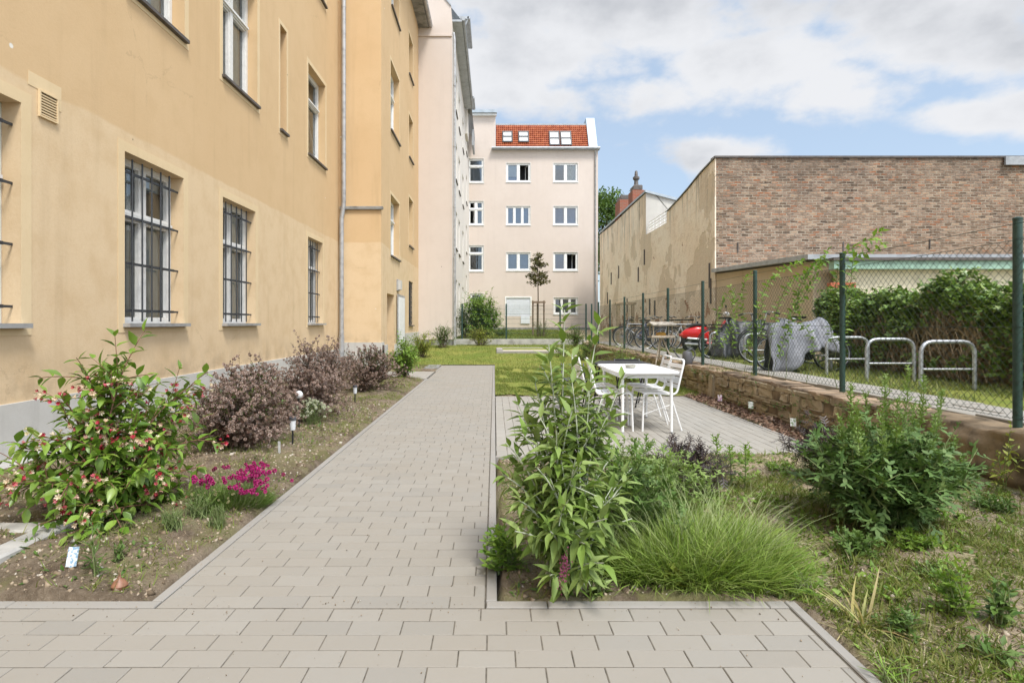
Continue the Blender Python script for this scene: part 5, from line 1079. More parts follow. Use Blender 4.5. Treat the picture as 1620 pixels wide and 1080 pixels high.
# small weeds, one thing each
WG = 'broad leaved weeds in the sandy bed'
for (px, py, rad, hg, mat, leaf, size, lab) in ((1432,1000,.07,.11,g_mid,'lobed',.08,'low feathery weed in the lower right corner of the sandy bed'), (1505,985,.05,.24,g_fresh,'lobed',.085,'upright pale green weed right of the dried leaf clump'), (1585,1005,.05,.2,g_mid,'small',.07,'dark leafy weed at the right edge of the sandy bed'),
        (1412,1075,.08,.1,g_fresh,'narrow',.10,'grassy green weed at the end of the right kerb'), (1570,1045,.09,.08,g_mid,'small',.06,'flat green weed low in the right corner of the bed'), (1268,940,.05,.13,g_fresh,'narrow',.12,'fresh green leafy weed at the corner of the right kerb'), (1345,880,.12,.12,g_mid,'lobed',.09,'spreading green weed under the left side of the big dark bush'),
        (1450,880,.10,.10,g_fresh,'lobed',.08,'pale green weed in front of the foot of the big dark bush'), (1575,820,.14,.14,g_mid,'lobed',.09,'green weed at the foot of the clay rendered wall'), (1480,925,.1,.05,g_mid,'small',.05,'flat weed on the sand between bush and corner'), (1285,760,.12,.15,g_fresh,'narrow',.10,'grassy pale weed left of the big dark bush'),
        (800,900,.05,.2,g_fresh,'lobed',.15,'toothed dandelion like weed leaning over the path kerb'), (945,940,.05,.12,g_bud,'lance',.09,'low leafy sprout hanging over the kerb beneath the tall shrub'), (900,925,.05,.1,g_mid,'narrow',.09,'narrow leaved sprout beside the purple flower spike'),
        (1068,930,.02,.09,g_yel,'palm',.085,'single lime green vine seedling before the lavender'), (1230,745,.12,.1,g_fresh,'small',.05,'low green weed by the front patio edge'), (1310,800,.12,.12,g_fresh,'narrow',.09,'tufted pale weed between the lavender and the dark bush')):
    tuftplant('garden_weed', G(px, py), rad, hg*.85, 9 if rad < .1 else 14, mat, lab, 'weed', leaf, size*.8, WG, 1, .022, ang=60, droop=.12)
dry = bladeclump('dried_daylily', 'half dried strap leaved clump with yellow blades by the right kerb', 'plant', [(G(1345, 985)[0]+.05, G(1345, 985)[1], .05, 1)], 44, .17, leafmat('dried_blade', [(.42, .36, .14, 1), (.5, .42, .22, 1), (.25, .3, .07, 1), (.38, .27, .12, 1)], .2), .75, w=2.2)
x, y = 3.66, 4.1
r_ = shrub('yellow_sprig', (3.70, 4.15, .02), [pt(1598,700,4.0), pt(1575,712,4.1), pt(1612,735,3.95), pt(1570,735,4.1), pt(1600,680,4.1), pt(1590,745,4.0)], 'yellow-green sprig growing in front of the clay rendered wall', 'plant', 'small', g_yel, stem_green, .055, .03, .5, 'alt', 60, .1, 2, .3, (.003, .0015), .02)[0]
# shrubs along the wall at the lawn
for (c, rx, ry, z1, n, mat, leaf, size, lab, nm) in (((2.95, 12.2), .42, .5, .52, 34, g_fresh, 'small', .07, 'bright lime green shrub directly behind the white table', 'lawn_edge_shrub'), ((3.25, 14.6), .45, .5, .72, 36, g_fresh, 'narrow', .09, 'light green feathery shrub left of the bird feeder', 'lawn_edge_shrub'),
        ((2.95, 16.3), .3, .35, .62, 30, g_dark, 'small', .05, 'dark red leaved small shrub at the right lawn edge', 'dark_red_shrub'), ((3.0, 18.6), .5, .5, .75, 34, g_mid, 'small', .07, 'green shrub behind the dark red one at the lawn edge', 'lawn_edge_shrub'), ((2.3, 19.4), .35, .35, .5, 24, g_fresh, 'small', .06, 'small green shrub standing right of the sandpit', 'lawn_edge_shrub'),
        ((3.2, 22.4), .5, .6, .8, 36, g_mid, 'small', .08, 'green shrub in the far right corner of the lawn', 'lawn_edge_shrub'), ((2.2, 26.5), .7, .6, .75, 40, g_mid, 'narrow', .09, 'dark green shrub behind the bar mesh fence beside the young tree', 'back_shrub'), ((.3, 27.2), .6, .5, .5, 30, g_mid, 'small', .08, 'low green plant beyond the bar mesh fence', 'back_shrub')):
    z = float(terrain(*c)); shrub(nm, (c[0], c[1], z), [(p[0], p[1], p[2]+z) for p in dome(c, rx, ry, .08, z1, n)], lab, 'shrub', leaf, mat, stem_brown, size, .045, .2, 'alt', 58, .05, 4, .3, (.005, .002), .08, .5, wscale=1.5 if leaf == 'narrow' else 1.0)
mo = bladeclump('mown_debris', 'small brown heap of dry leaves on the lawn behind the shrub', 'leaf heap', [(G(850, 578)[0]+.1, 16.2, .3, 1)], 320, .12, g_dry, 1.2, w=3)
# --- young tree with its stakes ----------------------------------------------------
tx, ty = (851-CX)*28/F, 28.0; tz = float(terrain(tx, ty))
tr = empty('young_tree', (tx, ty, tz), 'young slender standard tree with small bronze green crown inside a stake frame', 'tree')
cz0, cz1 = H+(CY-456)*28/F, H+(CY-399)*28/F
tc_ = [bez((tx, ty, tz-.05), (tx+.03, ty, tz+1.4), (tx, ty, cz0+.2), 10), bez((tx, ty, cz0+.15), (tx-.02, ty, (cz0+cz1)/2), (tx, ty, cz1-.05), 8)]
V, Fs = merge([tubes(tc_[:1], .035, .025, 8), tubes(tc_[1:], .025, .006, 6)]); mesh_np('trunk', V, Fs, stem_brown, tr, True)
br = []
for k in range(46):
    t = rng.random(); z = cz0+.02+(cz1-cz0-.1)*t; L = (.62*(1-t)**.7+.1)*rng.uniform(.6, 1.1); a = rng.uniform(0, 6.283); s_ = np.array((tx, ty, z)); e = s_+np.array((math.cos(a)*L, math.sin(a)*L, L*.35)); br.append(bez(s_, s_+(e-s_)*.5+np.array((0, 0, .03)), e, 5))
V, Fs = tubes(br, .008, .003, 4); mesh_np('branches', V, Fs, stem_brown, tr)
a_ = [on_curve(c, .035, .15, 'opp', 60, .2) for c in br]; V, Fs = inst('palm', np.concatenate([x[0] for x in a_])+rng.normal(0, .02, (sum(len(x[0]) for x in a_), 3)), np.concatenate([x[1] for x in a_]), rng.uniform(.09, .17, sum(len(x[0]) for x in a_)), .8); mesh_np('crown', V, Fs, g_tree, tr)
sk = empty('tree_stakes', (tx, ty, tz), 'wooden three post stake frame around the young tree', 'stake frame'); wood = simple('weathered_wood', (.20, .145, .10, 1), .85, 0, .3, 8, .5, 60)
for (dx, dy) in ((-.26, -.2), (.28, -.2), (0, .3)):
    w = MB(); w.tube([(tx+dx, ty+dy, tz-.1), (tx+dx, ty+dy, tz+1.75)], .04, 8); w.build('post', wood, sk, True)
w = MB(); w.box(tx-.33, tx+.35, ty-.27, ty-.245, tz+1.62, tz+1.72); w.build('rail', wood, sk)
w = MB(); w.tube([(tx-.26, ty-.2, tz+1.5), (tx, ty-.03, tz+1.52), (tx+.28, ty-.2, tz+1.5)], .012, 5); w.build('tie', M['rubber'], sk)
# --- far tree behind the roofs -------------------------------------------------------
bt = empty('broadleaf_tree', (9.6, 48, .8), 'leafy green tree behind the houses, left of the red chimneys', 'tree')
V, Fs = tubes([bez((9.6, 48, .5), (9.5, 48, 5), (9.4, 48, 9), 8)], .25, .1, 8); mesh_np('trunk', V, Fs, stem_brown, bt, True)
n = 9000; cl = rng.normal(0, 1, (70, 3)); cl = unit(cl)*rng.uniform(.3, 1, (70, 1))**.5*np.array((2.3, 2.2, 3.4))+np.array((9.5, 48, 9.0)); P = cl[rng.integers(0, 70, n)]+rng.normal(0, .42, (n, 3)); V, Fs = inst('ovate', P, rng.normal(0, 1, (n, 3)), rng.uniform(.2, .36, n), .9); mesh_np('crown', V, Fs, g_mid, bt)
V, Fs = tubes([bez((9.5, 48, 5+rng.uniform(0, 3)), (9.5, 48, 7.5), c, 6) for c in cl[:40]], .06, .02, 5); mesh_np('branches', V, Fs, stem_brown, bt)
# --- ivy hedge over a fence, dry stems inside ---------------------------------------
iv = empty('ivy_hedge', (6.6, 8, .46), 'tangled ivy hedge of dry brown stems with green leaves on top behind the bike racks', 'hedge')
def hedge_top(y): return 1.80+.09*np.sin(y*1.7)+.07*np.sin(y*4.1+1)+.30*(vnoise(y, y*0, .45, 31)-.5)+.16*(vnoise(y, y*0, .15, 33)-.5)
n = 2000; cs = []
for k in range(n):
    y = rng.uniform(1.5, 10.9); x = rng.uniform(6.33, 6.75); z0 = rng.uniform(.45, 1.5); L = rng.uniform(.4, 1.1); tp = min(z0+L, float(hedge_top(y))-.05); dy = rng.normal(0, .35)
    cs.append(bez((x, y, z0), (x-rng.uniform(-.05, .18), y+dy*.3, (z0+tp)/2+.15), (x+rng.normal(0, .08), y+dy, tp-rng.uniform(0, .5)), 6))
V, Fs = tubes(cs, .006, .003, 3); mesh_np('dry_stems', V, Fs, simple('dry_stem', (.50, .40, .29, 1), .9, 0, .3, 6), iv)
n = 6000; y = rng.uniform(1.5, 11.0, n); z = .46+(hedge_top(y)-.55)*rng.random(n); x = rng.uniform(6.36, 6.85, n)-.12*np.abs(rng.normal(0, .5, n)); V, Fs = inst('palm', np.stack([x, y, z], -1), rng.normal(0, 1, (n, 3))+np.array((-.3, 0, -.5)), rng.uniform(.05, .1, n), .9); mesh_np('dry_leaves', V, Fs, g_dry, iv)
def ivyleaves(n, y0, y1, zlo, spread, dens):
    y = rng.uniform(y0, y1, n); ht = hedge_top(y); z = ht-np.abs(rng.normal(0, spread, n)); keep = (z > zlo) & (vnoise(y, z*1.0, .33, 17)+vnoise(y, z, .12, 18)*.4 > dens); y, z = y[keep], z[keep]; x = 6.36-.1*(vnoise(y, z, .3, 8))+rng.normal(0, .06, len(y))+np.where(z > hedge_top(y)-.12, rng.uniform(0, .5, len(y)), 0)
    return np.stack([x, y, z+.04], -1)
P = np.concatenate([ivyleaves(6500, 4.2, 11.0, 1.2, .22, .22), ivyleaves(7000, 4.2, 11.0, .6, .75, .66), ivyleaves(9000, 1.5, 6.4, .5, .7, .42), ivyleaves(2500, 9.8, 11.1, .5, .6, .5)]); V, Fs = inst('palm', P, rng.normal(0, .7, P.shape)+np.array((-.6, -.25, -.15)), rng.uniform(.055, .115, len(P)), .8, wscale=1.15); mesh_np('ivy_leaves', V, Fs, g_ivy, iv)
w = MB(); w.box(6.66, 6.70, 1.5, 10.9, .4, 1.6); w.build('dead_leaf_core', simple('dead_leaf_mat', (.30, .235, .16, 1), .95, 0, .45, 9, 1.0, 30), iv)
# --- sparse vine on the chain link fence ---------------------------------------------
vn = empty('climbing_vine', (XF, 7.5, .5), 'sparse light green vine climbing through the chain link fence', 'vine'); cs = []
for (y0, pts) in ((8.9, [(8.7, 1.2), (8.5, 1.7), (8.0, 2.05), (7.5, 2.1)]), (8.9, [(8.85, 1.1), (9.2, 1.6), (9.0, 2.05)]), (8.4, [(8.2, 1.3), (7.8, 1.8), (7.2, 2.0), (6.9, 2.05)]), (6.75, [(6.7, 1.2), (6.65, 1.8), (6.5, 2.1), (5.9, 2.25)]), (6.6, [(6.6, 1.5), (6.3, 2.0), (5.9, 2.12)]), (9.6, [(9.5, 1.0), (9.3, 1.5), (9.6, 1.9)]), (10.6, [(10.5, 1.0), (10.2, 1.5), (9.9, 1.8)]), (8.3, [(8.0, .9), (7.6, 1.4), (7.5, 1.7)]), (9.2, [(9.1, .9), (8.6, 1.3), (8.7, 1.6)]), (7.4, [(7.3, 1.0), (7.6, 1.5), (7.2, 1.9)]), (7.9, [(7.8, 1.4), (7.4, 1.95), (6.8, 2.15)]), (10.1, [(10.0, .9), (9.6, 1.3), (9.7, 1.75)])):
    q = [(XF+.03, y0, .5)]+[(XF+rnd.uniform(-.05, .08), a, b) for a, b in pts]; q = np.array(q); t = np.linspace(0, 1, len(q)); tt = np.linspace(0, 1, 24); cs.append(np.stack([np.interp(tt, t, q[:, k])+rng.normal(0, .012, 24) for k in range(3)], -1))
V, Fs = tubes(cs, .004, .0015, 4); mesh_np('stems', V, Fs, stem_green, vn); a_ = [on_curve(c, .045, .25, 'opp', 70, .2) for c in cs]; V, Fs = inst('small', np.concatenate([x[0] for x in a_]), np.concatenate([x[1] for x in a_]), rng.uniform(.055, .11, sum(len(x[0]) for x in a_)), .8); mesh_np('foliage', V, Fs, g_fresh, vn)
# ------------------------------------------------------------------ ground cover (nobody could count these)
def cover(name, P, L, mat, leaf='blade', lean=.5, w=1.4):
    n = len(P); D = rng.normal(0, lean, (n, 3)); D[:, 2] = 1; V, Fs = inst(leaf, P, D, L, .8, wscale=w); return tag(mesh_np(name, V, Fs, mat), kind='stuff')
def scatter(n, x0, x1, y0, y1, ok=None, dz=0.0):
    x = rng.uniform(x0, x1, n); y = rng.uniform(y0, y1, n)
    if ok is not None: k = ok(x, y); x, y = x[k], y[k]
    return np.stack([x, y, terrain(x, y)+dz], -1)
def notpaved(x, y, m=.02): return ~(paved(x-m, y) | paved(x+m, y) | paved(x, y+m) | paved(x, y-m))
P = np.concatenate([scatter(46000, .03, 3.7, 9.97, 16, lambda x, y: vnoise(x, y, .7, 81)*.6+vnoise(x, y, .2, 82)*.45 > .36, .01), scatter(26000, -3, 3.7, 16, 24, lambda x, y: notpaved(x, y) & ~((x > .08) & (x < 2.6) & (y > 20.3) & (y < 22.2)), .01)]); cover('lawn_grass', P, rng.uniform(.03, .07, len(P)), M['grassblade'], 'blade', .6, 3.2)
P = np.concatenate([scatter(9000, 4.7, 6.5, 2.5, 10, None, .01), scatter(9000, 4.75, 6.9, 10, 17.5, None, .01)]); P = P[vnoise(P[:, 0], P[:, 1], .35, 41) > .3]; cover('yard_grass', P, rng.uniform(.04, .13, len(P)), M['yardgrass'], 'blade', .7, 2.2)
P = scatter(15000, -1.7, 3.9, 24.4, 36, None, .01); cover('back_grass', P, rng.uniform(.06, .14, len(P)), M['grassblade'], 'blade', .6, 4)
P = scatter(120000, -4.2, 3.75, 1.9, 13, notpaved); x, y = P[:, 0], P[:, 1]; dn = vnoise(x, y, .45, 51)*.6+vnoise(x, y, .14, 52)*.5
thr = np.where(x < -1.5, np.where(x > -2.3, .50, .70), np.where(x > 1.35, .34, .46)); mul = (x > 3.3) & (y > 5.3); P = P[(dn > thr) & ~mul]; cover('bed_grass', P, rng.uniform(.02, .07, len(P))*np.where(P[:, 0] > 1.3, 1.35, 1.0), M['bedgrass'], 'blade', .9, 2.0)
P = scatter(24000, -4.2, 3.75, 1.9, 12, notpaved); x, y = P[:, 0], P[:, 1]; dn = vnoise(x, y, .5, 61)*.6+vnoise(x, y, .12, 62)*.5; P = P[(dn > np.where(x > 1.3, .58, .64)) & ~((x > 3.3) & (y > 5.3))]; D = rng.normal(0, 1, P.shape); D[:, 2] = np.abs(D[:, 2])*.5+.25; V, Fs = inst('small', P, D, rng.uniform(.015, .042, len(P)), .6); tag(mesh_np('ground_weeds', V, Fs, g_mid), kind='stuff')
P = scatter(5000, 1.35, 3.75, 1.9, 5.4, notpaved); D = rng.normal(0, 1, P.shape); D[:, 2] = np.abs(D[:, 2])*.12; P[:, 2] += .008; V, Fs = inst('blade', P, D, rng.uniform(.04, .12, len(P)), .8, wscale=1.2); tag(mesh_np('dry_grass_litter', V, Fs, leafmat('straw', [(.45, .38, .24, 1), (.38, .31, .19, 1), (.5, .44, .3, 1), (.3, .26, .13, 1)], .15)), kind='stuff')
clodm = MT('clods'); clodm.set(Base_Color=clodm.ramp(clodm.isl, [(0, (.12, .09, .06, 1)), (.4, (.22, .165, .11, 1)), (.8, (.34, .265, .185, 1)), (.95, (.42, .36, .28, 1)), (1, (.5, .46, .4, 1))]), Roughness=.97, Specular_IOR_Level=.1)
P = np.concatenate([scatter(15000, -4.1, -1.6, 1.9, 9, notpaved), scatter(9000, .03, 3.75, 2.0, 5.4, notpaved)]); V, Fs = inst('clod', P, rng.normal(0, 1, P.shape), rng.gamma(2.0, .0036, len(P))+.003, 1); tag(mesh_np('soil_clods', V, Fs, clodm.mat), kind='stuff')
P = scatter(5200, 3.33, 3.8, 5.3, 10.2, None, .012); D = rng.normal(0, 1, P.shape); D[:, 2] *= .35; V, Fs = inst('small', P, D, rng.uniform(.03, .075, len(P)), .8); mm = MT('bark_chips'); mm.set(Base_Color=mm.ramp(mm.isl, [(0, (.10, .055, .035, 1)), (.5, (.19, .11, .07, 1)), (.85, (.30, .19, .125, 1)), (1, (.42, .3, .22, 1))]), Roughness=.9); tag(mesh_np('bark_mulch', V, Fs, mm.mat), kind='stuff')

def edgecrumbs(n):
    a = rng.random(n); x = np.where(a < .5, rng.uniform(-1.57, .0, n), rng.uniform(-4, 1.35, n)); y = np.where(a < .5, 2.6+rng.gamma(1.2, 4, n), rng.uniform(1.9, 2.62, n)); 
    dd = np.where(a < .5, np.minimum(x+1.57, .01-x), 2.62-y); k = (rng.random(n) < np.exp(-dd/.06)+.05) & (y < 17); return np.stack([x, y, np.full(n, .004)], -1)[k]
P = edgecrumbs(9000); V, Fs = inst('clod', P, rng.normal(0, 1, P.shape), rng.gamma(1.5, .0009, len(P))+.0008, 1); tag(mesh_np('paving_crumbs', V, Fs, clodm.mat), kind='stuff')
P = scatter(2600, 3.74, 4.08, 5.3, 23, None); P[:, 2] = .47; P = P[vnoise(P[:, 0]*2, P[:, 1], .5, 77) > .5]; cover('wall_top_grass', P, rng.uniform(.03, .11, len(P)), M['bedgrass'], 'blade', .8, 2.2)
y = rng.uniform(5.4, 20, 2600); z = rng.uniform(.02, .44, 2600); k = vnoise(y, z*2, .4, 71)+.4*vnoise(y, z, .1, 72) > .88; P = np.stack([np.full(k.sum(), 3.69), y[k], z[k]], -1); V, Fs = inst('small', P, rng.normal(0, .6, P.shape)+np.array((-1, 0, .2)), rng.uniform(.02, .05, len(P)), .8); tag(mesh_np('wall_moss_plants', V, Fs, g_mid), kind='stuff')

P = scatter(60000, 1.15, 3.75, 1.9, 5.42, notpaved); x, y = P[:, 0], P[:, 1]; P = P[vnoise(x, y, .55, 91)*.65+vnoise(x, y, .16, 92)*.45 > .60]; cover('patchy_grass', P, rng.uniform(.02, .075, len(P)), leafmat('patch_grass', [(.10, .15, .025, 1), (.14, .19, .035, 1), (.19, .21, .05, 1), (.24, .23, .08, 1)], .3, .6, .2), 'blade', .9, 2.0)
P = scatter(9000, 1.2, 3.75, 1.9, 5.42, notpaved); x, y = P[:, 0], P[:, 1]; P = P[vnoise(x, y, .4, 93)*.6+vnoise(x, y, .13, 94)*.5 > .60]; D = rng.normal(0, 1, P.shape); D[:, 2] = np.abs(D[:, 2])*.5+.25; V, Fs = inst('small', P, D, rng.uniform(.025, .06, len(P)), .6); tag(mesh_np('low_weeds', V, Fs, g_fresh), kind='stuff')
# ------------------------------------------------------------------ furniture and small objects
M['white_paint'] = simple('white_powder_coat', (.80, .80, .79, 1), .4, 0, .04, 12); M['steel'] = simple('galvanised_steel', (.46, .475, .49, 1), .42, .6, .15, 18)
M['clear'] = glass(); 
def arc(c, a0, a1, r, n, ax1, ax2):
    return [tuple(np.array(c)+r*(math.cos(a)*np.array(ax1)+math.sin(a)*np.array(ax2))) for a in np.linspace(a0, a1, n)]
def fillet(pts, r, n=5):
    P = [np.array(p, float) for p in pts]; out = [P[0]]
    for a, b, c in zip(P, P[1:], P[2:]):
        u = unit((a-b)[None])[0]; v = unit((c-b)[None])[0]; rr = min(r, np.linalg.norm(a-b)*.49, np.linalg.norm(c-b)*.49)
        p0 = b+u*rr; p2 = b+v*rr; out += [tuple(q) for q in bez(p0, b, p2, n)]
    return out+[P[-1]]
def chair(label):                                     # faces +x, local origin on the floor under the seat
    r = empty('garden_chair', (0, 0, 0), label, 'chair', 'white metal garden chairs'); hw = .20
    w = MB()
    for s in (-1, 1): w.tube(fillet([(.22, s*hw, 0), (.205, s*hw, .455), (-.20, s*hw, .43), (-.30, s*hw, .84), (-.30, 0, .84)], .06), .0125, 8)
    w.build('frame', M['white_paint'], r, True)
    for s in (-1, 1):
        w = MB(); w.tube([(-.12, s*(hw-.005), .435), (-.26, s*(hw+.005), 0)], .011, 8); w.build('leg', M['white_paint'], r, True)
    w = MB()
    for k in range(6): x = .185-.068*k; w.bbox(x-.029, x+.029, -hw+.013, hw-.013, .448-.012*k*.25, .456-.012*k*.25, .003)
    w.build('seat', M['white_paint'], r)
    w = MB()
    for z0, z1 in ((.735, .785), (.645, .722), (.555, .632), (.50, .542)):
        f = lambda z: -.20-.10*(z-.43)/.41
        w.add([(f(z0)-.004, -hw+.012, z0), (f(z0)-.004, hw-.012, z0), (f(z1)-.004, hw-.012, z1), (f(z1)-.004, -hw+.012, z1), (f(z0)+.004, -hw+.012, z0), (f(z0)+.004, hw-.012, z0), (f(z1)+.004, hw-.012, z1), (f(z1)+.004, -hw+.012, z1)], [(0, 3, 2, 1), (4, 5, 6, 7), (0, 1, 5, 4), (2, 3, 7, 6), (1, 2, 6, 5), (3, 0, 4, 7)])
    w.build('backrest', M['white_paint'], r)
    w = MB(); w.tube([(.21, -hw, .2), (-.16, -hw, .32)], .005, 5); w.tube([(.21, hw, .2), (-.16, hw, .32)], .005, 5); w.tube([(-.19, -hw, .2), (-.19, hw, .2)], .006, 5); w.build('brace', M['white_paint'], r)
    return r
c0 = chair('white slatted metal chair on the near right side of the white table'); c0.location = (1.95, 6.95, .001); c0.rotation_euler = (0, 0, R(186))
copy_tree(c0, None, (2.02, 7.62, .001), R(178), 'white slatted metal chair on the far right side, beside the grey watering can')
copy_tree(c0, None, (1.44, 6.95, .001), R(-6), 'white slatted metal chair on the near left side of the table, half hidden by leaves')
copy_tree(c0, None, (1.38, 7.66, .001), R(5), 'white slatted metal chair on the far left side of the white table')
tb = empty('garden_table', (1.77, 7.15, 0), 'rectangular white metal garden table with rounded corners on the patio', 'table')
def rrect(x0, x1, y0, y1, r, n=6):
    o = []
    for (cx, cy, a) in ((x1-r, y1-r, 0), (x0+r, y1-r, 90), (x0+r, y0+r, 180), (x1-r, y0+r, 270)):
        for k in range(n+1): t = R(a+90*k/n); o.append((cx+r*math.cos(t), cy+r*math.sin(t)))
    return o
def plate(mb, poly, z0, z1, b=.004):
    n = len(poly); c = np.mean(poly, 0); ins = [tuple(c+(np.array(p)-c)*(1-b/np.linalg.norm(np.array(p)-c))) for p in poly]
    V = [(x, y, z0) for x, y in poly]+[(x, y, z1-b) for x, y in poly]+[(x, y, z1) for x, y in ins]
    F_ = [tuple(range(n))[::-1], tuple(2*n+k for k in range(n))]
    for L in (0, n): F_ += [(L+k, L+(k+1) % n, L+n+(k+1) % n, L+n+k) for k in range(n)]
    mb.add(V, F_)
w = MB(); plate(w, rrect(1.40, 2.14, 6.50, 7.80, .09), .700, .722); w.build('tabletop', M['white_paint'], tb)
w = MB(); w.box(1.46, 2.08, 6.56, 6.575, .645, .699); w.box(1.46, 2.08, 7.725, 7.74, .645, .699); w.box(1.46, 1.475, 6.576, 7.724, .645, .699); w.box(2.065, 2.08, 6.576, 7.724, .645, .699); w.build('apron', M['white_paint'], tb)
for x in (1.487, 2.053):
    for y in (6.60, 7.70): w = MB(); w.tube([(x, y, .0), (x, y, .698)], .0185, 10); l = w.build('leg', M['white_paint'], tb, True); w = MB(); w.tube([(x, y, .001), (x, y, .022)], .021, 10); w.build('foot_cap', M['gutter'], l)
at = empty('ashtray', (1.69, 7.1, .723), 'small round glass ashtray on the white table', 'ashtray'); w = MB(); w.lathe([(.05, 0), (.062, .006), (.068, .035), (.062, .036), (.055, .012), (.02, .010)], (1.70, 7.1, .7235), 20); w.build('dish', simple('smoked_glass', (.34, .33, .27, 1), .15, 0, .1, 10), at, True)
# black folding table and chair behind
ft = empty('folding_table', (1.85, 8.35, 0), 'black folding table on crossed legs behind the white table', 'table'); w = MB(); plate(w, rrect(1.42, 2.22, 8.0, 8.62, .03), .690, .712); w.build('tabletop', M['blackmetal'], ft)
for x in (1.50, 2.14):
    for s in (-1, 1): w = MB(); w.tube([(x+s*.012, 8.31-s*.28, .0), (x+s*.012, 8.31+s*.28, .688)], .013, 6); w.build('leg', M['blackmetal'], ft, True)
w = MB(); w.tube([(1.5, 8.05, .2), (2.14, 8.05, .2)], .009, 6); w.tube([(1.5, 8.57, .2), (2.14, 8.57, .2)], .009, 6); w.build('stretcher', M['blackmetal'], ft, True)
fc = empty('folding_chair', (2.1, 8.95, 0), 'dark folding chair with a grey seat behind the white chairs', 'chair')
for x in (1.93, 2.33):
    for s in (-1, 1): w = MB(); w.tube([(x+s*.01, 8.95-s*.2, .0), (x+s*.01, 8.95+s*(.2 if s < 0 else .26), .47 if s < 0 else .70)], .011, 6); w.build('leg', M['blackmetal'], fc, True)
w = MB(); w.bbox(1.94, 2.32, 8.72, 9.1, .435, .455, .006); w.build('seat', simple('dark_seat', (.06, .065, .075, 1), .6), fc); w = MB(); w.bbox(1.94, 2.32, 9.19, 9.21, .55, .70, .005); w.build('backrest', M['blackmetal'], fc)
fc2 = empty('folding_chair', (1.15, 8.5, 0), 'dark folding chair at the left behind the leafy shrub', 'chair')
for x in (1.02, 1.36):
    for s in (-1, 1): w = MB(); w.tube([(x+s*.01, 8.5-s*.2, .0), (x+s*.01, 8.5+s*(.2 if s < 0 else .26), .47 if s < 0 else .66)], .011, 6); w.build('leg', M['blackmetal'], fc2, True)
w = MB(); w.bbox(1.03, 1.35, 8.28, 8.65, .435, .455, .006); w.build('seat', simple('dark_seat_fabric', (.06, .065, .075, 1), .6), fc2)
# watering can on the wall
wc = empty('watering_can', (3.62, 10.9, .0), 'grey plastic watering can on the stone wall behind the chairs', 'watering can'); gm = simple('grey_plastic', (.13, .13, .14, 1), .5, 0, .1, 10)
X, Y, Z = 3.80, 11.2, .475; w = MB(); w.lathe([(.085, 0), (.10, .02), (.095, .2), (.07, .25), (.066, .25)], (X, Y, Z), 16); w.build('body', gm, wc, True); w = MB(); w.tube([(X-.085, Y, Z+.05), (X-.19, Y, Z+.16), (X-.26, Y, Z+.25)], [.022, .016, .013], 8); s_ = w.build('spout', gm, wc, True); w = MB(); w.lathe([(.013, 0), (.04, .03), (.038, .035)], (X-.26, Y, Z+.25), 12); w.build('rose', gm, s_, True)
w = MB(); w.tube(fillet([(X+.09, Y, Z+.05), (X+.17, Y, Z+.2), (X+.1, Y, Z+.31), (X-.04, Y, Z+.24)], .07), .012, 7); w.build('handle', gm, wc, True)
# bird table
bd = empty('bird_table', (3.80, 12.9, .47), 'wooden bird table with flat roofed feeding box on a three legged stand', 'bird table'); X, Y, Z = 3.78, 12.9, .475
M['birch'] = simple('pale_birch_wood', (.46, .39, .30, 1), .85, 0, .25, 18, .5, 60)
for (dx, dy) in ((-.20, -.12), (.20, -.12), (0, .16)): w = MB(); w.tube([(X+dx, Y+dy, Z-(.4 if dx < 0 else .0)), (X+dx*.12, Y+dy*.12, Z+.47)], .017, 7); w.build('leg', M['birch'], bd, True)
w = MB(); w.bbox(X-.25, X+.25, Y-.17, Y+.17, Z+.47, Z+.495, .006); 
for (a, b, c_, d) in ((-.26, .26, -.19, -.172), (-.26, .26, .172, .19)): w.bbox(X+a, X+b, Y+c_, Y+d, Z+.472, Z+.525, .006)
w.build('floor_tray', M['birch'], bd)
for sx in (-1, 1):
    for sy in (-1, 1): w = MB(); w.tube([(X+sx*.21, Y+sy*.14, Z+.496), (X+sx*.21, Y+sy*.14, Z+.74)], .014, 7); w.build('post', M['birch'], bd, True)
w = MB()
for k in range(9): y0 = -.22+.049*k; w.tube([(X-.27, Y+y0, Z+.76+.012*abs(4-k)*-1+.05), (X+.27, Y+y0, Z+.76+.012*abs(4-k)*-1+.05)], .026, 8)
w.build('roof', simple('bark_roof', (.38, .34, .28, 1), .9, 0, .3, 14, .6, 60), bd, True); w = MB(); w.bbox(X-.1, X+.1, Y-.05, Y+.06, Z+.497, Z+.6, .03); w.build('feeder', simple('orange_feeder', (.55, .30, .05, 1), .6), bd)
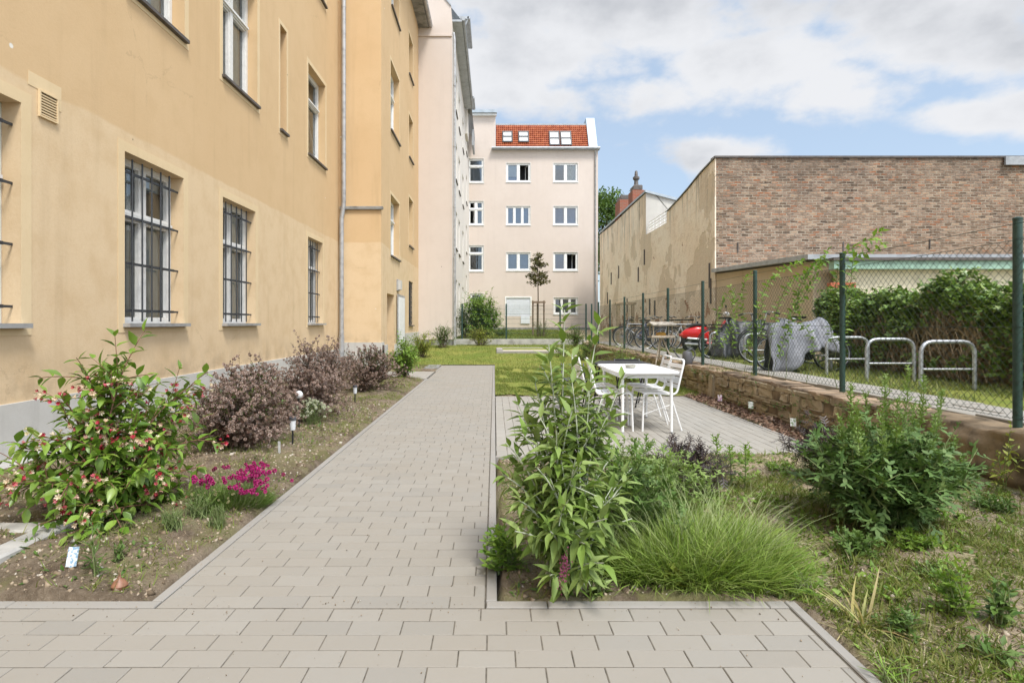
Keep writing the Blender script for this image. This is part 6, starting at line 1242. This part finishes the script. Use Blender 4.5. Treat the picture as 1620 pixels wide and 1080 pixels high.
# solar stake lights
def solar(x, y, label):
    z = float(terrain(x, y)); r = empty('solar_light', (x, y, z), label, 'garden light', 'solar stake lights'); w = MB(); w.tube([(x, y, z-.05), (x, y, z+.14)], .009, 8); w.build('stake', M['blackmetal'], r, True)
    w = MB(); w.lathe([(.018, .14), (.026, .145), (.031, .235), (.031, .24)], (x, y, z), 14); w.build('lens', simple('frosted_plastic', (.62, .63, .64, 1), .3), r, True); w = MB(); w.lathe([(.034, .2405), (.036, .25), (.033, .275), (.01, .278)], (x, y, z), 14); w.build('cap', simple('dark_grey_cap', (.10, .10, .11, 1), .4, .3), r, True)
solar(-2.02, 5.7, 'small solar stake light with white lens nearer to the pink flowers'); solar(-2.13, 8.7, 'small solar stake light by the far dark shrubs')
gl = empty('globe_light', (-2.62, 7.0, 0), 'white globe garden light on a stem among the dark shrubs', 'garden light'); x, y, z = pt(473, 624, 6.55); w = MB(); w.tube([(x, y, 0), (x, y, z-.04)], .008, 6); w.build('stem', M['blackmetal'], gl); w = MB(); w.lathe([(.004, -.045), (.026, -.038), (.041, -.018), (.045, 0), (.041, .018), (.026, .038), (.004, .045)], (x, y, z), 16); w.build('globe', simple('opal_globe', (.75, .75, .74, 1), .3), gl, True)
fwr = empty('solar_flower', (-3.2, 7.6, 0), 'green garden ornament with two round black discs by the wall', 'ornament'); gsh = simple('bright_green_plastic', (.05, .26, .11, 1), .4)
for (px, py) in ((417, 594), (431, 591)):
    x, y, z = pt(px, py, 7.7); w = MB(); w.lathe([(.004, -.02), (.04, -.018), (.05, -.004), (.046, .006), (.004, .009)], (x, y, z), 18, 'y'); w.build('disc', M['blackmetal'], fwr, True); w = MB(); w.tube([(x, y+.015, 0), (x, y+.015, z)], .006, 6); w.build('stem', gsh, fwr)
lp_ = np.array([pt(421+rng.normal(0, 7), 612+rng.normal(0, 7), 7.65) for _ in range(26)]); V, Fs = inst('ovate', lp_, rng.normal(0, 1, (26, 3)), .07, .8); mesh_np('leaf', V, Fs, gsh, fwr)
# plant labels
def plabel(x, y, z, wd, hg, label, pat, rz=0, tilt=-.25, stick=.08, name='plant_label'):
    z = max(z, float(terrain(x, y))+.012); r = empty(name, (x, y, z), label, 'plant label'); w = MB(); t = .0015
    def q(u, v, o): 
        c, s = math.cos(rz), math.sin(rz); yy = tilt*-v+o; return (x+u*c-yy*s, y+u*s+yy*c, z+v)
    w.add([q(-wd/2, 0, -t), q(wd/2, 0, -t), q(wd/2, hg, -t), q(-wd/2, hg, -t), q(-wd/2, 0, t), q(wd/2, 0, t), q(wd/2, hg, t), q(-wd/2, hg, t)], [(0, 1, 2, 3), (7, 6, 5, 4), (0, 4, 5, 1), (1, 5, 6, 2), (2, 6, 7, 3), (3, 7, 4, 0)])
    if stick: w.add([q(-wd*.16, -stick, -t), q(wd*.16, -stick, -t), q(wd*.16, 0, -t), q(-wd*.16, 0, -t)], [(0, 1, 2, 3)])
    w.build('card', pat, r); return r
def patmat(name, a, b, c, sc):
    t = MT(name); n = t.noise(sc, 3, .6); n2 = t.noise(sc*.6, 2, .5, t.mapv((1, 1, 1), (3, 1, 2))); col = t.mix(t.rng(n, .50, .54), a, b); col = t.mix(t.rng(n2, .58, .61), col, c); t.set(Base_Color=col, Roughness=.35); return t.mat
plabel(*gp(112, 922), .048, .085, 'pale blue and white plant label stuck in the near left bed', patmat('printed_blue_label', (.62, .68, .72, 1), (.22, .34, .46, 1), (.72, .74, .74, 1), 60), .15, -.35, .05)
plabel(*gp(1035, 812), .085, .042, 'blue and white plant label tilted beside the dark purple shrub', patmat('printed_blue_tag', (.16, .30, .55, 1), (.62, .68, .74, 1), (.30, .42, .62, 1), 70), -.1, -.9, .14)
plabel(*gp(442, 731), .022, .11, 'narrow white plant marker between magenta flowers and solar light', simple('white_marker', (.66, .66, .65, 1), .5), .3, .35, .02)
tagm = [patmat('pink_flower_card', (.68, .62, .62, 1), (.45, .12, .30, 1), (.16, .2, .1, 1), 50), patmat('green_flower_card', (.62, .64, .60, 1), (.16, .24, .10, 1), (.5, .52, .5, 1), 50), patmat('white_flower_card', (.66, .67, .64, 1), (.22, .30, .16, 1), (.7, .7, .7, 1), 45)]
for (px, py, k, lab) in ((1139, 634, 0, 'pink printed plant card by the stone wall, nearest the chairs'), (1188, 646, 1, 'pale plant card by the stone wall, middle one of three'), (1255, 674, 2, 'white and green plant card by the stone wall, nearest the big bush')):
    X = 3.55; d = 900*X/(px-CX); z = H-(py-CY)*d/F; r = plabel(X, d, z, .066, .095, lab, tagm[k], -.15, -.1, 0); w = MB(); w.tube([(X, d+.012, float(terrain(X, d))-.03), (X+.005, d+.012, z+.1)], .003, 5); w.build('stick', stem_green, r)
ob = empty('flower_bulb', gp(178, 945), 'brown onion like bulb with dry tip lying at the near left bed edge', 'bulb'); x, y, z = gp(178, 945); w = MB(); w.lathe([(.006, 0), (.03, .008), (.036, .025), (.024, .045), (.008, .058), (.003, .075)], (x, y+.05, .012), 14); w.build('bulb', simple('bulb_skin', (.22, .10, .055, 1), .5, 0, .3, 30), ob, True)
V, Fs = inst('blade', np.tile((x, y+.05, .075), (10, 1)), rng.normal(0, .4, (10, 3))+np.array((0, 0, 1)), .05, .5, wscale=2); mesh_np('dry_tip', V, Fs, g_dry, ob)
# bike racks
def rack():
    r = empty('bike_rack', (0, 0, 0), '', 'bike rack', 'galvanised bike rack hoops'); w = MB(); w.tube(fillet([(-.33, 0, -.2), (-.33, 0, .585), (.33, 0, .585), (.33, 0, -.2)], .16, 8), .024, 12); w.build('hoop', M['steel'], r, True)
    w = MB(); w.tube([(-.306, 0, .25), (.306, 0, .25)], .015, 10); w.build('crossbar', M['steel'], r, True); return r
rk = rack()
for k, (Y, lab) in enumerate(((6.9, 'galvanised bike hoop nearest to the camera, in front of the ivy hedge'), (7.9, 'galvanised bike hoop second from the ivy end of the row'), (8.86, 'galvanised bike hoop directly right of the grey tarpaulin'), (9.85, 'galvanised bike hoop partly under the grey tarpaulin'), (11.75, 'galvanised bike hoop between the grey and the black tarpaulin'), (13.65, 'galvanised bike hoop next to the red scooter'))):
    o = rk if k == 0 else copy_tree(rk); o.location = (5.50, Y, .47); o['label'] = lab; o.rotation_euler = (0, 0, R(rnd.uniform(-3, 3)))
# bicycles
def bicycle(frame_col, label):
    r = empty('bicycle', (0, 0, 0), label, 'bicycle', 'bicycles parked along the beige wall'); fm = simple('bike_paint_'+frame_col[0], frame_col[1], .35, .1, .05)
    for x in (-.53, .53):
        w = MB(); w.torus((x, 0, .34), .315, .010, 36, 6); w.lathe([(.02, -.035), (.02, .035)], (x, 0, .34), 10, 'y')
        for k in range(18):
            a = 2*math.pi*k/18; w.tube([(x+.02*math.cos(a+.5), (-1)**k*.02, .34+.02*math.sin(a+.5)), (x+.31*math.cos(a), 0, .34+.31*math.sin(a))], .0016, 3, False)
        wh = w.build('wheel', M['steel'], r, True); w = MB(); w.torus((x, 0, .34), .335, .019, 36, 8); w.build('tyre', M['rubber'], wh, True)
        w = MB(); w.tube(arc((x, 0, .34), R(20 if x > 0 else 0), R(150 if x > 0 else 165), .375, 12, (1, 0, 0), (0, 0, 1)), .012, 5); w.build('mudguard', M['blackmetal'], r, True)
    w = MB(); bb = (-.08, 0, .30); st_ = (-.22, 0, .78); hd = (.36, 0, .80); hb = (.40, 0, .66)
    for a, b, q in ((bb, st_, .016), (bb, hb, .019), (st_, hd, .016), ((.355, 0, .86), hb, .018)): w.tube([a, b], q, 8)
    for s in (-.06, .06): w.tube([bb, (-.53, s, .34)], .009, 6); w.tube([(-.2, s*.3, .72), (-.53, s, .34)], .008, 6)
    w.build('frame', fm, r, True); w = MB()
    for s in (-.055, .055): w.tube([hb, (.43, s, .58), (.53, s, .34)], .011, 6)
    w.build('fork', fm, r, True); w = MB(); w.tube([(.355, 0, .86), (.33, 0, 1.0)], .013, 6); w.tube(fillet([(.18, -.29, .98), (.34, -.24, 1.03), (.35, 0, 1.01), (.34, .24, 1.03), (.18, .29, .98)], .08), .011, 6)
    hb_ = w.build('handlebar', M['steel'], r, True)
    for s in (-1, 1): w = MB(); w.tube([(.17, s*.292, .977), (.27, s*.262, 1.01)], .017, 7); w.build('grip', M['rubber'], hb_, True)
    w = MB(); w.tube([st_, (-.25, 0, .90)], .012, 6); w.build('seatpost', M['steel'], r, True); w = MB(); w.add([(-.40, -.09, .93), (-.40, .09, .93), (-.22, .05, .935), (-.10, .018, .925), (-.10, -.018, .925), (-.22, -.05, .935), (-.38, -.07, .89), (-.38, .07, .89), (-.22, .03, .90), (-.12, .012, .90), (-.12, -.012, .90), (-.22, -.03, .90)], [(0, 5, 4, 3, 2, 1), (6, 7, 8, 9, 10, 11), (0, 1, 7, 6), (1, 2, 8, 7), (2, 3, 9, 8), (3, 4, 10, 9), (4, 5, 11, 10), (5, 0, 6, 11)]); w.build('saddle', M['rubber'], r)
    w = MB(); w.lathe([(.09, .05), (.09, .055)], (bb[0], 0, bb[2]), 18, 'y'); w.tube([(bb[0], .06, bb[2]), (bb[0]+.1, .06, bb[2]-.13)], .009, 5); w.tube([(bb[0], -.06, bb[2]), (bb[0]-.1, -.06, bb[2]+.13)], .009, 5); w.build('crank', M['blackmetal'], r, True)
    w = MB(); w.tube([(-.65, 0, .76), (-.30, 0, .76)], .01, 5); w.box(-.66, -.32, -.06, .06, .77, .78); w.tube([(-.6, .05, .76), (-.53, .06, .36)], .006, 4); w.tube([(-.6, -.05, .76), (-.53, -.06, .36)], .006, 4); w.build('carrier', M['blackmetal'], r)
    w = MB(); w.lathe([(.035, 0), (.03, -.05), (.01, -.07)], (.42, 0, .84), 10, 'x'); w.build('headlamp', M['blackmetal'], r, True)
    return r
cols = [('dark', (.03, .03, .035, 1)), ('silver', (.42, .44, .46, 1)), ('blue', (.04, .07, .16, 1)), ('white', (.6, .6, .6, 1))]
bsrc = [bicycle(c, '') for c in cols]
spots = [(1, 5.55, 17.0, 176, 'silver bicycle parked right behind the red scooter'), (0, 5.30, 18.0, 184, 'black bicycle beside the bird table, closest of the dark bicycles'), (2, 5.25, 18.9, 8, 'dark blue bicycle in the middle of the parked bicycles'), (1, 5.05, 19.9, 172, 'silver bicycle near the wooden trellis frame'), (0, 5.2, 20.9, 5, 'black bicycle furthest back along the beige wall'), (3, 5.9, 17.5, 20, 'white framed bicycle behind the red scooter at the wall')]
used = set()
for (k, x, y, rz, lab) in spots:
    z = float(terrain(x, y)); o = bsrc[k] if k not in used else copy_tree(bsrc[k]); used.add(k); o.location = (x, y, z); o.rotation_euler = (R(rnd.uniform(-6, 6)), 0, R(rz)); o['label'] = lab
# red scooter
sc = empty('motor_scooter', (5.85, 15.7, .47), 'bright red motor scooter with rounded tail between bicycles and black tarpaulin', 'scooter'); redp = simple('red_lacquer', (.62, .012, .015, 1), .18, 0, .05); X, Y, Z = 5.84, 15.7, .475
for x in (-.44, .62):
    w = MB(); w.lathe([(.06, -.03), (.12, -.035), (.12, .035), (.06, .03)], (X+x, Y, Z+.22), 20, 'y'); wh = w.build('wheel', M['steel'], sc, True); w = MB(); w.torus((X+x, Y, Z+.22), .165, .055, 26, 9); w.build('tyre', M['rubber'], wh, True)
def loft(mb, secs, n=14):                              # secs: (x, half width, z low, z high)
    V = []
    for (x, hw, z0, z1) in secs:
        for k in range(n): a = 2*math.pi*k/n; V.append((X+x, Y+hw*math.copysign(abs(math.cos(a))**.7, math.cos(a)), Z+(z0+z1)/2+(z1-z0)/2*math.copysign(abs(math.sin(a))**.8, math.sin(a))))
    F_ = [tuple(range(n)), tuple((len(secs)-1)*n+k for k in range(n))[::-1]]
    for i in range(len(secs)-1): F_ += [(i*n+k, i*n+(k+1) % n, (i+1)*n+(k+1) % n, (i+1)*n+k) for k in range(n)]
    mb.add(V, F_)
w = MB(); loft(w, [(-.70, .03, .44, .50), (-.64, .10, .40, .58), (-.5, .16, .36, .68), (-.3, .18, .33, .74), (-.1, .17, .30, .74), (.02, .14, .30, .68), (.06, .08, .32, .6)]); w.build('tail_body', redp, sc, True)
w = MB(); loft(w, [(-.56, .165, .36, .43), (-.3, .187, .33, .42), (-.02, .155, .30, .40)]); w.build('side_trim', M['steel'], sc, True)
w = MB(); w.box(X-.735, X-.725, Y-.09, Y+.09, Z+.30, Z+.43); w.build('number_plate', M['white_paint'], sc)
w = MB(); loft(w, [(-.02, .13, .22, .30), (.2, .15, .22, .29), (.42, .14, .23, .31), (.5, .1, .3, .42)]); w.build('footboard', redp, sc, True)
w = MB(); loft(w, [(.44, .14, .32, .70), (.50, .17, .32, .86), (.56, .14, .36, .92), (.60, .06, .42, .90)]); w.build('leg_shield', redp, sc, True)
w = MB(); loft(w, [(-.52, .12, .69, .74), (-.36, .14, .72, .80), (-.1, .13, .72, .80), (.0, .08, .70, .76)]); w.build('saddle', M['rubber'], sc, True)
w = MB(); w.tube([(X+.56, Y, Z+.88), (X+.51, Y, Z+1.04)], .03, 8); w.tube(fillet([(X+.42, Y-.33, Z+1.07), (X+.52, Y-.1, Z+1.05), (X+.52, Y+.1, Z+1.05), (X+.42, Y+.33, Z+1.07)], .06), .016, 7); hb_ = w.build('handlebar', M['blackmetal'], sc, True)
w = MB(); loft(w, [(.50, .09, .98, 1.12), (.58, .10, .96, 1.12), (.63, .07, .99, 1.09)]); w.build('headlamp', M['white_paint'], hb_, True)
w = MB(); w.tube([(X+.52, Y-.2, Z+1.05), (X+.44, Y-.26, Z+1.24)], .007, 5); w.lathe([(.05, -.008), (.05, .008)], (X+.44, Y-.27, Z+1.26), 12, 'x'); w.build('mirror', M['blackmetal'], hb_)
w = MB(); w.tube([(X+.57, Y-.07, Z+.55), (X+.62, Y-.07, Z+.22)], .018, 6); w.tube([(X+.57, Y+.07, Z+.55), (X+.62, Y+.07, Z+.22)], .018, 6); w.build('fork', M['steel'], sc, True)
w = MB(); w.tube([(X-.62, Y-.12, Z+.24), (X-.2, Y-.13, Z+.22)], .035, 9); w.build('exhaust', M['steel'], sc, True); w = MB(); loft(w, [(-.74, .02, .46, .5), (-.70, .07, .43, .52), (-.66, .08, .43, .53)]); w.build('tail_lamp', simple('tail_lens', (.5, .05, .03, 1), .2), sc, True)
w = MB(); loft(w, [(-.42, .1, .14, .32), (-.2, .12, .14, .34), (0, .1, .16, .32)]); w.build('engine', M['blackmetal'], sc, True)
# tarpaulins over parked bikes
def tarp(name, cx, cy, z0, ridge, hem, flare, label, mat, seed, n=70, m=26):
    g = np.random.default_rng(seed); S = np.linspace(0, 1, n); V = []; ph = g.uniform(0, 6.28, 6)
    rx, rz_ = np.array(ridge).T; hx, hz = np.array(hem).T; L0, L1 = rx[0], rx[-1]
    for s in S:
        x = L0+(L1-L0)*s; top = np.interp(x, rx, rz_); hm = np.interp(x, hx, hz); e = min(1, 8*s, 8*(1-s))
        for j in range(m):
            t = -1+2*j/(m-1); a = abs(t); sg = math.copysign(1, t); z = hm+(top-hm)*(1-a**1.25)
            fold = (math.sin(x*17+ph[0]+sg*1.3+z*2)*.05+math.sin(x*31+ph[1]+sg-z*3)*.022+math.sin(x*9+ph[2]*sg)*.03)*a**.7; y = sg*(flare*(a**.75))*(.55+.45*e)+fold*sg
            V.append((cx+x+.02*math.sin(z*23+ph[3])*a, cy+y, z0+z+.012*math.sin(x*21+ph[4]+a*3)))
    i = np.arange(n-1)[:, None]*m+np.arange(m-1)[None]; r = empty(name, (cx, cy, z0), label, 'tarpaulin'); o = mesh_np('cover', np.array(V), [np.stack([i, i+m, i+m+1, i+1], -1).reshape(-1, 4)], mat, r, True)
    md = o.modifiers.new('thickness', 'SOLIDIFY'); md.thickness = .004; return r
def tarpmat(name, c, r_=.5):
    t = MT(name); n = t.noise(9, 5, .6, None, .6); t.set(Base_Color=t.mix(t.rng(n, .35, .7), c, tuple(q*.9 for q in c[:3])+(1,)), Roughness=r_); t.bump(t.m('ADD', t.noise(7, 5, .6, None, 1.2), t.m('MULTIPLY', t.noise(26, 4), .1)), .3, .06); return t.mat
tarp('grey_tarpaulin', 5.10, 9.45, .48, [(-.58, .55), (-.52, .80), (-.3, .88), (0, .80), (.3, .90), (.42, .84), (.66, .30), (.74, .2)], [(-.58, .0), (-.3, .02), (-.18, .12), (-.02, .34), (.2, .40), (.45, .32), (.74, .12)], .30, 'crumpled grey tarpaulin draped over a bicycle beside the hoops', tarpmat('grey_tarp', (.185, .19, .21, 1)), 3)
tarp('black_tarpaulin', 5.55, 12.75, .48, [(-.72, .2), (-.6, .55), (-.3, .92), (0, .84), (.4, .88), (.62, .80), (.8, .55)], [(-.72, .05), (-.3, .02), (-.05, .2), (.2, .5), (.5, .55), (.8, .35)], .28, 'black tarpaulin half covering a bicycle with one bare wheel showing', tarpmat('black_tarp', (.028, .03, .034, 1), .4), 5)
o = copy_tree(bsrc[0]); o.location = (5.42, 12.7, .48); o.rotation_euler = (0, 0, R(2)); o['label'] = 'bicycle under the black tarpaulin with one wheel sticking out'; o.name = 'bicycle'
o = copy_tree(bsrc[1]); o.location = (5.12, 9.45, .48); o.rotation_euler = (0, 0, R(180)); o['label'] = 'bicycle hidden under the grey tarpaulin'; o.name = 'bicycle'; o.scale = (.92, .92, .86)
o = copy_tree(bsrc[0]); o.location = (5.75, 11.3, .48); o.rotation_euler = (0, 0, R(172)); o['label'] = 'black bicycle with high handlebar standing behind the grey tarpaulin'; o.name = 'bicycle'
# wooden frame near the far bicycles
wt = empty('wooden_frame', (5.6, 23.5, .5), 'weathered timber frame standing behind the bicycles by the beige wall', 'wooden frame'); z = float(terrain(5.6, 23.5))
for x in (5.12, 5.72): w = MB(); w.bbox(x-.06, x+.06, 23.44, 23.56, z-.1, z+1.55, .008); w.build('post', M['stone'], wt)
w = MB(); w.bbox(5.0, 5.85, 23.42, 23.58, z+1.551, z+1.66, .008); w.build('rail', M['stone'], wt); w = MB(); w.bbox(5.19, 5.65, 23.46, 23.5, z+.5, z+.58, .006); w.build('cross_board', M['stone'], wt)
